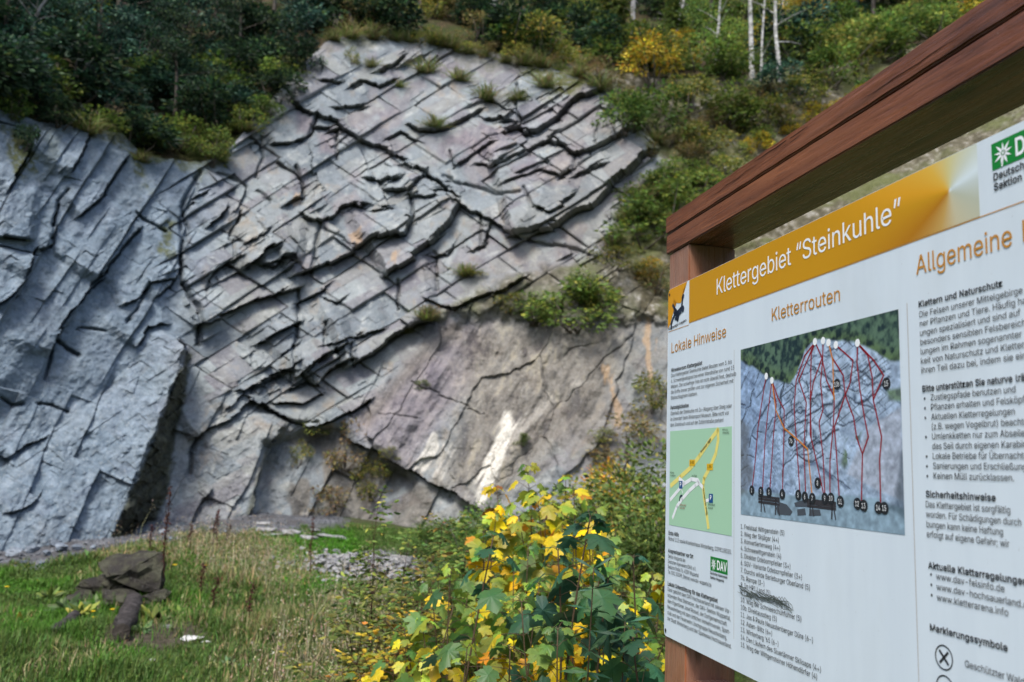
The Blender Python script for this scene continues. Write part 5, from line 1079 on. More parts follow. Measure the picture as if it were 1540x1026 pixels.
;94|19,-60 34,36 68,36 42,-60|52,135 46,136 40,138 36,142 32,147 30,152 29,158 30,164 32,170 36,174 40,178 46,180 52,181 58,180 63,178 68,174 72,170 74,164 75,158 74,152 72,147 68,142 63,138 58,136
-226|168,122 168,94 57,94 57,122
/124|117,266 36,-38 7,-38 89,266
&224|98,-3 82,-2 68,1 55,6 44,13 35,21 27,31 21,42 18,54 17,67 18,77 20,86 24,95 29,103 35,110 42,117 70,139 108,168 118,176 127,187 131,202 130,210 127,217 123,223 117,227 109,230 101,230 84,227 73,216 70,211 69,205 68,199 69,193 70,187 73,182 84,164 102,142 219,0 182,0 86,116 61,146 54,155 48,164 44,172 40,181 38,190 38,199 39,210 41,220 45,229 51,237 58,244 67,249 77,253 88,256 100,257 112,256 123,253 133,249 141,244 148,237 154,230 158,221 161,212 162,202 161,195 160,188 158,181 154,174 150,168 146,162 128,146 77,109 68,101 60,94 55,87 51,80 49,73 48,66 49,58 51,50 55,44 59,38 65,33 72,29 79,26 87,24 96,23 106,24 116,26 126,30 135,34 143,41 151,48 157,56 163,65 168,76 172,87 174,99 174,112 204,112 203,97 201,83 198,72 194,62 190,53 185,46 173,31 166,23 158,15 147,9 136,3 123,0 111,-3
(136|45,103 45,122 47,142 50,162 55,182 60,202 66,221 73,239 80,255 88,270 118,270 110,252 102,233 95,214 90,195 85,176 81,157 78,138 76,120 76,103 76,88 78,73 80,57 84,41 88,25 94,8 101,-10 109,-28 118,-48 88,-48 75,-23 64,2 56,27 49,53 46,78
)136|19,-48 28,-28 36,-9 43,9 49,26 53,42 57,58 59,73 60,88 61,103 60,120 59,138 56,157 52,176 47,195 41,214 35,233 27,252 19,270 48,270 56,255 64,239 71,221 77,202 82,182 86,162 90,142 91,122 92,103 91,78 87,52 81,27 72,1 61,-24 48,-48
+226|99,17 99,182 128,182 128,17|31,86 31,113 195,113 195,86
'103|39,159 35,254 68,254 64,159
“150|26,159 52,254 75,254 60,159|87,159 114,254 137,254 122,159
”150|26,159 41,254 75,254 49,159|87,159 102,254 137,254 111,159
 94|
'''
GLYPHS = {}
for row in GLYPH_DATA.split('\n'):
    if not row: continue
    f_ = row[1:].split('|')
    GLYPHS[row[0]] = (int(f_[0]) / 500.0, [[tuple(int(c) / 500.0 for c in p.split(',')) for p in q.split()] for q in f_[1:] if q])
CAPH = max(p[1] for q in GLYPHS['H'][1] for p in q)
def glyph_layers(cont):
    """the strokes of a letter that overlap go on layers of their own, holes with the stroke around them"""
    ar = [sum(p[0] * r[1] - r[0] * p[1] for p, r in zip(c, c[1:] + c[:1])) for c in cont]
    if not ar: return []
    sg = max(ar, key=abs) > 0; outer = [c for c, a in zip(cont, ar) if (a > 0) == sg]; out = [(k, c) for k, c in enumerate(outer)]
    for c, a in zip(cont, ar):
        if (a > 0) != sg:
            x, y = c[0]
            k = next((k for k, o in enumerate(outer) if min(p[0] for p in o) < x < max(p[0] for p in o) and min(p[1] for p in o) < y < max(p[1] for p in o)), 0)
            out.append((k, c))
    return out
GLYPHS = {g: (adv, glyph_layers(c)) for g, (adv, c) in GLYPHS.items()}
def flush_text():
    """every printed line: its letter outlines as one filled flat curve, turned into a mesh"""
    jobs = []
    for q in TEXTQ:
        for i, ln in enumerate(q['lines']):
            layers = {}; x0 = 0.0
            for ch in ln:
                adv, layered = GLYPHS[ch]
                for k_, c_ in layered: layers.setdefault(k_, []).append([(x + x0, y) for x, y in c_])
                x0 += adv + (.022 if q['bold'] else -.004)
            for k_, conts in layers.items():
                cu = bpy.data.curves.new('lettering', 'CURVE'); cu.dimensions = '2D'; cu.fill_mode = 'FRONT'
                if q['bold']: cu.offset = .021
                for c_ in conts:
                    sp = cu.splines.new('POLY'); sp.points.add(len(c_) - 1); sp.use_cyclic_u = True
                    sp.points.foreach_set('co', [v for p in c_ for v in (p[0], p[1], 0, 1)])
                o = bpy.data.objects.new('lettering', cu); COL.objects.link(o); jobs.append((q, i, k_, o))
    bpy.context.view_layer.update()
    dg = bpy.context.evaluated_depsgraph_get()
    def arr(o):
        me = bpy.data.meshes.new_from_object(o.evaluated_get(dg))
        V = np.empty(len(me.vertices) * 3); me.vertices.foreach_get('co', V); V = V.reshape(-1, 3)
        F = [tuple(p.vertices) for p in me.polygons]
        bpy.data.meshes.remove(me); return V, F
    got = {}
    for q, i, k_, o in jobs: got.setdefault((id(q), i), []).append((k_, *arr(o)))
    for q in TEXTQ:
        kx = q['k'] * q['cap'] / CAPH
        OV, OF, n0 = [], [], 0
        c, s = math.cos(q['rot']), math.sin(q['rot'])
        for i, ln in enumerate(q['lines']):
            parts_ = got[(id(q), i)]
            lo = min(V[:, 0].min() for _, V, _ in parts_); hi = max(V[:, 0].max() for _, V, _ in parts_)
            if q['width'] and i == q['width'][0]: kx = q['width'][1] / (hi - lo)
            for k_, V, F in parts_:
                x = V[:, 0] * kx - ((lo + hi) / 2 * kx if q['align'] == 1 else lo * kx * .6)
                y = V[:, 1] * q['cap'] / CAPH - i * q['dv']
                uu_, vv_ = q['u'] + x * c - y * s, q['v0'] + x * s + y * c
                P = SO + uu_[:, None] * SU + vv_[:, None] * SV + (q['w'] + .0001 * k_) * SN
                OF += [tuple(j + n0 for j in f) for f in F]; OV.append(P); n0 += len(P)
        by = {}
        for f in OF: by.setdefault(len(f), []).append(f)
        me = mesh_np('lettering', np.concatenate(OV), [np.array(by[k_]) for k_ in sorted(by)])
        sgn(q['name'], me, q['mat'], panel)
    for _, _, _, o in jobs:
        d = o.data; bpy.data.objects.remove(o); bpy.data.curves.remove(d)

# header band: amber running into a silver cone towards the right
nu, nv = 260, 26
ub0, ub1, vb0, vb1 = .1445, 1.2045, -.123, -.0008
gu, gv = np.meshgrid(np.linspace(ub0, ub1, nu), np.linspace(vb0, vb1, nv))
du, dv_ = gu - 1.1417, gv + .0599
ang = np.degrees(np.arctan2(dv_, du))
st = np.array([-180, -150, -110, -75, -30, 0, 15, 45, 90, 130, 165, 180.0])
ck = np.array([lin(190, 138, 8), lin(170, 112, 4), lin(186, 150, 80), lin(190, 182, 150), lin(176, 180, 160), lin(190, 200, 196), lin(210, 222, 226), lin(196, 202, 186), lin(200, 190, 130), lin(214, 170, 62), lin(212, 152, 26), lin(190, 138, 8)])
cc = np.stack([np.interp(ang, st, ck[:, i]) for i in range(3)], -1)
far = sstep(.10, .42, -du)[..., None]
cc = cc * (1 - far) + np.array(lin(192, 138, 4)) * far
me = mesh_np('header_band', SO + gu.reshape(-1, 1) * SU + gv.reshape(-1, 1) * SV + E0 * SN, [grid_faces(nv, nu)], {'tint': np.concatenate([cc.reshape(-1, 3), np.ones((cc.size // 3, 1))], 1)})
def print_material(name, rough=.4):
    t = NT(name); a = t.attr('tint'); return t.bsdf(a.outputs['Color'], rough, spec=.4)
M_PRINT = print_material('colour print')
sgn('header_band', me, M_PRINT, panel)
flat('header_rule', [[(.004, -.1300), (.143, -.1300), (.143, -.1285), (.004, -.1285)], [(.1445, -.1252), (PW - .012, -.1252), (PW - .012, -.1236), (.1445, -.1236)]], OCHRE)
T('Klettergebiet \u201cSteinkuhle\u201d', .310, -.0762, 0, .0430, WHITEINK, width=(0, .712), name='title', w=E0 + .0006)

# climber emblem on its amber rock corner
flat('emblem_ground', [[(.0005, -.118), (.0005, -.016), (.004, -.006), (.012, -.0008), (.1300, -.0008), (.120, -.012), (.104, -.020), (.100, -.034), (.098, -.046), (.088, -.056), (.074, -.054), (.060, -.050), (.048, -.040), (.040, -.034), (.034, -.046), (.036, -.064), (.036, -.078), (.026, -.086), (.022, -.098), (.014, -.110)]], M_AMBER)
cl = stroke([(.103, -.040), (.098, -.060), (.093, -.074)], .009) + stroke([(.034, -.052), (.048, -.066), (.052, -.076)], .010) + stroke([(.050, -.074), (.066, -.086), (.088, -.078)], .020) + \
    stroke([(.056, -.080), (.036, -.094), (.024, -.108), (.026, -.122)], .009) + stroke([(.076, -.090), (.070, -.104), (.062, -.098), (.052, -.096)], .009) + [disc(.103, -.076, .010, .010, 12)] + stroke([(.101, -.044), (.106, -.036)], .012)
flat('emblem_climber', cl, M_NAVY, E0 + .0005)
T('Klettersportregion', .006, -.1245, 0, .0075, INK, k=.8, bold=True, name='emblem_text', width=(0, .122), rot=math.radians(4))
flat('screw_mark', [disc(.011, -.0165, .0045, .0045, 12), disc(.013, -.985, .0055, .0055, 12)], INK, .0016)

C1, C2_, C3 = .0285, .438, 1.0615
CAP = .0104
T('Lokale Hinweise', .0270, -.1958, 0, .0305, OCHRE, width=(0, .335), name='heading')
T('Hinweise zum Klettergebiet', C1, -.2523, 0, CAP, INK, bold=True, name='subheading', width=(0, .201))
T(['Das Klettergebiet Steinkuhle bietet Routen vom 3. bis', '6. Schwierigkeitsgrad bei einer Wandh\u00f6he von rund 15', 'Metern. Der schiefrige Fels ist nicht \u00fcberall fest, deshalb', 'die Griffe immer pr\u00fcfen und zur eigenen Sicherheit mit', 'Steinschlaghelm klettern.'], C1, -.2680, .0164, CAP, INK, name='paragraph', width=(0, .365))
T('Parkm\u00f6glichkeiten', C1 - .001, -.3623, 0, CAP, INK, bold=True, name='subheading')
T(['Oberhalb der Steinkuhle mit Zu-/Abgang \u00fcber Steig oder', 'im Unterdorf beim Wintersport Museum. Bitte nicht vor', 'dem Steinbruch und auf der Zufahrtstra\u00dfe parken!'], C1 - .001, -.3790, .0166, CAP, INK, name='paragraph', width=(0, .367))
T('Erste Hilfe', C1 - .004, -.7195, 0, CAP, INK, bold=True, name='subheading')
T('Notruf 112 sowie Krankenhaus Winterberg, 02981/8020.', C1 - .004, -.7350, 0, CAP, INK, name='paragraph', width=(0, .369))
T('Ansprechpartner vor Ort', C1 - .005, -.7685, 0, CAP, INK, bold=True, name='subheading')
T(['Sektion Wuppertal des', 'Deutschen Alpenvereins (DAV) e.V.', 'Badische Stra\u00dfe 76, 42389 Wuppertal', 'Tel. 0202 303399, Internet: www.dav-wuppertal.de'], C1 - .005, -.7838, .0145, CAP * .96, INK, name='paragraph', width=None, k=.79)
T('Lokale Unterst\u00fctzung f\u00fcr das Klettergebiet', C1 - .005, -.8600, 0, CAP, INK, bold=True, name='subheading', width=(0, .300))
T(['Dank geb\u00fchrt dem DAV Hochsauerland mit seinem Vor-', 'sitzenden Paul Steinacker, der DAV-Sektion Wuppertal,', 'dem Eigent\u00fcmer Josef Rossel, der Dorfgemeinschaft', 'Neuastenberg mit dem \u00f6rtlichen Verkehrsverein, Sport-', 'club und der Feuerwehr L\u00f6schgruppe Neuastenberg,', 'der Stadt Winterberg und der Sparkasse Hochsauerland.'], C1 - .005, -.8752, .0159, CAP, INK, name='paragraph', width=(0, .366))

# small club badge in the left column
def club_badge(u0, u1, v0, v1, letters, name):
    flat(name, [[(u0, v0), (u1, v0), (u1, v1), (u0, v1)]], GREENINK)
    H = v1 - v0; cu, cv = u0 + H * .52, (v0 + v1) / 2
    st_ = []
    for i in range(9):
        a = 2 * math.pi * i / 9 + .2; r = H * (.46 if i % 2 else .40); b = .16
        st_.append([(cu + H * .08 * math.cos(a - .7), cv + H * .08 * math.sin(a - .7)), (cu + r * .62 * math.cos(a - b), cv + r * .62 * math.sin(a - b)), (cu + r * math.cos(a), cv + r * math.sin(a)), (cu + r * .62 * math.cos(a + b), cv + r * .62 * math.sin(a + b)), (cu + H * .08 * math.cos(a + .7), cv + H * .08 * math.sin(a + .7))])
    st_.append(disc(cu, cv, H * .13, H * .13, 10))
    st_ += stroke([(cu - H * .02, cv - H * .2), (cu - H * .08, v0 + .001)], H * .06)
    flat('edelweiss', st_, WHITEINK, E0 + .0004)
    flat('edelweiss_heart', [disc(cu + H * .075 * math.cos(i * 1.05), cv + H * .075 * math.sin(i * 1.05), H * .028, H * .028, 8) for i in range(6)], GREENINK, E0 + .0007)
    T(letters, u0 + H * 1.04, cv - H * .32, 0, H * .62, WHITEINK, bold=True, name='badge_letters', width=(0, (u1 - u0) - H * 1.14))
club_badge(.283, .3735, -.7865, -.7515, 'DAV', 'club_badge')
T(['Deutscher Alpenverein', 'Sektion Wuppertal'], .283, -.7955, .0108, .0062, INK, bold=True, name='badge_text', width=(0, .090))
club_badge(1.2336, 1.3420, -.0575, -.0140, 'DAV', 'club_badge')
T(['Deutscher Alpenverein', 'Sektion Wuppertal'], 1.2350, -.0745, .0166, .0115, INK, bold=True, name='badge_text', k=.92)

# map
MU0, MU1, MV0, MV1 = .0265, .394, -.692, -.4255
flat('map', [[(MU0, MV0), (MU1, MV0), (MU1, MV1), (MU0, MV1)]], M_MAPG)
zm = lambda x, y: uv(1000 + x / 3.8, 630 + y / 3.8)
flat('map_road', stroke([zm(35, 382), zm(90, 332), zm(150, 278), (zm(200, 212)), zm(255, 130), zm(305, 62)], .0135) + stroke([zm(305, 62), zm(306, 120), zm(292, 200), zm(258, 280), zm(225, 340), zm(220, 380), zm(226, 450), zm(240, 545), zm(250, 622)], .0135), M_ROADY, E0 + .0004)
flat('map_lane', stroke([zm(33, 462), zm(75, 412), zm(110, 372), zm(152, 345), zm(190, 350), zm(200, 372), zm(216, 390)], .011) + stroke([zm(46, 565), zm(70, 500), zm(100, 458), zm(140, 412), zm(175, 380), zm(195, 366)], .011) + stroke([zm(84, 342), zm(112, 366)], .011) + stroke([zm(94, 392), zm(104, 425)], .003) + stroke([zm(238, 468), zm(256, 462)], .008), WHITEINK, E0 + .0005)
def quadpx(cx, cy, wu, hv_):
    u, v = zm(cx, cy); return [(u - wu / 2, v - hv_ / 2), (u + wu / 2, v - hv_ / 2), (u + wu / 2, v + hv_ / 2), (u - wu / 2, v + hv_ / 2)]
flat('parking_sign', [quadpx(93, 377, .0215, .0215), quadpx(265, 454, .0225, .0225)], M_MAPB, E0 + .0008)
flat('road_badge', [quadpx(158, 251, .034, .0165), quadpx(259, 275, .034, .0165)], M_BADGE, E0 + .0008)
flat('cave_mark', stroke([zm(86, 468), zm(88, 448), zm(94, 439), zm(101, 440)], .0055), M_NAVY, E0 + .0008)
def tz(s, x, y, cap, mat, **kw): u, v = zm(x, y); T(s, u, v, kw.pop('dv', cap * 1.5), cap, mat, w=E0 + .0013, name='map_text', **kw)
tz('P', 93, 386, .0115, WHITEINK, align=1, bold=True); tz('P', 265, 463, .0115, WHITEINK, align=1, bold=True)
tz('B 480', 158, 257, .0075, INK, align=1, k=.8); tz('L 894', 259, 281, .0075, INK, align=1, k=.8)
tz(['Richtung', 'Winterberg'], 333, 68, .0052, INK); tz(['Richtung', 'Langewiese'], 33, 312, .0052, INK); tz('Am H\u00fcgel', 156, 330, .0054, INK)
tz(['Klettergebiet', 'Steinkuhle'], 88, 496, .0054, REDINK); tz(['Wintersport', 'museum'], 250, 494, .0056, INK)
ua, va = zm(208, 196); ub_, vb_ = zm(268, 118)
T('Winterberger Stra\u00dfe', ua, va, 0, .0055, INK, bold=True, rot=math.atan2(vb_ - va, ub_ - ua), width=(0, math.hypot(ub_ - ua, vb_ - va)), name='map_text', w=E0 + .0013)
ua, va = zm(221, 398); ub_, vb_ = zm(242, 548)
T('Neuastenberger Stra\u00dfe', ua, va, 0, .0055, INK, bold=True, rot=math.atan2(vb_ - va, ub_ - ua), width=(0, math.hypot(ub_ - ua, vb_ - va)), name='map_text', w=E0 + .0013)
flat('column_rule', [[(.4045, -.93), (.4058, -.93), (.4058, -.235), (.4045, -.235)], [(1.0305, -.89), (1.0320, -.89), (1.0320, -.232), (1.0305, -.232)]], GREYINK)

# middle column: the climbing routes
T('Kletterrouten', .5815, -.1912, 0, .0300, OCHRE, width=(0, .256), name='heading')
FU0, FU1, FV0, FV1 = .4385, 1.0085, -.6370, -.2390
z3 = lambda x, y: uv(1100 + x / 2.7, 420 + y / 2.7)
nu, nv = 300, 210
gu, gv = np.meshgrid(np.linspace(FU0, FU1, nu), np.linspace(FV1, FV0, nv))
Pp = SO + gu[..., None] * SU + gv[..., None] * SV
qx, qy = proj(Pp); zx, zy = (qx - 1100) * 2.7, (qy - 420) * 2.7
sx, sy = 500 + (zx - 340) / .62, 60 + (zy - 255) / .84
Rr, Jj = relief(sx, sy)
lit = np.clip(.62 + np.gradient(Rr, axis=1) * -3.5 + np.gradient(Rr, axis=0) * 7.0, 0, 1)
nz = fbm(gu * 90, gv * 90, 4, 301); nz2 = fbm(gu * 30, gv * 30, 3, 302)
def L3(*c): return np.array(lin(*c))
rockc = L3(138, 152, 172) * (1 - lit[..., None]) * .8 + L3(216, 226, 236) * lit[..., None]
rockc = rockc * np.array((.66, .76, .88)) * (.92 + .6 * nz[..., None]); rockc = rockc * (1 - .92 * np.clip(Jj * 1.3, 0, 1)[..., None]) + L3(30, 36, 46) * .92 * np.clip(Jj * 1.3, 0, 1)[..., None]
tint_l = sstep(330, 80, zx)[..., None]; rockc = rockc * (1 - .45 * tint_l) + rockc * np.array((.42, .55, .75)) * .45 * tint_l * 1.2
topc = np.interp(zx, (38, 80, 150, 215, 240, 262, 300, 340, 420, 520, 570, 640, 700), (330, 350, 395, 425, 425, 390, 290, 250, 248, 255, 290, 330, 330)) + 16 * nz2
fol = sstep(8, -8, zy - topc)[..., None]
gdark = np.clip(.5 + nz * 1.6, 0, 1)[..., None]
folc = L3(22, 44, 48) * (1 - gdark) + L3(86, 112, 92) * gdark
band = sstep(70, 5, topc - zy)[..., None]; folc = folc * (1 - .45 * band) + L3(96, 118, 50) * gdark * .45 * band
colr = rockc * (1 - fol) + folc * fol
brush = (sstep(-10, 10, poly_sd(zx, zy, [(470, 650), (530, 610), (510, 700), (460, 770), (445, 750)])) * .8 * (nz2 > -.12) + sstep(-10, 10, poly_sd(zx, zy, [(630, 450), (700, 440), (700, 500), (640, 490)])) * .8)[..., None]
colr = colr * (1 - brush) + (L3(70, 92, 42) * (.5 + gdark)) * brush
slabp = sstep(-8, 8, poly_sd(zx, zy, [(470, 790), (520, 680), (560, 600), (690, 520), (700, 900), (600, 860)]))[..., None]
colr = colr * (1 - .55 * slabp) + (L3(164, 166, 176) * (1 + .6 * nz[..., None])) * .55 * slabp
grd = sstep(-6, 10, zy - np.interp(zx, (38, 120, 300, 420, 600, 705), (852, 862, 880, 868, 890, 935)) + 8 * nz2)[..., None]
colr = colr * (1 - grd) + (L3(132, 156, 172) * (1 + .55 * nz[..., None])) * grd
dk = sstep(-10, 12, poly_sd(zx, zy, [(660, 900), (690, 700), (712, 680), (712, 980), (640, 930)]))[..., None]; colr = colr * (1 - .6 * dk) + L3(40, 56, 66) * .6 * dk
lft = sstep(-14, 12, poly_sd(zx, zy, [(30, 560), (75, 600), (70, 700), (95, 800), (60, 870), (30, 880)]))[..., None]; colr = colr * (1 - .6 * lft) + L3(78, 74, 60) * .6 * lft
me = mesh_np('route_photo', SO + gu.reshape(-1, 1) * SU + gv.reshape(-1, 1) * SV + E0 * SN, [grid_faces(nv, nu)[:, ::-1]], {'tint': np.concatenate([np.clip(colr, 0, 1).reshape(-1, 3), np.ones((colr.size // 3, 1))], 1)}, smooth=True)
rp = sgn('route_photo', me, M_PRINT, panel)
ROUTES = [[(142, 396), (122, 520), (110, 600), (98, 740), (86, 850)], [(166, 412), (150, 540), (138, 660), (128, 855)], [(168, 415), (184, 510), (172, 640), (158, 855)], [(168, 415), (190, 480), (216, 530), (214, 680), (209, 865)],
          [(340, 258), (300, 310), (265, 410), (256, 520), (266, 660), (280, 865)], [(340, 258), (276, 410), (306, 500), (296, 690), (304, 880)], [(342, 256), (326, 300), (322, 490), (322, 630), (352, 760), (378, 880)], [(342, 256), (370, 320), (334, 420), (322, 500), (326, 640)],
          [(374, 252), (372, 330), (364, 420), (374, 530), (358, 580), (374, 720), (382, 880)], [(372, 330), (388, 410), (420, 480), (416, 590), (402, 740), (402, 880)], [(398, 260), (412, 320), (456, 390), (464, 470), (420, 600), (428, 700), (440, 890)],
          [(426, 268), (496, 330), (484, 420), (464, 470), (498, 560), (510, 640), (534, 710), (530, 905)], [(514, 262), (512, 340), (524, 450), (542, 560), (558, 640), (534, 710)], [(514, 262), (556, 310), (574, 400), (578, 490), (612, 640), (604, 730), (608, 915)], [(516, 262), (580, 330), (620, 390), (578, 490)]]
RED = []
for r in ROUTES: RED += stroke([z3(x, y) for x, y in r], .0034)
rl = flat('route_line', RED, REDINK, E0 + .0006)
flat('route_line', sum([stroke([z3(x, y) for x, y in r], .0034) for r in ([(168, 418), (182, 530), (216, 605), (275, 655), (312, 690), (330, 880)], [(398, 262), (414, 330), (418, 460), (420, 490)])], []), ORANGEINK, E0 + .0009)
flat('route_mark', [disc(*z3(x, y), .0075, .0080, 14) for x, y in ((144, 394), (167, 411), (342, 254), (375, 250), (397, 258), (427, 267), (515, 259))], WHITEINK, E0 + .0012)
DOTS = [('1', 85, 857), ('2', 122, 862), ('3', 155, 865), ('4', 209, 873), ('5', 274, 877), ('6', 301, 884), ('7', 331, 890), ('8', 353, 828), ('9', 382, 890), ('10', 407, 890), ('11', 445, 903), ('12', 514, 912), ('13', 540, 920), ('14', 600, 928), ('15', 624, 930), ('15', 632, 424), ('7b', 245, 657), ('10b', 431, 427)]
flat('route_dot', [disc(*z3(x, y), .0115, .0115, 16) for _, x, y in DOTS], INK, E0 + .0010)
for s_, x, y in DOTS:
    u, v = z3(x, y); T(s_, u, v - .0048, 0, .0098, WHITEINK, align=1, k=.72, name='route_number', w=E0 + .0016)
def bench_p(x0, y0, x1, y1, hh):
    o = []
    for f in (0, .38, .8): o += stroke([z3(x0, y0 + hh * f), z3(x1, y1 + hh * f)], .0058)
    for x, y in ((x0 + 12, y0), (x1 - 14, y1)): o += stroke([z3(x, y), z3(x - 2, y + hh * 2.1)], .0045) + stroke([z3(x + 8, y + hh), z3(x + 14, y + hh * 2.2)], .004)
    return o
flat('printed_bench', bench_p(112, 880, 196, 892, 30) + bench_p(310, 896, 425, 910, 30), plain('bench print', lin(52, 50, 54), .5), E0 + .0004)
flat('printed_rock', [[z3(*p) for p in q] for q in ([(196, 905), (226, 915), (250, 945), (240, 960), (190, 955), (182, 930)], [(256, 908), (300, 895), (330, 905), (335, 925), (262, 925)], [(268, 935), (300, 930), (305, 958), (270, 960)], [(320, 935), (360, 935), (366, 960), (322, 962)])], plain('rock print', lin(70, 76, 84), .5), E0 + .0003)
LST = ['1. Freistaat Wittgenstein (5)', '2. Weg der Skij\u00e4ger (4+)', '3. Konvertiertenweg (4+)', '4. Schneewittgenstein (4)', '5. Direkter Odebornpfeiler (3+)', '6. SGV-Variante Odebornpfeiler (3+)', '7. Durchs wilde Berleburger Oberland (5)', '7b. Rampe (3-)', '8. Im HR1 Land (5)', '9. L\u00e4ngenbergstra\u00dfenweg (5)', '10. W\u00e4g der Schnieesch\u00fchfohrer (5)', '10b. Direktausstieg (5)', '11. Jos & Pauls Neuastenberger D\u00fcre (6-)', '12. Asten-Blitz (6+)', "13. Winterberg '65 (6-)", '14. Den L\u00e4ufern des Siuerl\u00e4nner Skiloaps (4+)', '15. Weg der Wittgensteiner H\u00f6hend\u00f6rfer (4)']
T(LST, .4385, -.6705, .01686, .0108, INK, name='route_list', width=(0, .189))
sc_ = []
for i in range(46):
    a = rng.uniform(0, 1); u0 = .424 + a * .20; v0 = -.8135 + rng.normal(0, .0045)
    sc_ += stroke([(u0, v0 + .004), (u0 + rng.uniform(.01, .03), v0 - rng.uniform(-.004, .006)), (u0 + rng.uniform(.03, .06), v0 + rng.uniform(-.009, .003))], rng.uniform(.0008, .0018))
for i in range(7): sc_ += stroke([(.56 + i * .012, -.811), (.575 + i * .011, -.800 + rng.normal(0, .003)), (.585 + i * .012, -.812), (.60 + i * .01, -.818)], .0013)
flat('scribble', sc_, M_SCRIB, E0 + .0014)

# right column
T('Allgemeine', 1.0570, -.1868, 0, .0340, OCHRE, width=(0, .2070), name='heading')
T('Hinweise', 1.2830, -.1868, 0, .0340, OCHRE, k=.90, name='heading')
T('Klettern und Naturschutz', C3 - .001, -.2452, 0, CAP, INK, bold=True, name='subheading', width=(0, .1815))
RW = .93
T(['Die Felsen unserer Mittelgebirge', 'ner Pflanzen und Tiere. H\u00e4ufig haben', 'ungen spezialisiert und sind auf', 'besonders sensiblen Felsbereichen', 'lungen im Rahmen sogenannter', 'keit von Naturschutz und Klettern', 'ihren Teil dazu bei, indem sie ein'], C3, -.2632, .0163, CAP, INK, name='paragraph', width=(0, .2165))
T('Bitte unterst\u00fctzen Sie naturvertr\u00e4glich', C3 + .001, -.3930, 0, CAP, INK, bold=True, name='subheading', k=.90)
T(['Zustiegspfade benutzen und', 'Pflanzen erhalten und Felsk\u00f6pfe', 'Aktuellen Kletterregelungen', '(z.B. wegen Vogelbrut) beachten', 'Umlenkketten nur zum Abseilen', 'das Seil durch eigenen Karabiner', 'Lokale Betriebe f\u00fcr \u00dcbernachtung', 'Sanierungen und Erschlie\u00dfungen', 'Keinen M\u00fcll zur\u00fccklassen.'], 1.0815, -.4090, .0163, CAP, INK, name='bullet_list', width=(8, .1640))
flat('bullet', [disc(1.0672, -.4090 - .0163 * i + .0042, .0020, .0024, 8) for i in (0, 1, 2, 4, 6, 7, 8)] + [disc(1.0680, -.7016 - .0164 * i + .006, .0020, .0024, 8) for i in range(3)], INK)
T('Sicherheitshinweise', C3 + .001, -.5700, 0, CAP, INK, bold=True, name='subheading', width=(0, .148))
T(['Das Klettergebiet ist sorgf\u00e4ltig', 'worden. F\u00fcr Sch\u00e4digungen durch', 'bungen kann keine Haftung', 'erfolgt auf eigene Gefahr; wir'], C3, -.5868, .0163, CAP, INK, name='paragraph', k=.88)
T('Aktuelle Kletterregelungen', C3 + .001, -.6860, 0, CAP, INK, bold=True, name='subheading', width=(0, .198))
T(['www.dav-felsinfo.de', 'www.dav-hochsauerland.de', 'www.kletterarena.info'], 1.0797, -.7016, .0166, CAP, INK, name='bullet_list', width=(0, .139))
T('Markierungssymbole', C3, -.7850, 0, CAP, INK, bold=True, name='subheading', width=(0, .158))
def ringp(u, v, r, wd): return stroke([(u + r * math.cos(2 * math.pi * i / 24), v + r * math.sin(2 * math.pi * i / 24)) for i in range(25)], wd)
flat('marking_symbol', ringp(1.0905, -.8216, .0185, .0022) + stroke([(1.0815, -.8125), (1.0995, -.8307)], .004) + stroke([(1.0995, -.8125), (1.0815, -.8307)], .004) + ringp(1.0905, -.8680, .0185, .0022), INK)
T('Gesch\u00fctzter Wald', 1.1351, -.8255, 0, CAP, INK, name='paragraph', k=.95)
flush_text()

# ------------------------------------------------------------------ stones, boulder, logs
def stone_material(name, c0, c1, c2, bump=.5, green=0.0):
    t = NT(name); v = t.coord(); n1, n2 = t.noise(6, 6, .65, v), t.noise(38, 5, .7, v)
    c = t.ramp(n1.outputs[0], [(.3, c0), (.5, c1), (.7, c2)])
    c = t.mix(t.ramp(n2.outputs[0], [(.6, 0.0), (.75, .5)]).outputs[0], c.outputs[0], (.4, .4, .38))
    if green: c = t.mix(t.ramp(n1.outputs[0], [(.42, 0.0), (.58, green)]).outputs[0], c, (.045, .055, .015))
    return t.bsdf(c, .85, t.bump(t.math('ADD', n1.outputs[0], n2.outputs[0]), bump, .03), spec=.25)
M_STONE = stone_material('pale loose stone', (.15, .155, .165), (.25, .25, .25), (.36, .355, .34))
M_STONEB = stone_material('blue grey rubble', (.09, .105, .13), (.17, .20, .235), (.27, .30, .34))
M_CHIP = stone_material('dark gravel', (.05, .053, .06), (.10, .107, .12), (.19, .20, .215))
M_BOULDER = stone_material('weathered dark boulder', (.018, .016, .014), (.045, .040, .034), (.12, .112, .095), .9, .4)
M_WHITEST = stone_material('white stone', (.40, .39, .37), (.52, .51, .49), (.62, .61, .59))

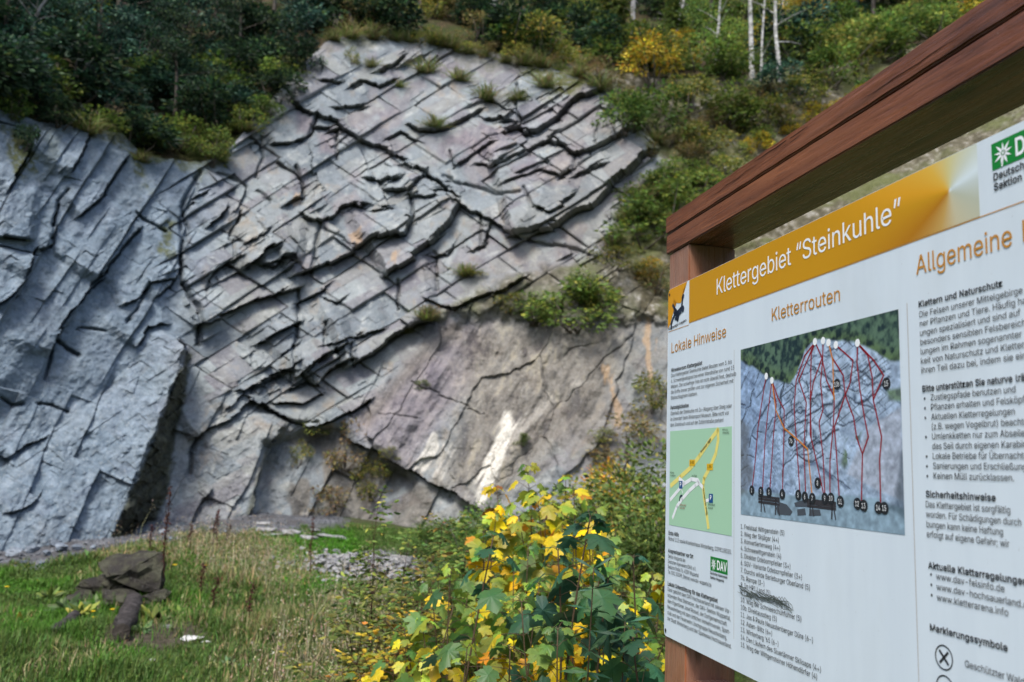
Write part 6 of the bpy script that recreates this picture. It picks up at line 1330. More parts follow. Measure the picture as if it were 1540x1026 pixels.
def rock_mesh(name, sx, sy, sz, seed, n=16, bev=.08, flat_=0.0):
    r = np.random.default_rng(seed)
    p = r.normal(0, 1, (n, 3)); p /= np.linalg.norm(p, axis=1)[:, None]
    p *= r.uniform(.8, 1.1, (n, 1))
    if flat_: p[:, 2] = np.clip(p[:, 2], -flat_, flat_)
    p *= np.array((sx, sy, sz)) / 2
    bm = bmesh.new()
    for q in p: bm.verts.new(q)
    bmesh.ops.convex_hull(bm, input=bm.verts[:])
    for v in [v for v in bm.verts if not v.link_faces]: bm.verts.remove(v)
    bmesh.ops.bevel(bm, geom=bm.edges[:], offset=bev * min(sx, sy, sz) * .5, segments=1, affect='EDGES', clamp_overlap=True)
    bmesh.ops.triangulate(bm, faces=bm.faces[:])
    bmesh.ops.subdivide_edges(bm, edges=[e for e in bm.edges if e.calc_length() > .12 * max(sx, sy)], cuts=4, use_grid_fill=True)
    for v in bm.verts:
        c = v.co * (4.0 / max(sx, sy, sz))
        k = fbm(np.array([c.x + 3 * c.z + seed]), np.array([c.y - 2 * c.z]), 4, seed, .65)[0]
        v.co += v.co.normalized() * k * .16 * min(sx, sy, sz)
    me = bpy.data.meshes.new(name); bm.to_mesh(me); bm.free(); return me

def put_rock(name, px, py, wpx, asp, hgt, seed, mat, label, group=None, rz=0.0, flat_=.6, tilt=0.0, sink=.12, cat='stone', surf=None):
    P = on_ground(px, py) if surf is None else surf
    w = wpx * P[1] / FPX
    me = rock_mesh(name, w, w * asp, w * hgt, seed, flat_=flat_)
    o = link(name, me, mat, loc=(P[0], P[1], P[2] + w * hgt * (.5 * min(1, flat_ * 1.3 if flat_ else 1) - sink)), rot=(tilt, tilt * .6, rz))
    tag(o, label, cat, group); return o

# the dark boulders in the grass and the two log ends by them
put_rock('boulder', 203, 905, 104, .8, .85, 11, M_BOULDER, 'large dark angular boulder with a pale flat top, left of the tallest dead stalk', 'boulders in the grass', .35, .75, .08, .02, 'boulder')
put_rock('boulder', 150, 898, 66, .8, .7, 15, M_BOULDER, 'smaller dark boulder leaning against the left side of the flat topped one', 'boulders in the grass', 1.1, .6, .1, .08, 'boulder')
put_rock('boulder', 118, 908, 46, .9, .7, 19, M_BOULDER, 'low dark boulder at the left end of the boulder group in the grass', 'boulders in the grass', 2.0, .6, 0, .1, 'boulder')

put_rock('boulder', 176, 915, 58, .8, .6, 23, M_BOULDER, 'dark square edged block in front of the gap between the two larger boulders', 'boulders in the grass', .2, .7, .05, .08, 'boulder')
put_rock('boulder', 232, 912, 40, .8, .8, 27, M_BOULDER, 'narrow dark block at the right end of the boulder group, behind the tallest dead stalk', 'boulders in the grass', .9, .7, .1, .05, 'boulder')
def bark_material():
    t = NT('weathered grey bark'); v = t.coord((5, 5, 22)); n1 = t.noise(2.2, 6, .7, v); n2 = t.noise(30, 5, .7, t.coord())
    c = t.ramp(n1.outputs[0], [(.3, (.012, .010, .010)), (.55, (.05, .044, .042)), (.75, (.16, .145, .14))])
    return t.bsdf(c.outputs[0], .9, t.bump(t.math('ADD', n1.outputs[0], n2.outputs[0]), .9, .02), spec=.2)
M_BARK = bark_material()
M_ENDG = stone_material('rotten end grain', (.02, .016, .014), (.05, .042, .035), (.10, .085, .07), .8)
def log_(pa, pb, rpx, label, seed):
    A, Bq = on_ground(*pa), on_ground(*pb)
    r = rpx * A[1] / FPX
    A[2] += r * .85; Bq[2] += r * 1.0
    n = 26; t = np.linspace(0, 1, n)[:, None]
    pts = A + (Bq - A) * t + r * .25 * np.stack([fbm(t[:, 0] * 3, t[:, 0] * 0 + k, 2, seed + k) for k in range(3)], 1)
    rad = r * (1 + .45 * fbm(t[:, 0] * 7, t[:, 0] * 0, 3, seed + 9)) * np.linspace(1, .85, n)
    mb = MB(); base = pts[0].copy()
    mb.tube(pts - base, rad, 14, cap=False)
    root = link('log', mb.mesh('log', True), M_BARK, loc=tuple(base))
    tag(root, label, 'log', 'old logs in the grass')
    for e, nb in ((0, 1), (-1, -2)):
        d = pts[e] - pts[nb]; d /= np.linalg.norm(d)
        a = np.cross(d, (0, 0, 1)); a /= np.linalg.norm(a); b = np.cross(d, a)
        k = 16; V = [pts[e] - base + d * .012]
        V += [pts[e] - base + rad[e] * (1.005 + .03 * math.sin(j * 2.3)) * (a * math.cos(j * 2 * math.pi / k) + b * math.sin(j * 2 * math.pi / k)) for j in range(k)]
        link('end_grain', mesh_np('end_grain', V, [np.array([(0, j + 1, (j + 1) % k + 1) for j in range(k)])]), M_ENDG, root)
log_((180, 966), (200, 918), 15, 'thick bleached log end lying towards the viewer in front of the boulders', 61)
log_((78, 960), (112, 936), 9, 'thin dark log half sunk in the grass left of the thick log', 71)

put_rock('stone', 290, 962, 44, .6, .22, 31, M_WHITEST, 'flat white stone on the bare earth right of the logs', None, .3, .5, 0, .1)
put_rock('stone', 309, 967, 18, .7, .3, 33, M_WHITEST, 'small white stone touching the right tip of the flat white one', None, .9, .6, 0, .1)
put_rock('stone', 252, 944, 16, .8, .4, 35, M_STONE, 'small grey stone at the back of the bare earth patch', None, .5, .6)
put_rock('stone', 450, 925, 13, .8, .45, 37, M_WHITEST, 'single pale pebble in the green turf right of the dry grass', None, .2, .6)
put_rock('stone', 230, 994, 12, .8, .4, 39, M_WHITEST, 'tiny pale pebble in the turf near the lower edge', None, .2, .6)
put_rock('stone', 522, 898, 30, .6, .22, 41, M_STONE, 'flat grey stone sunk in the turf below the gravel heap', None, .2, .5)

# stacked slabs at the foot of the recess
sl = [(402, 797, 40, .5, .30, 'pale flat slab at the left end of the slab heap below the recess'), (418, 806, 46, .6, .28, 'dark sided slab lowest in the middle of the slab heap'), (436, 800, 34, .6, .4, 'grey block on the middle of the slab heap'),
      (460, 808, 44, .5, .26, 'long low slab right of the middle of the slab heap'), (486, 806, 36, .6, .30, 'mid grey slab near the right end of the slab heap'), (512, 808, 40, .5, .26, 'thin slab at the right end of the slab heap'),
      (396, 786, 24, .7, .34, 'small pale block behind the left end of the slab heap'), (470, 796, 26, .7, .40, 'small block behind the right half of the slab heap')]
for i, (x, y, w, a, h, lb) in enumerate(sl):
    put_rock('stone_slab', x, y + 3, w, a, h, 100 + i, M_STONE, lb, 'slabs heaped at the foot of the cliff', .2 * math.sin(i * 3), .45, .08 * math.sin(i * 5), .05, 'slab')
ru = [(20, 838, 30), (48, 832, 24), (70, 836, 18), (8, 826, 22), (92, 830, 26), (118, 828, 20), (62, 850, 14), (36, 848, 12), (110, 838, 12), (140, 826, 14), (245, 803, 14), (262, 800, 11), (255, 812, 9), (290, 798, 12), (318, 796, 10), (340, 800, 8), (-14, 842, 22), (82, 822, 22)]
for i, (x, y, w) in enumerate(ru):
    put_rock('rubble_stone', x, y, w, .8, .6, 140 + i, M_STONEB, 'blue grey fallen stone lying on the gravel at the foot of the cliff', 'fallen stones on the gravel', i * 1.3, .75, 0, .1, 'stone')
# loose stuff: the heap of chippings and the small scatter over the gravel
def chips(name, pts, sizes, mat, label, seed):
    r = np.random.default_rng(seed)
    bmv = []
    TVs = []
    for k in range(6):
        m_ = rock_mesh('chip', 1, .75, .45, seed + k, n=9, bev=.05)
        V = np.empty(len(m_.vertices) * 3); m_.vertices.foreach_get('co', V)
        TVs.append((V.reshape(-1, 3), [tuple(p.vertices) for p in m_.polygons])); bpy.data.meshes.remove(m_)
    V, F, n0 = [], [], 0
    which = r.integers(0, 6, len(pts))
    for k in range(6):
        m = which == k
        if not m.any(): continue
        nn = r.normal(0, .35, (m.sum(), 3)); nn[:, 2] = 1
        a, f, _ = scatter(TVs[k][0], TVs[k][1], pts[m], frames(nn, r.uniform(0, 6.28, m.sum())), sizes[m])
        V.append(a); F += [g + n0 for g in f]; n0 += len(a)
    byk = {}
    for f in F: byk.setdefault(f.shape[1], []).append(f)
    o = link(name, mesh_np(name, np.concatenate(V), [np.concatenate(byk[k]) for k in sorted(byk)]), mat)
    tag(o, label, 'gravel', kind='stuff'); return o
c0 = on_ground(568, 858)
n = 900
q = rng.normal(0, 1, (n, 2)) * np.array((.55, .42)); rr = np.hypot(q[:, 0] / .55, q[:, 1] / .42)
pts = np.stack([c0[0] + q[:, 0], c0[1] + q[:, 1], np.zeros(n)], 1)
pts[:, 2] = ground_z(pts[:, 0], pts[:, 1]) + np.clip(.26 * (1 - rr / 2.0), 0, 1) * rng.uniform(.5, 1, n) + .01
chips('gravel_heap', pts, rng.uniform(.05, .15, n), M_STONE, 'grey heap of flat stone chippings between the turf and the shrubs', 500)
x = rng.uniform(-10.5, -1.5, 9000); y = rng.uniform(10, 18, 9000)
pts = np.stack([x, y, ground_z(x, y) + .005], 1); qx, qy = proj(pts)
m = (poly_sd(qx, qy, NOGRASS) + 10 * fbm(qx / 30, qy / 12, 2, 231) > -4) & (qx > -60) & (qy > 770)
pts = pts[m][:3000]
chips('gravel', pts, rng.gamma(2.0, .018, len(pts)) + .015, M_CHIP, 'loose grey gravel and small chips along the foot of the cliff', 600)

# ------------------------------------------------------------------ leaf shapes
def maple_leaf():
    half = [(.03, .0), (.16, -.10), (.30, -.08), (.36, .02), (.47, .05), (.42, .16), (.36, .22), (.46, .30), (.50, .42), (.62, .52), (.50, .56), (.42, .62), (.30, .56), (.22, .52), (.24, .66), (.31, .74), (.22, .80), (.15, .88), (.10, .96), (0, 1.06)]
    pts = [(0, .02)] + half + [(-x, y) for x, y in half[-2::-1]]
    V = [(0, .34)] + pts
    V3 = [(x, y, -.22 * abs(x) ** 1.2 - .16 * y * y + .05 * math.sin(7 * y) * abs(x)) for x, y in V]
    n = len(pts)
    return np.array(V3), [(0, i + 1, (i + 1) % n + 1) for i in range(n)]
def oval_leaf(w=.5, fold=.18):
    V = [(0, 0, 0), (w * .42, .28, -fold * .5), (w * .5, .55, -fold), (w * .3, .82, -fold), (0, 1.0, -.16), (-w * .3, .82, -fold), (-w * .5, .55, -fold), (-w * .42, .28, -fold * .5), (0, .55, 0.02)]
    return np.array(V), [(0, 1, 8), (1, 2, 8), (2, 3, 8), (3, 4, 8), (4, 5, 8), (5, 6, 8), (6, 7, 8), (7, 0, 8)]
def simple_leaf(w=.55):
    return np.array([(0, 0, 0), (w / 2, .5, -.10), (0, 1, -.08), (-w / 2, .5, -.10)]), [(0, 1, 2), (0, 2, 3)]
MAPLE, MAPLE_F = maple_leaf()
OVAL, OVAL_F = oval_leaf()
SIMPLE, SIMPLE_F = simple_leaf()
NARROW, NARROW_F = oval_leaf(.2, .06)

def leaf_frames(d, up, roll=0.3):
    """leaf axis y along d, face (z) towards up"""
    n = len(d)
    y = d / (np.linalg.norm(d, axis=1)[:, None] + 1e-9)
    z = up - (up * y).sum(1)[:, None] * y; z /= np.linalg.norm(z, axis=1)[:, None] + 1e-9
    x = np.cross(y, z)
    a = rng.normal(0, roll, n)[:, None]
    x2 = x * np.cos(a) + z * np.sin(a); z2 = -x * np.sin(a) + z * np.cos(a)
    return np.stack([x2, y, z2], 2)

def pick(pal, n, v=.2, h=.08):
    """a colour for each leaf out of a weighted palette"""
    w = np.array([p[0] for p in pal], float); w /= w.sum()
    k = rng.choice(len(pal), n, p=w)
    c = np.array([p[1] for p in pal])[k] * np.exp(rng.normal(0, v, (n, 1))) * np.exp(rng.normal(0, h, (n, 3)))
    return np.concatenate([np.clip(c, 0, 1), np.ones((n, 1))], 1)

M_STEM = plain('brown green stem', (.075, .05, .03), .7, .2)
M_STEMR = plain('dead red brown stalk', (.055, .022, .018), .8, .2)
M_TWIG = plain('grey twig', (.10, .085, .07), .8, .2)

# ------------------------------------------------------------------ maple saplings in front
DARKG = [(6, (.035, .100, .055)), (3, (.055, .135, .055)), (1, (.09, .17, .05))]
MIDG = [(5, (.085, .19, .045)), (3, (.15, .26, .05)), (1, (.25, .30, .05)), (.5, (.55, .42, .02))]
YELG = [(4, (.22, .33, .05)), (3, (.34, .38, .05)), (2, (.66, .52, .02)), (1, (.10, .20, .045)), (.3, (.6, .28, .02))]
YEL = [(6, (.85, .58, .010)), (3, (.72, .60, .03)), (1, (.32, .34, .04)), (.6, (.65, .32, .02)), (.2, (.25, .12, .03))]
def sapling(px, D, pytop, pal, label, lsz=.13, nst=1, seed=0, spread=.05, dens=1.0, toppal=None, lean_=0.06):
    P = at(px, pytop, D)
    zb = float(ground_z(P[0], P[1])); H = P[2] - zb
    root = empty('maple_sapling', (P[0], P[1], zb))
    tag(root, label, 'sapling', 'maple saplings in front of the cliff')
    mb = MB(); LP, LD, LU, LS, LH = [], [], [], [], []
    r = np.random.default_rng(1000 + seed)
    for sgi in range(nst):
        a = r.uniform(0, 6.28); b = r.normal(0, spread, 2) * (1 if sgi else .4)
        hh = H * (1 if sgi == 0 else r.uniform(.6, .92))
        t = np.linspace(0, 1, 12)
        wob = r.uniform(0, 6.28, 2)
        ln = r.normal(0, lean_, 2)
        pts = np.stack([b[0] * t + ln[0] * hh * (t ** 1.5 - 1 * (sgi == 0)) + .012 * np.sin(5 * t + wob[0]), b[1] * t + ln[1] * hh * (t ** 1.5 - 1 * (sgi == 0)) + .012 * np.sin(4 * t + wob[1]), t * hh], 1)
        mb.tube(pts, np.linspace(.0062, .0024, 12) * (1 + .25 * (nst == 1)), 6)
        z = hh; node = 0; dz = .05
        while z > hh * .12:
            f = z / hh; i = min(f * 11, 10.999); k = int(i); p = pts[k] + (pts[k + 1] - pts[k]) * (i - k)
            nl = 2 if f < .985 else 4
            if r.uniform() < dens:
                for s_ in range(nl):
                    th = a + node * math.pi / 2 + s_ * (math.pi if nl == 2 else math.pi / 2) + r.normal(0, .25)
                    age = min(1, (hh - z) / .25)
                    pl = (.03 + .11 * age) * r.uniform(.7, 1.3); el = r.normal(.45 - .25 * age, .2)
                    d = np.array((math.cos(th) * math.cos(el), math.sin(th) * math.cos(el), math.sin(el)))
                    e = p + d * pl
                    mb.tube(np.array([p, p + d * pl * .5 + (0, 0, .006), e]), [.0016, .0013, .0011], 4, cap=False)
                    dl = np.array((math.cos(th), math.sin(th), r.normal(-.45 - .35 * age, .28)))
                    LP.append(e); LD.append(dl); LU.append((-.25 * math.cos(th) * 0 + r.normal(0, .2), r.normal(-.1, .2), 1.0)); LH.append(f)
                    LS.append(lsz * (.45 + .6 * age) * r.uniform(.75, 1.2))
            node += 1; z -= dz * r.uniform(.8, 1.25); dz = min(.085, dz + .013)
    n = len(LP)
    col = pick(pal, n, .18)
    if toppal is not None:
        ct = pick(toppal, n, .18); m = np.array(LH) > .62
        col = np.where(m[:, None], ct, col)
    S3 = np.array(LS)[:, None] * np.stack([rng.uniform(.85, 1.15, n), rng.uniform(.9, 1.1, n), rng.uniform(.4, 2.2, n)], 1)
    V, F, C = scatter(MAPLE, MAPLE_F, np.array(LP), leaf_frames(np.array(LD), np.array(LU), .35), S3, col)
    # slight mottling inside each leaf: yellowing rims
    Cm = C.reshape(n, len(MAPLE), 4); Cm[:, 1:, :3] *= np.array((1.10, 1.0, .9)); Cm[:, 0, :3] *= np.array((.86, .95, 1.0))
    link('stem', mb.mesh('stem', True), M_STEM, root)
    link('foliage', mesh_np('foliage', V, F, {'tint': Cm.reshape(-1, 4)}), M_MAPLE, root)
    return root
M_MAPLE = leaf_material('maple leaves', .45, .42, .35, var=.04, gain=1.0, spots=True)
sap = [  # px, depth, top row, palette, label, leaf, stems, toppal
    (802, 5.0, 704, YELG, 'tallest yellow green maple sapling, its tip in front of the white streak on the slab', .15, 2, YELG),
    (866, 4.6, 738, YEL, 'bright yellow maple sapling between the tall one and the dark leaved ones', .16, 3, YELG),
    (770, 4.9, 775, YEL, 'golden yellow maple sapling left of the tall yellow green one', .16, 2, YELG),
    (846, 4.9, 790, YEL, 'golden maple sapling low behind the dark green stems', .17, 3, YEL),
    (738, 3.5, 808, DARKG, 'dark green maple sapling with a bare lower stem, leftmost of the dark stems', .135, 1, None),
    (838, 3.4, 828, DARKG, 'dark green maple sapling leaning left in the middle of the thicket', .14, 1, None),
    (897, 3.2, 778, DARKG, 'dark green maple sapling with a broad leaf reaching right towards the board', .17, 1, None),
    (930, 3.7, 860, MIDG, 'mid green maple sapling close left of the board post', .13, 2, None),
    (700, 3.9, 862, MIDG, 'mid green maple sapling at the left side of the thicket', .135, 2, YELG),
    (652, 3.7, 915, MIDG, 'low light green maple sapling at the lower left of the thicket', .13, 2, MIDG),
    (775, 3.2, 905, MIDG, 'low green maple sapling in the middle foreground of the thicket', .12, 2, MIDG),
    (820, 4.0, 872, YELG, 'yellow spotted maple sapling in the centre of the thicket', .14, 3, YELG),
    (900, 3.9, 905, YELG, 'low yellow green maple sapling at the foot of the dark leaved one', .14, 3, YEL),
    (720, 4.4, 880, YELG, 'pale yellowing maple sapling behind the leftmost dark stem', .13, 3, MIDG),
    (960, 3.0, 950, DARKG, 'big leaved dark maple sapling at the bottom beside the board post', .17, 1, None),
    (865, 3.1, 950, DARKG, 'low dark maple sapling at the bottom centre', .12, 2, MIDG),
    (750, 4.1, 930, YEL, 'low golden maple sapling at the bottom of the thicket', .13, 3, YEL),
    (960, 4.6, 800, YELG, 'yellow green maple sapling behind the left edge of the board', .13, 3, MIDG),
    (985, 4.2, 880, MIDG, 'green maple sapling half hidden behind the board post', .13, 2, YELG),
    (612, 4.4, 985, MIDG, 'smallest maple sapling at the left foot of the thicket', .11, 2, YELG),
    (800, 4.4, 820, YELG, 'light green maple sapling in front of the golden ones', .14, 2, MIDG),
    (835, 4.7, 745, YELG, 'yellow green maple sapling just right of the tallest one', .14, 2, YELG),
    (815, 4.8, 760, YEL, 'golden maple sapling in front of the foot of the white streak', .15, 2, YELG),
    (880, 4.4, 800, YEL, 'golden maple sapling right behind the broad dark leaf', .15, 2, YEL),
    (780, 4.2, 850, YEL, 'golden maple sapling between the leftmost and the middle dark stem', .14, 2, YELG),
    (730, 4.6, 830, YELG, 'light maple sapling just behind the leftmost dark stem', .13, 2, MIDG),
    (955, 3.5, 840, DARKG, 'dark green maple sapling with large leaves right of the broad leaved one', .15, 1, None),
    (915, 3.3, 870, DARKG, 'dark green maple sapling under the broad leaved one', .14, 1, None),
    (920, 4.3, 830, MIDG, 'mid green maple sapling right of the golden ones', .13, 2, YELG),
    (800, 3.6, 880, MIDG, 'mid green maple sapling in the middle of the thicket', .13, 2, None),
    (860, 3.7, 900, YEL, 'bright yellow maple sapling low in the middle of the thicket', .13, 2, YEL),
    (700, 3.8, 930, YELG, 'yellow green maple sapling low at the left of the thicket', .13, 2, None),
    (930, 3.4, 985, MIDG, 'mid green maple sapling at the bottom left of the post', .13, 2, None),
    (785, 5.0, 735, YELG, 'yellow green maple sapling close left of the tallest one', .15, 2, YEL),
    (850, 5.1, 722, YELG, 'pale green maple sapling between the tallest one and the slab edge', .14, 2, YELG),
    (825, 4.9, 775, YEL, 'golden maple sapling under the tip of the tallest one', .15, 3, YEL),
    (905, 4.8, 765, YELG, 'light green maple sapling behind the tip of the broad leaved dark one', .14, 2, YELG),
    (745, 4.9, 800, YELG, 'light green maple sapling at the left shoulder of the thicket', .14, 2, YELG),
    (945, 4.7, 830, MIDG, 'mid green maple sapling behind the dark leaves near the board', .14, 2, YELG),
    (670, 4.2, 880, YELG, 'yellow green maple sapling at the left flank of the thicket', .13, 2, MIDG),
    (640, 4.0, 940, YEL, 'small golden maple sapling at the lower left flank of the thicket', .12, 2, YELG),
    (690, 3.3, 975, MIDG, 'low maple sapling at the very bottom left of the thicket', .11, 2, YELG),
]
for i, s_ in enumerate(sap):
    sapling(*s_[:5], lsz=s_[5] * .80, nst=s_[6], toppal=s_[7], seed=i, spread=.16 if s_[6] > 1 else .03, dens=.92)

# dark herb stalks with whorled narrow leaves
def herb(px, D, pytop, label, pal, lsz=.09, seed=0, nodes=13, stemm=None):
    P = at(px, pytop, D); zb = float(ground_z(P[0], P[1])); H = P[2] - zb
    root = empty('herb', (P[0], P[1], zb)); tag(root, label, 'herb', 'dark herbs in the thicket')
    r = np.random.default_rng(2000 + seed)
    t = np.linspace(0, 1, 10); ln = r.normal(0, .05, 2)
    pts = np.stack([ln[0] * (t ** 2 - 1) * H, ln[1] * (t ** 2 - 1) * H, t * H], 1)
    mb = MB(); mb.tube(pts, np.linspace(.006, .002, 10), 6); link('stem', mb.mesh('stem', True), M_STEM, root)
    LP, LD = [], []
    for k in range(nodes):
        f = 1 - k / nodes * .7; p = pts[-1] * f + np.array((ln[0] * (f ** 2 - 1) * H - pts[-1][0] * f, ln[1] * (f ** 2 - 1) * H - pts[-1][1] * f, 0))
        for j in range(5):
            th = k * .8 + j * 1.257; LP.append(p); LD.append((math.cos(th), math.sin(th), r.normal(.25 - .05 * k, .3)))
    n = len(LP)
    V, F, C = scatter(NARROW, NARROW_F, np.array(LP), leaf_frames(np.array(LD), np.tile((0, 0, 1.0), (n, 1)), .3), lsz * rng.uniform(.6, 1.3, n), pick(pal, n))
    link('foliage', mesh_np('foliage', V, F, {'tint': C}), M_MAPLE, root)
herb(893, 2.9, 855, 'dark upright herb with narrow whorled leaves under the broad leaved maple', DARKG, .085, 1)
herb(940, 3.1, 935, 'dark narrow leaved herb at the bottom left of the board post', DARKG, .10, 2)
herb(862, 4.0, 800, 'dark herb tip with narrow leaves in front of the yellow maple', DARKG, .07, 3)

# ------------------------------------------------------------------ loose shrubs and bushes
def bush_mesh(w, h, nleaf, lsz, pal, seed, nclump=16, leaf=(SIMPLE, SIMPLE_F), flatness=.45, gappy=1.0, stems=7, core=.35):
    """stems and clumps of leaves inside an uneven crown; origin at the base"""
    r = np.random.default_rng(seed)
    th = r.uniform(0, 6.28, nclump); u = r.uniform(.15, 1, nclump) ** .6
    zc = r.uniform(.12, 1, nclump)
    prof = np.sqrt(np.clip(1 - ((zc - .42) / .62) ** 2, .05, 1))
    cx = np.cos(th) * u * prof * w / 2; cy = np.sin(th) * u * prof * w / 2
    cen = np.stack([cx, cy, zc * h * .92], 1)
    cs = r.uniform(.5, 1.2, nclump) * min(w, h) * .20 * gappy
    k = r.choice(nclump, nleaf, p=cs ** 1.4 / (cs ** 1.4).sum())
    d = r.normal(0, 1, (nleaf, 3)); d /= np.linalg.norm(d, axis=1)[:, None]
    rad = cs[k] * r.uniform(.15, 1.15, nleaf) ** .6
    pos = cen[k] + d * rad[:, None] * np.array((1.15, 1.15, .8))
    pos[:, 2] = np.maximum(pos[:, 2], .02)
    out = d + .5 * (cen[k] - cen.mean(0)) / (w / 2)
    out[:, 2] = out[:, 2] * .6 - .15
    upv = r.normal(0, .45, (nleaf, 3)); upv[:, 2] += 1
    pal_i = pick(pal, nleaf, .22)
    cl = np.exp(r.normal(0, .22, (nclump, 1)))[k]
    pal_i[:, :3] *= cl
    V, F, C = scatter(leaf[0], leaf[1], pos, leaf_frames(out, upv, .5), lsz * r.uniform(.6, 1.35, nleaf), np.clip(pal_i, 0, 1))
    fo = mesh_np('foliage', V, F, {'tint': C})
    mb = MB()
    for i in range(stems):
        e = cen[r.integers(0, nclump)]
        b = r.normal(0, .06 * w, 3); b[2] = -.05
        m = (b + e) / 2 + r.normal(0, .06 * w, 3)
        mb.tube(np.array([b, m, e]), [.016 * h + .004, .010 * h + .003, .004], 5)
    return fo, mb.mesh('stems', True)

G_DARK = [(6, (.014, .030, .016)), (3, (.030, .065, .028)), (1, (.08, .12, .04))]
G_TEAL = [(6, (.018, .048, .034)), (3, (.045, .105, .070)), (1, (.14, .24, .15))]
G_MID = [(5, (.070, .125, .026)), (3, (.12, .18, .035)), (1, (.22, .25, .05))]
G_LIGHT = [(4, (.115, .19, .042)), (3, (.18, .25, .055)), (1, (.34, .35, .06)), (1, (.06, .10, .028))]
G_YEL = [(4, (.34, .27, .03)), (3, (.48, .35, .03)), (2, (.18, .21, .035)), (1, (.42, .20, .03))]
G_BROWN = [(4, (.15, .11, .045)), (3, (.24, .18, .08)), (2, (.10, .12, .03))]
G_OLIVE = [(5, (.14, .165, .035)), (3, (.22, .22, .05)), (1, (.36, .28, .05)), (2, (.075, .11, .026))]
G_FINE = [(5, (.075, .135, .034)), (3, (.13, .19, .05)), (2, (.055, .085, .03)), (.6, (.30, .21, .05)), (.3, (.26, .09, .04))]
PROTO = {}
def proto(kind, var):
    k = (kind, var)
    if k not in PROTO:
        sd_ = 3000 + 17 * var + 101 * sorted(KINDS_).index(kind)
        PROTO[k] = bush_mesh(1.0, 1.0, *KINDS_[kind][:2], KINDS_[kind][2], sd_, *KINDS_[kind][3:])
    return PROTO[k]
KINDS_ = {  # leaves, leaf size on a 1 m bush, palette, clumps
    'dark': (1500, .085, G_DARK, 15), 'teal': (1500, .080, G_TEAL, 15), 'mid': (1500, .075, G_MID, 16), 'light': (1400, .075, G_LIGHT, 16),
    'finemid': (5200, .040, G_MID, 22), 'finelight': (5200, .042, G_LIGHT, 22), 'fineolive': (4800, .036, G_FINE, 22), 'finebrown': (3600, .034, G_BROWN, 20), 'fineyellow': (3600, .040, G_YEL, 20),
    'yellow': (1100, .080, G_YEL, 14), 'brown': (900, .070, G_BROWN, 14), 'olive': (1300, .070, G_OLIVE, 16)}
def bush(P, kind, w, h, label, group=None, var=None, name='bush', cat='bush', sink=.08):
    var = random.randrange(4) if var is None else var
    fo, st = proto(kind, var)
    root = empty(name, (P[0], P[1], P[2] - sink * h), (0, 0, random.uniform(0, 6.28)))
    root.scale = (w, w, h)
    tag(root, label, cat, group)
    link('foliage', fo, M_LEAF, root); link('stems', st, M_TWIG, root)
    return root
def bush_px(px, pyb, kind, wpx, hpx, label, group=None, **kw):
    P = on_rock(px, pyb); s = P[1] / FPX
    return bush(P, kind, wpx * s, hpx * s, label, group, **kw)

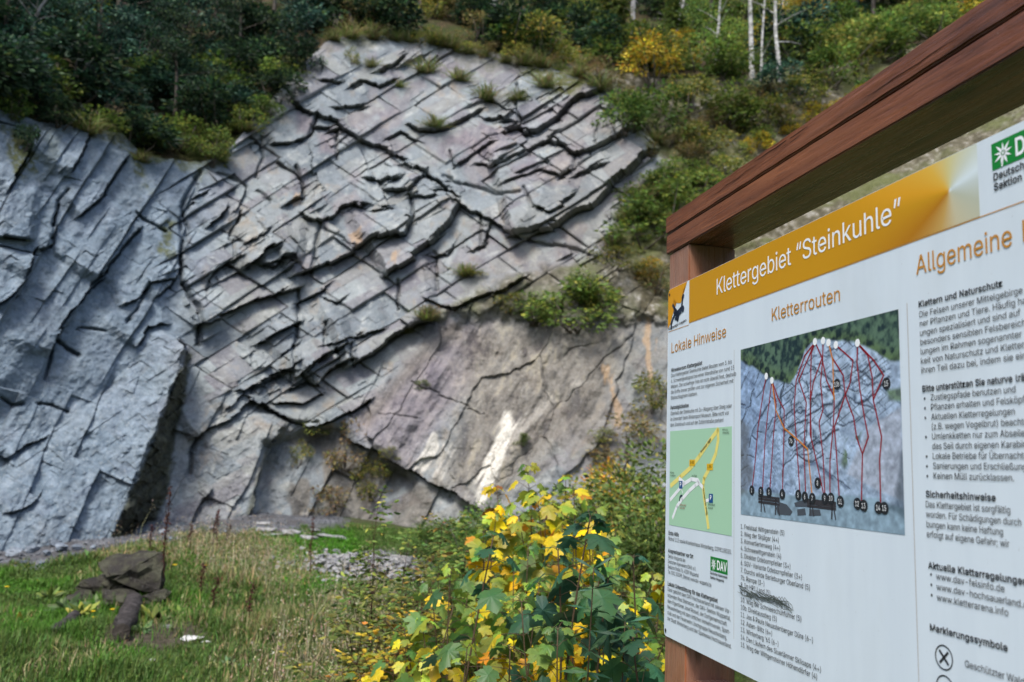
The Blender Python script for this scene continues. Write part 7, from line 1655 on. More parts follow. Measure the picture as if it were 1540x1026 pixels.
# ------------------------------------------------------------------ named bushes on the cliff and its edges
bl = [  # column, foot row, kind, width, height, label
    (318, 246, 'light', 60, 62, 'light green bush hanging over the notch where the left wall meets the main face'),
    (270, 232, 'mid', 90, 60, 'mid green bush on the edge just left of the notch'), (215, 216, 'mid', 70, 46, 'green bush on the rim above the left wall cracks'),
    (150, 200, 'mid', 80, 44, 'green undergrowth bush on the rim of the left wall'), (85, 190, 'dark', 80, 48, 'dark green bush on the left wall rim near the curved trunk'),
    (36, 228, 'dark', 34, 56, 'small dark bush growing down a crack of the left wall'), (20, 176, 'mid', 60, 54, 'mid green bush at the far left end of the rim'),
    (370, 196, 'light', 64, 48, 'light green ferny bush at the foot of the sloping left edge of the main face'), (420, 150, 'dark', 70, 60, 'dark bush beside the sloping left edge of the main face'),
    (400, 176, 'mid', 50, 36, 'small mid green bush against the lower part of the sloping edge'), (455, 106, 'dark', 60, 54, 'dark bush beside the upper part of the sloping edge'),
    (862, 492, 'light', 120, 76, 'broad light green bush on the ledge above the purple slab'), (800, 484, 'light', 84, 48, 'low green bush at the left end of the ledge above the purple slab'),
    (905, 470, 'olive', 60, 54, 'olive bush at the right end of the ledge above the purple slab'), (770, 470, 'olive', 54, 34, 'thin dry bush trailing at the left tip of the ledge'), (880, 452, 'mid', 70, 52, 'mid green bush at the back of the ledge'),
    (965, 372, 'light', 110, 76, 'light green bush against the right end of the main face, level with the beam'), (1010, 352, 'mid', 100, 90, 'mid green bush just left of the upper end of the board beam'),
    (952, 322, 'mid', 70, 56, 'small green bush growing out of the right edge of the main face'), (1050, 300, 'light', 100, 60, 'light green bush on the bank above the beam end'),
    (930, 404, 'olive', 76, 40, 'olive bush under the right end of the dark ledge'), (985, 440, 'brown', 60, 50, 'brown withered bush left of the board post top'),
    (1000, 300, 'mid', 80, 50, 'mid green bush on the bank right of the last ledge'), (1090, 280, 'olive', 90, 50, 'olive bush halfway up the bank'),
    (935, 196, 'mid', 80, 72, 'mid green bush on the rim at the upper right of the main face'), (985, 200, 'mid', 90, 84, 'green bush on the bank just above the right corner of the main face'),
    (975, 130, 'yellow', 84, 90, 'yellow leaved bush above the right corner of the main face'), (1020, 96, 'yellow', 60, 56, 'small yellow bush behind the larger yellow one'), (930, 150, 'brown', 60, 50, 'brown bush between the mossy rim and the yellow bush'),
    (1030, 170, 'olive', 90, 66, 'olive bush right of the yellow bush'), (1060, 226, 'olive', 90, 60, 'broad olive bush in the middle of the bank'), (1100, 190, 'mid', 100, 70, 'mid green bush left of the birch trunks'),
    (1150, 200, 'olive', 90, 60, 'olive bush below the birch trunks'), (1140, 232, 'yellow', 44, 40, 'small orange yellow bush in the middle of the bank'), (1178, 150, 'teal', 80, 60, 'bluish green bush at the foot of the birch trunks'),
    (1215, 160, 'olive', 80, 60, 'olive bush right of the birch trunks'), (1250, 130, 'mid', 90, 66, 'mid green bush on the bank behind the beam'), (1180, 196, 'brown', 60, 40, 'brown bush behind the left part of the beam'),
    (1290, 110, 'olive', 100, 70, 'olive bush on the upper bank behind the beam'), (1330, 90, 'mid', 90, 66, 'green bush high on the bank behind the beam'), (1400, 60, 'light', 90, 60, 'light green bush near the top of the beam'),
    (1040, 250, 'brown', 60, 40, 'dry brown bush on the stony middle of the bank'), (1090, 330, 'brown', 80, 50, 'dry brown bush low on the bank behind the post'),
    (640, 68, 'olive', 60, 26, 'thin grassy bush on the top edge of the main face'), (742, 90, 'brown', 44, 34, 'dry brown tuft on the middle of the top edge'), (775, 100, 'olive', 50, 40, 'olive tuft hanging over the top edge'),
    (700, 80, 'olive', 44, 26, 'small olive tuft on the top edge left of the brown one'), (850, 100, 'olive', 66, 40, 'olive bush on the mossy part of the top edge'), (890, 122, 'brown', 60, 44, 'brown bush on the mossy right part of the top edge'),
    (470, 650, 'olive', 46, 40, 'small bush in the recess below the lowest ledge'), (520, 700, 'brown', 60, 70, 'withered bush at the back of the recess'), (560, 745, 'olive', 60, 60, 'olive bush at the right of the recess'),
    (500, 770, 'brown', 70, 44, 'low brown bush at the foot of the recess'), (450, 700, 'olive', 30, 40, 'narrow bush at the left of the recess'), (585, 690, 'olive', 30, 22, 'little tuft under the lip of the purple slab'),
    (905, 668, 'olive', 40, 28, 'little tuft in a crack at the right of the purple slab'), (785, 670, 'mid', 22, 20, 'tiny green tuft on the white streak of the slab'), (635, 585, 'mid', 20, 16, 'tiny tuft on the crack across the slab'),
    (945, 700, 'brown', 100, 80, 'brown bush on the lower right of the slab'), (975, 620, 'olive', 60, 70, 'olive bush behind the left edge of the board'), (640, 476, 'brown', 40, 22, 'dry tuft at the lower right tip of the main face'),
    (530, 96, 'olive', 22, 30, 'thin tuft near the top left of the main face'), (712, 415, 'olive', 40, 14, 'flat green tuft on a step above the ledge'),
]
for i, (x, y, k, w, h, lb) in enumerate(bl):
    bush_px(x, y, k, w, h, lb, 'bushes on the cliff and its edges', var=i % 4)

# ------------------------------------------------------------------ shrubs standing on the ground right of the turf
def ground_bush(px, D, kind, w, h, label, leaf=None, var=None):
    P = at(px, 690, D); P[2] = float(ground_z(P[0], P[1]))
    return bush(P, kind, w, h, label, 'shrubs between the turf and the board', var, 'shrub', 'shrub', .03)
gb = [(1000, 9.0, 'finelight', 1.6, 1.75, 'yellow green shrub behind the left edge of the board, rising above the saplings'), (940, 10.0, 'fineyellow', 1.5, 1.5, 'yellowing shrub behind the dark maple leaves'), (900, 9.0, 'finelight', 1.4, 1.25, 'light green shrub behind the golden saplings'),
      (965, 7.5, 'fineolive', 1.1, 1.25, 'olive shrub left of the board post'), (860, 8.5, 'fineolive', 1.3, 1.1, 'olive shrub behind the yellow saplings'), (780, 8.0, 'fineolive', 1.2, .85, 'low olive shrub behind the left golden sapling'),
      (690, 8.0, 'fineolive', 1.0, .7, 'olive shrub right of the gravel heap'), (640, 6.6, 'fineolive', .6, .4, 'low olive shrub in front of the gravel heap'), (1010, 6.4, 'finemid', .9, 1.2, 'mid green shrub behind the board post'),
      (590, 5.6, 'fineolive', .6, .3, 'low olive shrub left of the saplings'), (640, 5.6, 'finelight', .6, .35, 'low light green shrub left of the saplings'), (710, 6.0, 'finemid', .8, .6, 'low green shrub behind the left saplings'),
      (760, 5.8, 'fineolive', .9, .7, 'low olive shrub under the golden saplings'), (840, 5.6, 'finemid', .9, .75, 'low green shrub under the tall saplings'), (920, 5.4, 'finemid', .9, .8, 'low green shrub under the dark leaved maples'), (990, 5.2, 'fineolive', .8, .8, 'low olive shrub behind the foot of the board post'),
      (540, 5.4, 'finebrown', .7, .34, 'low dry brown shrub at the edge of the turf'), (600, 5.0, 'finemid', .6, .36, 'low green shrub at the left foot of the thicket'), (1060, 7.0, 'finemid', 1.3, 1.3, 'green shrub behind the board near its lower left corner'), (1150, 7.5, 'fineolive', 1.4, 1.0, 'olive shrub behind the lower edge of the board')]
gb += [(690, 12.0, 'finemid', 1.2, .8, 'green shrub below the crack of the slab, right of the recess'), (735, 10.5, 'fineolive', 1.3, 1.0, 'olive shrub at the foot of the slab left of the tall maple'), (770, 10.0, 'finelight', 1.4, 1.1, 'light shrub at the foot of the slab behind the left golden maple'),
       (650, 13.0, 'fineolive', 1.0, .5, 'olive shrub at the foot of the slab, above the gravel heap'), (612, 9.4, 'fineolive', .5, .25, 'low olive shrub right behind the gravel heap')]
for i, (x, D, k, w, h, lb) in enumerate(gb): ground_bush(x, D, k, w, h, lb, var=i % 4)

# wispy rose shrubs: thin arching red brown stems with small leaflets
def wisp(px, D, pytop, label, seed, nst=7, pal=None, lsz=.045, spread=.38):
    P = at(px, pytop, D); zb = float(ground_z(P[0], P[1])); H = P[2] - zb
    root = empty('rose_shrub', (P[0], P[1], zb)); tag(root, label, 'shrub', 'wispy rose shrubs')
    r = np.random.default_rng(4000 + seed); mb = MB(); LP, LD = [], []
    for k in range(nst):
        th = r.uniform(0, 6.28); hh = H * (1 if k == 0 else r.uniform(.45, .95)); sp = 0.02 if k == 0 else r.uniform(.3, 1) * spread
        t = np.linspace(0, 1, 10)
        pts = np.stack([math.cos(th) * sp * t ** 1.6 + .01 * np.sin(7 * t + k), math.sin(th) * sp * t ** 1.6 + .01 * np.cos(6 * t + k), hh * (t - .12 * t ** 4)], 1)
        mb.tube(pts, np.linspace(.0042, .0014, 10), 5)
        for j in range(int(12 * hh) + 4):
            f = r.uniform(.25, 1) ** .7; i = min(f * 9, 8.999); q = int(i); p = pts[q] + (pts[q + 1] - pts[q]) * (i - q)
            a = r.uniform(0, 6.28); d = np.array((math.cos(a), math.sin(a), r.normal(.25, .3))); L = r.uniform(.06, .13)
            mb.tube(np.array([p, p + d * L]), [.0012, .0007], 4, cap=False)
            for s_ in range(5):
                e = p + d * L * (.35 + .16 * s_); sd_ = np.cross(d, (0, 0, 1)) * (1 if s_ % 2 else -1)
                LP.append(e); LD.append(d * (.5 if s_ < 4 else 1) + sd_ * (1 if s_ < 4 else 0) + (0, 0, -.15))
    n = len(LP)
    V, F, C = scatter(OVAL, OVAL_F, np.array(LP), leaf_frames(np.array(LD), np.array([(0, 0, 1.0)] * n) + r.normal(0, .3, (n, 3)), .4), lsz * r.uniform(.6, 1.3, n), pick(pal or G_LIGHT, n))
    link('stems', mb.mesh('stems', True), M_STEMR, root); link('foliage', mesh_np('foliage', V, F, {'tint': C}), M_LEAF, root)
wl = [(574, 5.6, 712, 'tallest wispy rose shrub with a lit tip in front of the crack below the slab', G_LIGHT), (612, 5.4, 772, 'wispy rose shrub with pale leaves right of the tallest one', G_LIGHT), (670, 5.6, 745, 'thin rose shrub with few leaves in front of the lower slab', G_OLIVE),
      (640, 5.0, 800, 'rose shrub with dark stems left of the dark maple', G_OLIVE), (700, 5.2, 790, 'dense rose shrub touching the left golden maple', G_MID), (560, 5.0, 850, 'low rose shrub in front of the gravel heap', G_OLIVE),
      (590, 4.6, 890, 'low tangled rose shrub with rusty leaves', G_YEL), (640, 4.4, 880, 'rose shrub with yellowing leaves at the left of the thicket', G_YEL), (545, 4.6, 930, 'short rose shrub at the turf edge', G_OLIVE), (600, 4.2, 950, 'short rusty rose shrub at the bottom of the thicket edge', G_YEL), (680, 4.6, 850, 'green rose shrub behind the light maple', G_MID)]
for i, (x, D, y, lb, pal) in enumerate(wl): wisp(x, D, y, lb, i, nst=5 + i % 4, pal=pal)

# ------------------------------------------------------------------ weeds in the turf: dead dock stalks, rosettes, yellow flowers
def dock(px, pyfoot, pytop, label, seed):
    P = on_ground(px, pyfoot); H = (pyfoot - pytop) * P[1] / FPX
    root = empty('dock_stalk', tuple(P)); tag(root, label, 'dead stalk', 'dead red brown dock stalks')
    r = np.random.default_rng(5000 + seed); t = np.linspace(0, 1, 8); ln = r.normal(0, .05, 2)
    pts = np.stack([ln[0] * H * t + .01 * np.sin(9 * t), ln[1] * H * t, H * t], 1)
    mb = MB(); mb.tube(pts, np.linspace(.008, .003, 8), 6)
    link('stalk', mb.mesh('stalk', True), M_STEMR, root)
    n = int(150 * H) + 60; f = r.uniform(.35, 1, n); c = np.stack([np.interp(f, t, pts[:, k]) for k in range(3)], 1)
    c += r.normal(0, 1, (n, 3)) * np.array((.016, .016, .012))
    V, F, C = scatter(np.array([(-.5, 0, 0), (0, -.4, .5), (.5, 0, 0), (0, .4, -.5)]), [(0, 1, 2, 3)], c, frames(r.normal(0, 1, (n, 3)), r.uniform(0, 6, n)), r.uniform(.010, .024, n), jitter((.07, .024, .018), n, .3))
    link('seed_head', mesh_np('seed_head', V, F, {'tint': C}), M_LEAF, root)
dk = [(242, 905, 740, 'tallest dead dock stalk, right beside the flat topped boulder'), (318, 822, 768, 'dead dock stalk in front of the bright second buttress'), (326, 830, 774, 'dead dock stalk just right of the one before the second buttress'), (465, 868, 782, 'dead dock stalk in front of the slab heap'),
      (284, 826, 790, 'short dead dock stalk left of the second buttress'), (340, 822, 790, 'short dead dock stalk at the right foot of the second buttress'), (224, 830, 792, 'short dead dock stalk in front of the dark side of the big buttress'), (302, 905, 850, 'dead stalk in the dry grass right of the boulder'), (372, 945, 880, 'thin dead stalk in the turf below the dry grass'), (318, 918, 872, 'thin dead stalk among the dry grass below the boulder level')]
for i, d_ in enumerate(dk): dock(*d_, i)

def rosette(px, py, wpx, label, seed, pal, n=16):
    P = on_ground(px, py); w = wpx * P[1] / FPX
    r = np.random.default_rng(6000 + seed); th = r.uniform(0, 6.28, n); el = r.uniform(.1, 1.1, n)
    d = np.stack([np.cos(th) * np.cos(el), np.sin(th) * np.cos(el), np.sin(el)], 1)
    V, F, C = scatter(OVAL * np.array((.62, 1, 1)), OVAL_F, r.normal(0, .01, (n, 3)) + (0, 0, .01), leaf_frames(d, np.tile((0, 0, 1.0), (n, 1)), .2), w * .55 * r.uniform(.6, 1.2, n), pick(pal, n, .15))
    o = link('leafy_weed', mesh_np('leafy_weed', V, F, {'tint': C}), M_LEAF, loc=tuple(P)); tag(o, label, 'weed', 'broad leaved weeds in the turf')
rl_ = [(96, 918, 50, 'large pale green weed left of the boulders'), (122, 926, 46, 'large pale green weed in front of the low boulder'), (232, 935, 50, 'broad leaved weed right of the thick log'), (150, 915, 40, 'weed with upright leaves before the smaller boulder'), (75, 900, 36, 'small weed at the left of the boulder group'),
       (140, 842, 30, 'small weed at the edge of the gravel'), (215, 950, 34, 'weed at the right foot of the thick log'), (270, 925, 30, 'small weed behind the flat white stone'), (60, 880, 26, 'small weed far left in the turf'), (400, 960, 30, 'small weed in the middle of the turf'), (30, 940, 40, 'weed near the left edge of the picture'), (160, 1000, 34, 'weed at the bottom edge below the thick log'), (345, 1005, 30, 'weed at the bottom edge right of the bare earth')]
for i, (x, y, w, lb) in enumerate(rl_): rosette(x, y, w, lb, i, G_LIGHT if i % 3 else [(1, (.10, .17, .07)), (1, (.14, .21, .09))])
M_PETAL = plain('yellow petals', (.80, .52, .01), .6, .2)
fl = [(140, 934, 'yellow flower below the left weeds, the lower of the pair'), (139, 925, 'yellow flower below the left weeds, the upper of the pair'), (168, 922, 'yellow flower just left of the thick log'), (262, 855, 'yellow flower in the dry grass near the tall stalk'), (308, 856, 'yellow flower in the dry grass away from the stalk'), (9, 888, 'yellow flower at the left edge of the turf'), (178, 850, 'yellow flower at the edge of the gravel')]
for x, y, lb in fl:
    P = on_ground(x, y + 6); s_ = P[1] / FPX * 5
    root = empty('yellow_flower', tuple(P)); tag(root, lb, 'flower', 'yellow flowers in the turf')
    mb = MB(); mb.tube(np.array([(0, 0, 0), (.005, 0, s_ * 1.2), (.0, .004, s_ * 2.0)]), .002, 5); link('stem', mb.mesh('stem'), M_STEM, root)
    V = [(0, 0, s_ * 2.0)]; k = 10
    for j in range(k): V.append((s_ * .75 * math.cos(j * 6.283 / k) * (1 if j % 2 else .7), s_ * .75 * math.sin(j * 6.283 / k) * (1 if j % 2 else .7), s_ * (2.0 + .25)))
    V.append((0, 0, s_ * 2.35))
    link('petals', mesh_np('petals', V, [np.array([(0, (j + 1) % k + 1, j + 1) for j in range(k)] + [(k + 1, j + 1, (j + 1) % k + 1) for j in range(k)])]), M_PETAL, root)

# ------------------------------------------------------------------ trees on the hillside
def trunk_material(name, c0, c1, c2, sc=(6, 6, 1.5)):
    t = NT(name); v = t.coord(sc); n1 = t.noise(2.0, 6, .65, v); n2 = t.noise(9, 5, .7, t.coord((1, 1, 3)))
    c = t.ramp(n1.outputs[0], [(.32, c0), (.5, c1), (.7, c2)])
    return t.bsdf(c.outputs[0], .9, t.bump(n1.outputs[0], .6, .02), spec=.2)
M_TRUNK = trunk_material('dark bark', (.03, .024, .018), (.075, .062, .05), (.15, .13, .11))
M_BIRCH = trunk_material('pale birch bark', (.05, .045, .04), (.40, .39, .37), (.60, .59, .57), (2.2, 2.2, 5))
M_GREYB = trunk_material('grey bark', (.12, .11, .10), (.26, .25, .24), (.40, .39, .37))

def spruce_mesh(H, seed, pal, w=.42):
    r = np.random.default_rng(seed); mb = MB()
    mb.tube(np.array([(0, 0, -.3), (.02, 0, H * .5), (0, .02, H)]), [.018 * H + .03, .012 * H, .01], 8)
    LP, LD, LU = [], [], []
    z = H * .06
    while z < H * .98:
        L = w * H * (1 - z / H) ** .85 * .55 + .12
        for j in range(r.integers(5, 8)):
            th = r.uniform(0, 6.28); l = L * r.uniform(.7, 1.15)
            t = np.linspace(0, 1, 6)
            pts = np.stack([math.cos(th) * l * t, math.sin(th) * l * t, z - .28 * l * t ** 1.5 + .10 * l * t ** 3], 1)
            mb.tube(pts, np.linspace(.014, .004, 6), 4, cap=False)
            m = int(10 + 34 * l)
            f = r.uniform(.12, 1.0, m); p = np.stack([np.interp(f, t, pts[:, k]) for k in range(3)], 1)
            sd_ = np.array((-math.sin(th), math.cos(th), 0)) * r.choice((-1, 1), m)[:, None]
            d = sd_ * .8 + np.array((math.cos(th), math.sin(th), 0)) * .7 + np.stack([0 * f, 0 * f, r.normal(-.45, .25, m)], 1)
            LP.append(p + r.normal(0, .02, (m, 3))); LD.append(d); LU.append(r.normal(0, .3, (m, 3)) + (0, 0, 1.0))
        z += .17 + .012 * H
    LP, LD, LU = map(np.concatenate, (LP, LD, LU)); n = len(LP)
    V, F, C = scatter(SIMPLE * np.array((.42, 1, 1)), SIMPLE_F, LP, leaf_frames(LD, LU, .4), r.uniform(.16, .34, n), pick(pal, n, .25))
    return mesh_np('crown', V, F, {'tint': C}), mb.mesh('trunk', True)
def broad_mesh(H, seed, pal, w=.55, leaf=.13, nleaf=5200, bare=.28, trunk=1.0):
    r = np.random.default_rng(seed); mb = MB()
    t = np.linspace(0, 1, 8); wv = r.uniform(0, 6, 2)
    tp = np.stack([.03 * H * np.sin(2.5 * t + wv[0]) - .03 * H * math.sin(wv[0]), .03 * H * np.sin(3 * t + wv[1]) - .03 * H * math.sin(wv[1]), -.3 + (H * .9 + .3) * t], 1)
    mb.tube(tp, np.linspace(.014 * H + .02, .012, 8) * trunk, 8)
    tips = []
    for j in range(15):
        f = r.uniform(bare, .97); i = min(f * 7, 6.99); k = int(i); p = tp[k] + (tp[k + 1] - tp[k]) * (i - k)
        th = r.uniform(0, 6.28); l = w * H * .5 * (1.15 - f) * r.uniform(.6, 1.2) + .25
        e = p + np.array((math.cos(th) * l, math.sin(th) * l, l * r.uniform(.1, .8)))
        mb.tube(np.array([p, (p + e) / 2 + r.normal(0, .08, 3), e]), [.03, .018, .006], 5, cap=False)
        tips += [e, (p + e) / 2 + r.normal(0, .2, 3)]
    tips = np.array(tips); k = r.integers(0, len(tips), nleaf)
    d = r.normal(0, 1, (nleaf, 3)); d /= np.linalg.norm(d, axis=1)[:, None]
    cs = r.uniform(.35, .75, len(tips)) * H / 8
    pos = tips[k] + d * (cs[k] * r.uniform(.1, 1.1, nleaf) ** .6)[:, None] * np.array((1.2, 1.2, .7))
    o = d.copy(); o[:, 2] -= .3
    c = pick(pal, nleaf, .22); c[:, :3] *= np.exp(r.normal(0, .22, (len(tips), 1)))[k]
    V, F, C = scatter(SIMPLE, SIMPLE_F, pos, leaf_frames(o, r.normal(0, .4, (nleaf, 3)) + (0, 0, 1.0), .5), leaf * r.uniform(.6, 1.3, nleaf), np.clip(c, 0, 1))
    return mesh_np('crown', V, F, {'tint': C}), mb.mesh('trunk', True)
def tree(P, meshes, bark, label, name, cat, group=None, sc=1.0, rz=None):
    root = empty(name, (P[0], P[1], P[2]), (0, 0, random.uniform(0, 6.28) if rz is None else rz)); root.scale = (sc, sc, sc)
    tag(root, label, cat, group)
    link('crown', meshes[0], M_LEAF, root); link('trunk', meshes[1], bark, root); return root

LOWB = [broad_mesh(6.0, 7401 + k, G_TEAL if k != 1 else G_DARK, w=.75, leaf=.12, nleaf=5200, bare=.04) for k in range(3)]
SPR = [spruce_mesh(8.0, 7001 + k, G_DARK if k != 1 else G_TEAL) for k in range(3)]
BRD = [broad_mesh(7.0, 7101, G_DARK), broad_mesh(7.0, 7102, G_MID), broad_mesh(7.0, 7103, G_OLIVE), broad_mesh(7.0, 7104, G_YEL, nleaf=3800)]
# far rows closing the wood behind
for i in range(46):
    px = -160 + 1500 * ((i * .618034) % 1); t_ = 7 + 19 * ((i * .7548777) % 1)
    P = on_hill(px, t_)
    if px < 620:
        tree(P, SPR[i % 3] if i % 2 else LOWB[i % 3], M_TRUNK, 'dark tree in the closed wood above the left half of the cliff', 'tree', 'tree', 'trees in the wood above the cliff', random.uniform(.7, 1.15))
    elif px < 1120:
        tree(P, (BRD[i % 2] if i % 3 else SPR[0]), M_TRUNK, 'green tree in the wood behind the top edge of the main face', 'tree', 'tree', 'trees behind the top edge of the main face', random.uniform(.8, 1.2))
    elif i % 2:
        tree(P, BRD[2 + i % 2], M_TRUNK, 'thin leaved autumn tree at the open end of the wood behind the board', 'tree', 'tree', 'autumn trees at the open end of the wood', random.uniform(.7, 1.0))
# trees one can tell apart
for px, t_, k, s_, lb in ((300, 1.8, 1, .55, 'bluish green leafy tree with lit branch tips above the notch of the cliff'), (380, 2.8, 1, .62, 'bluish green leafy tree just right of the one above the notch'), (130, 3.0, 0, .6, 'dark leafy tree right of the curved trunk at the left'), (235, 3.5, 0, .7, 'dark leafy tree between the curved trunk and the bluish trees'), (450, 3.0, 2, .6, 'dark leafy tree left of the top of the main face'), (-40, 3.2, 2, .6, 'dark leafy tree at the far left corner of the wood'),
                           (560, 4.0, 0, .7, 'dark leafy tree right above the left top corner of the main face'), (20, 5, 0, .8, 'dark leafy tree behind the curved trunk'), (520, 6, 2, .8, 'dark leafy tree behind the left top corner of the main face'), (640, 5, 0, .75, 'dark leafy tree behind the grassy tuft of the top edge')):
    tree(on_hill(px, t_), LOWB[k], M_TRUNK, lb, 'tree', 'tree', 'low trees on the cliff rim', s_ * 1.05)
for px, t_, k, s_, lb in ((405, 4.5, 1, .8, 'dark leafy tree filling the gap left of the top of the main face'), (430, 7.0, 0, .9, 'tall dark tree behind the gap left of the main face'), (350, 6.0, 2, .9, 'tall dark tree behind the bluish trees above the notch'), (290, 7.0, 0, 1.0, 'tallest dark tree far behind the notch'), (470, 9.0, 2, 1.0, 'tall dark tree far behind the top left corner of the main face')):
    tree(on_hill(px, t_), LOWB[k], M_TRUNK, lb, 'tree', 'tree', 'low trees on the cliff rim', s_)
YG = [(4, (.075, .12, .02)), (3, (.12, .165, .03)), (1, (.2, .2, .03)), (2, (.04, .06, .015))]
SPY_ = spruce_mesh(6.0, 7301, YG, .5)
tree(on_hill(835, 2.0), SPY_, M_TRUNK, 'young yellow green spruce on the rim above the mossy part of the main face', 'spruce_tree', 'spruce', None, .62)
tree(on_hill(905, 3.2), SPY_, M_TRUNK, 'small yellow green spruce right of the other yellow green one', 'spruce_tree', 'spruce', None, .5, 2.0)
tree(on_hill(1010, 5.5), BRD[3], M_TRUNK, 'yellow leaved tree behind the yellow bush', 'tree', 'tree', None, .5)
tree(on_hill(1330, 4.0), BRD[3], M_TRUNK, 'yellow leaved tree behind the beam where the sky shows through', 'tree', 'tree', None, .75)
tree(on_hill(1420, 3.0), BRD[2], M_TRUNK, 'olive tree above the beam at the upper right', 'tree', 'tree', None, .7)
tree(on_hill(1250, 5.0), BRD[1], M_TRUNK, 'green tree right of the birch trunks', 'tree', 'tree', None, .8)
tree(on_hill(1180, 6.5), BRD[0], M_TRUNK, 'dark green tree behind the birch trunks', 'tree', 'tree', None, .9)
for px, t_, k, s_, lb in ((1060, 10, 1, 1.1, 'tall green tree far behind the left birch'), (1130, 11, 0, 1.2, 'tall dark tree far behind the thickest birch'), (1200, 9, 1, 1.15, 'tall green tree far behind the rightmost birch'), (1275, 8, 2, 1.1, 'tall olive tree right of the birches far up the slope'), (1225, 13, 0, 1.3, 'tallest dark tree far behind the space right of the birches'), (1100, 14, 1, 1.3, 'tall tree closing the sky between the two left birches'), (1370, 8, 2, 1.0, 'olive tree beside the patch of sky'), (1460, 6, 1, .9, 'green tree right of the patch of sky')):
    tree(on_hill(px, t_), BRD[k], M_TRUNK, lb, 'tree', 'tree', 'tall trees behind the birches', s_)
for px, t_, k, s_, lb in ((1215, 3.2, 2, .55, 'small olive tree just right of the rightmost birch'), (1290, 3.0, 1, .55, 'small green tree low behind the beam, left of the patch of sky'), (1260, 8.5, 3, .9, 'yellow tree up the slope right of the birches'), (1320, 9.5, 1, 1.0, 'green tree up the slope behind the patch of sky')):
    tree(on_hill(px, t_), BRD[k], M_TRUNK, lb, 'tree', 'tree', 'trees right of the birches', s_)
tree(on_hill(1090, 7.5), BRD[0], M_TRUNK, 'dark green tree left of the birch trunks', 'tree', 'tree', None, .9)

# bare trunks whose crowns are out of the picture: birches and poles
def pole(pts, wpx, bark, label, name, cat, H=7.0, group=None, crownpal=G_LIGHT):
    """pts: photo pixels from the foot upwards; the trunk goes on above the picture into a light crown"""
    P0 = on_rock(*pts[0]); D = P0[1] + .1
    W = [at(x, y, D) for x, y in pts]; W[0][2] -= .25
    d = W[-1] - W[-2]; d /= np.linalg.norm(d); top = W[-1] + d * max(.5, H - (W[-1][2] - P0[2])); top[0] = W[-1][0] + .3 * (top[0] - W[-1][0])
    W.append((W[-1] + top) / 2 + np.array((.05, .04, 0))); W.append(top)
    base = W[0].copy(); pts3 = np.array(W) - base
    r0 = wpx / 2 * D / FPX; tt = np.linspace(0, 1, 24); L = np.linspace(0, 1, len(pts3))
    sm = np.stack([np.interp(tt, L, pts3[:, k]) for k in range(3)], 1)
    kk = np.array((.25, .5, .25)); sm[1:-1] = (sm[:-2] + 2 * sm[1:-1] + sm[2:]) / 4
    root = empty(name, tuple(base)); tag(root, label, cat, group)
    mb = MB(); mb.tube(sm, np.linspace(r0 * 1.12, r0 * .35, 24), 8)
    r = np.random.default_rng(int(pts[0][0]) + 11); tips = []
    for j in range(14):
        f = r.uniform(.12, 1); i = min(f * 23, 22.99); k = int(i); p = sm[k] + (sm[k + 1] - sm[k]) * (i - k); th = r.uniform(0, 6.28); l = r.uniform(.4, 1.2)
        e = p + np.array((math.cos(th) * l, math.sin(th) * l, l * r.uniform(.2, .9))); mb.tube(np.array([p, (p + e) / 2 + (0, 0, .05), e]), [r0 * .35, r0 * .2, .004], 5, cap=False); tips.append(e)
    tips = np.array(tips); n = 900; k = r.integers(0, len(tips), n); pos = tips[k] + r.normal(0, .33, (n, 3))
    V, F, C = scatter(SIMPLE, SIMPLE_F, pos, leaf_frames(r.normal(0, 1, (n, 3)), r.normal(0, .4, (n, 3)) + (0, 0, 1.0), .5), r.uniform(.06, .12, n), pick(crownpal, n))
    link('trunk', mb.mesh('trunk', True), bark, root); link('crown', mesh_np('crown', V, F, {'tint': C}), M_LEAF, root)
pole([(1131, 118), (1130, 70), (1128, 0)], 8.5, M_BIRCH, 'thickest white birch trunk, second of the pale trunks from the left', 'birch_tree', 'birch', group='birches on the bank')
pole([(1171, 124), (1172, 98), (1166, 50), (1166, 0)], 7.5, M_BIRCH, 'white birch trunk with a bent foot, rightmost of the pale trunks', 'birch_tree', 'birch', group='birches on the bank')
pole([(1077, 100), (1080, 50), (1083, 0)], 5.0, M_BIRCH, 'slim pale birch trunk standing apart at the left of the birches', 'birch_tree', 'birch', group='birches on the bank')
pole([(1144, 126), (1146, 60), (1150, 0)], 4.0, M_BIRCH, 'thinnest birch trunk between the two thick ones', 'birch_tree', 'birch', group='birches on the bank')
pole([(1168, 60), (1172, 30), (1180, -10)], 4.0, M_BIRCH, 'slanting pale birch stem splitting off at the rightmost trunk', 'birch_tree', 'birch', group='birches on the bank')
pole([(43, 96), (46, 70), (50, 36), (60, 12), (74, -6)], 6.5, M_GREYB, 'curved pale brown trunk at the far left of the wood', 'tree', 'tree', group=None, crownpal=G_DARK)
pole([(742, 44), (741, 20), (743, -4)], 11, M_GREYB, 'grey tree trunk above the middle of the top edge', 'tree', 'tree', crownpal=G_DARK)
pole([(953, 60), (951, 28), (953, -4)], 10, M_GREYB, 'grey tree trunk behind the yellow bush', 'tree', 'tree', crownpal=G_DARK)
pole([(1014, 62), (1022, 30), (1030, -4)], 6, M_GREYB, 'slanting grey stem right of the yellow bush', 'tree', 'tree', crownpal=G_MID)
pole([(1000, 54), (1014, 26), (1028, -4)], 3.5, M_GREYB, 'thin steeply slanting stem beside the slanting grey one', 'tree', 'tree', crownpal=G_MID)
pole([(918, 30), (920, 10), (921, -4)], 5, M_GREYB, 'thin grey stem left of the trunk behind the yellow bush', 'tree', 'tree', crownpal=G_DARK)

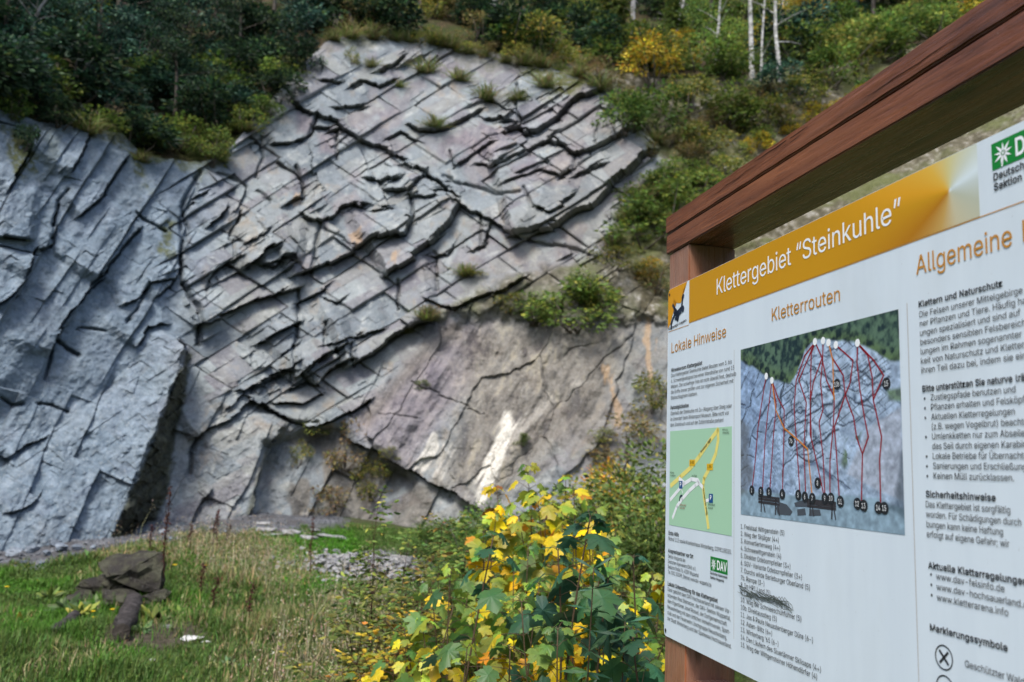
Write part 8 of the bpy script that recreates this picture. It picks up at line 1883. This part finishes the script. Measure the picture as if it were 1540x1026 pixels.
# grass tufts hanging over the top edge of the main face
def tuft_mesh(seed):
    r = np.random.default_rng(seed); n = 260
    th = r.uniform(0, 6.28, n); el = r.uniform(.2, 1.4, n); b = r.normal(0, .12, (n, 3)) * np.array((1, 1, .1))
    d = np.stack([np.cos(th) * np.cos(el), np.sin(th) * np.cos(el), np.sin(el)], 1)
    l = r.uniform(.35, 1.0, n); V, F = [], []
    sd_ = np.stack([-np.sin(th), np.cos(th), 0 * th], 1) * .014
    m = b + d * l[:, None] * .6; e = b + d * l[:, None] * np.array((1.25, 1.25, .7))
    V = np.stack([b - sd_, b + sd_, m + sd_ * .8, m - sd_ * .8, e], 1).reshape(-1, 3)
    i = (np.arange(n) * 5)[:, None]
    return mesh_np('grass_tuft', V, [i + np.array([[3, 2, 4]]), i + np.array([[0, 1, 2, 3]])], {'tint': np.repeat(jitter((.22, .20, .09), n, .3) * np.where(r.uniform(0, 1, (n, 1)) < .5, 1, (.5, .75, .4, 1)), 5, 0)})
TUFTS = [tuft_mesh(8100 + k) for k in range(3)]
tl = [(500, 60), (528, 56), (560, 58), (590, 60), (615, 62), (655, 66), (678, 72), (705, 80), (728, 84), (760, 92), (790, 98), (815, 100), (840, 104), (870, 116), (900, 136), (925, 158), (955, 184), (985, 212), (560, 100), (600, 130), (640, 110), (690, 120), (655, 190), (730, 150), (780, 150), (820, 130), (60, 192), (130, 196), (180, 210), (212, 240), (240, 250), (330, 238), (370, 196), (395, 172), (700, 412), (745, 440), (640, 480), (610, 500), (960, 300), (935, 330), (920, 370)]
tl = [p for k, p in enumerate(tl) if p[0] > 320 or k % 2]
for i, (x, y) in enumerate(tl):
    P = on_rock(x, y); o = link('grass_tuft', TUFTS[i % 3], M_LEAF, loc=(P[0], P[1], P[2] - .05), rot=(0, 0, i * 1.1)); s_ = random.uniform(.35, .75); o.scale = (s_ * 1.2, s_ * 1.2, s_)
    tag(o, 'dry grass tuft rooted on a ledge or edge of the cliff', 'grass tuft', 'grass tufts on the cliff')

# undergrowth closing the gaps on the slope above the rim
zones = [(-120, 480, ['dark', 'teal', 'teal', 'mid', 'dark'], 72, 'dark undergrowth bush in the wood above the left wall', 'undergrowth above the left wall', (.3, 11)),
         (480, 900, ['dark', 'brown', 'mid', 'dark', 'olive'], 42, 'shaded undergrowth bush above the top edge of the main face', 'undergrowth above the main face', (.3, 9)),
         (900, 1500, ['mid', 'light', 'olive', 'mid', 'teal', 'yellow', 'light'], 84, 'mixed autumn bush on the slope above the bank', 'undergrowth above the bank', (.2, 17))]
for a, b, ks, n, lb, gp, (t0, t1) in zones:
    for i in range(n):
        px = a + (b - a) * ((i * .618034 + .13) % 1); t_ = t0 + (t1 - t0) * ((i * .7548777) % 1) ** 1.2
        P = on_hill(px, t_); s_ = random.uniform(.95, 1.75)
        bush(P, ks[i % len(ks)], s_ * 1.3, s_, lb, gp)
# larger bushes further along the bank, behind the board
for i in range(22):
    px = 1130 + 640 * ((i * .618034) % 1); py = 330 + 330 * ((i * .7548777) % 1)
    P = on_rock(px, py); s_ = random.uniform(.6, 1.3)
    bush(P, ['olive', 'brown', 'mid', 'light'][i % 4], s_ * 1.5, s_, 'bush on the stony bank hidden behind the board', 'bushes on the bank behind the board')
# low cover on the bank itself
k_ = 0
for i in range(105):
    px = 960 + 560 * ((i * .618034) % 1); py = 110 + 380 * ((i * .7548777) % 1)
    lim = np.interp(px, (960, 1003, 1206, 1476), (420, 330, 190, 10))
    if py > lim + 40 or (px < 1000 and py < 200): continue
    if px > 1000 and py < np.interp(px, (1000, 1250, 1500), (130, 100, 20)): continue
    P = on_rock(px, py); s_ = random.uniform(.35, .85)
    bush(P, ['olive', 'mid', 'light', 'olive', 'brown', 'yellow', 'mid', 'light'][i % 8], s_ * 1.4, s_, 'small low bush covering the stony bank right of the cliff', 'low bushes on the bank')
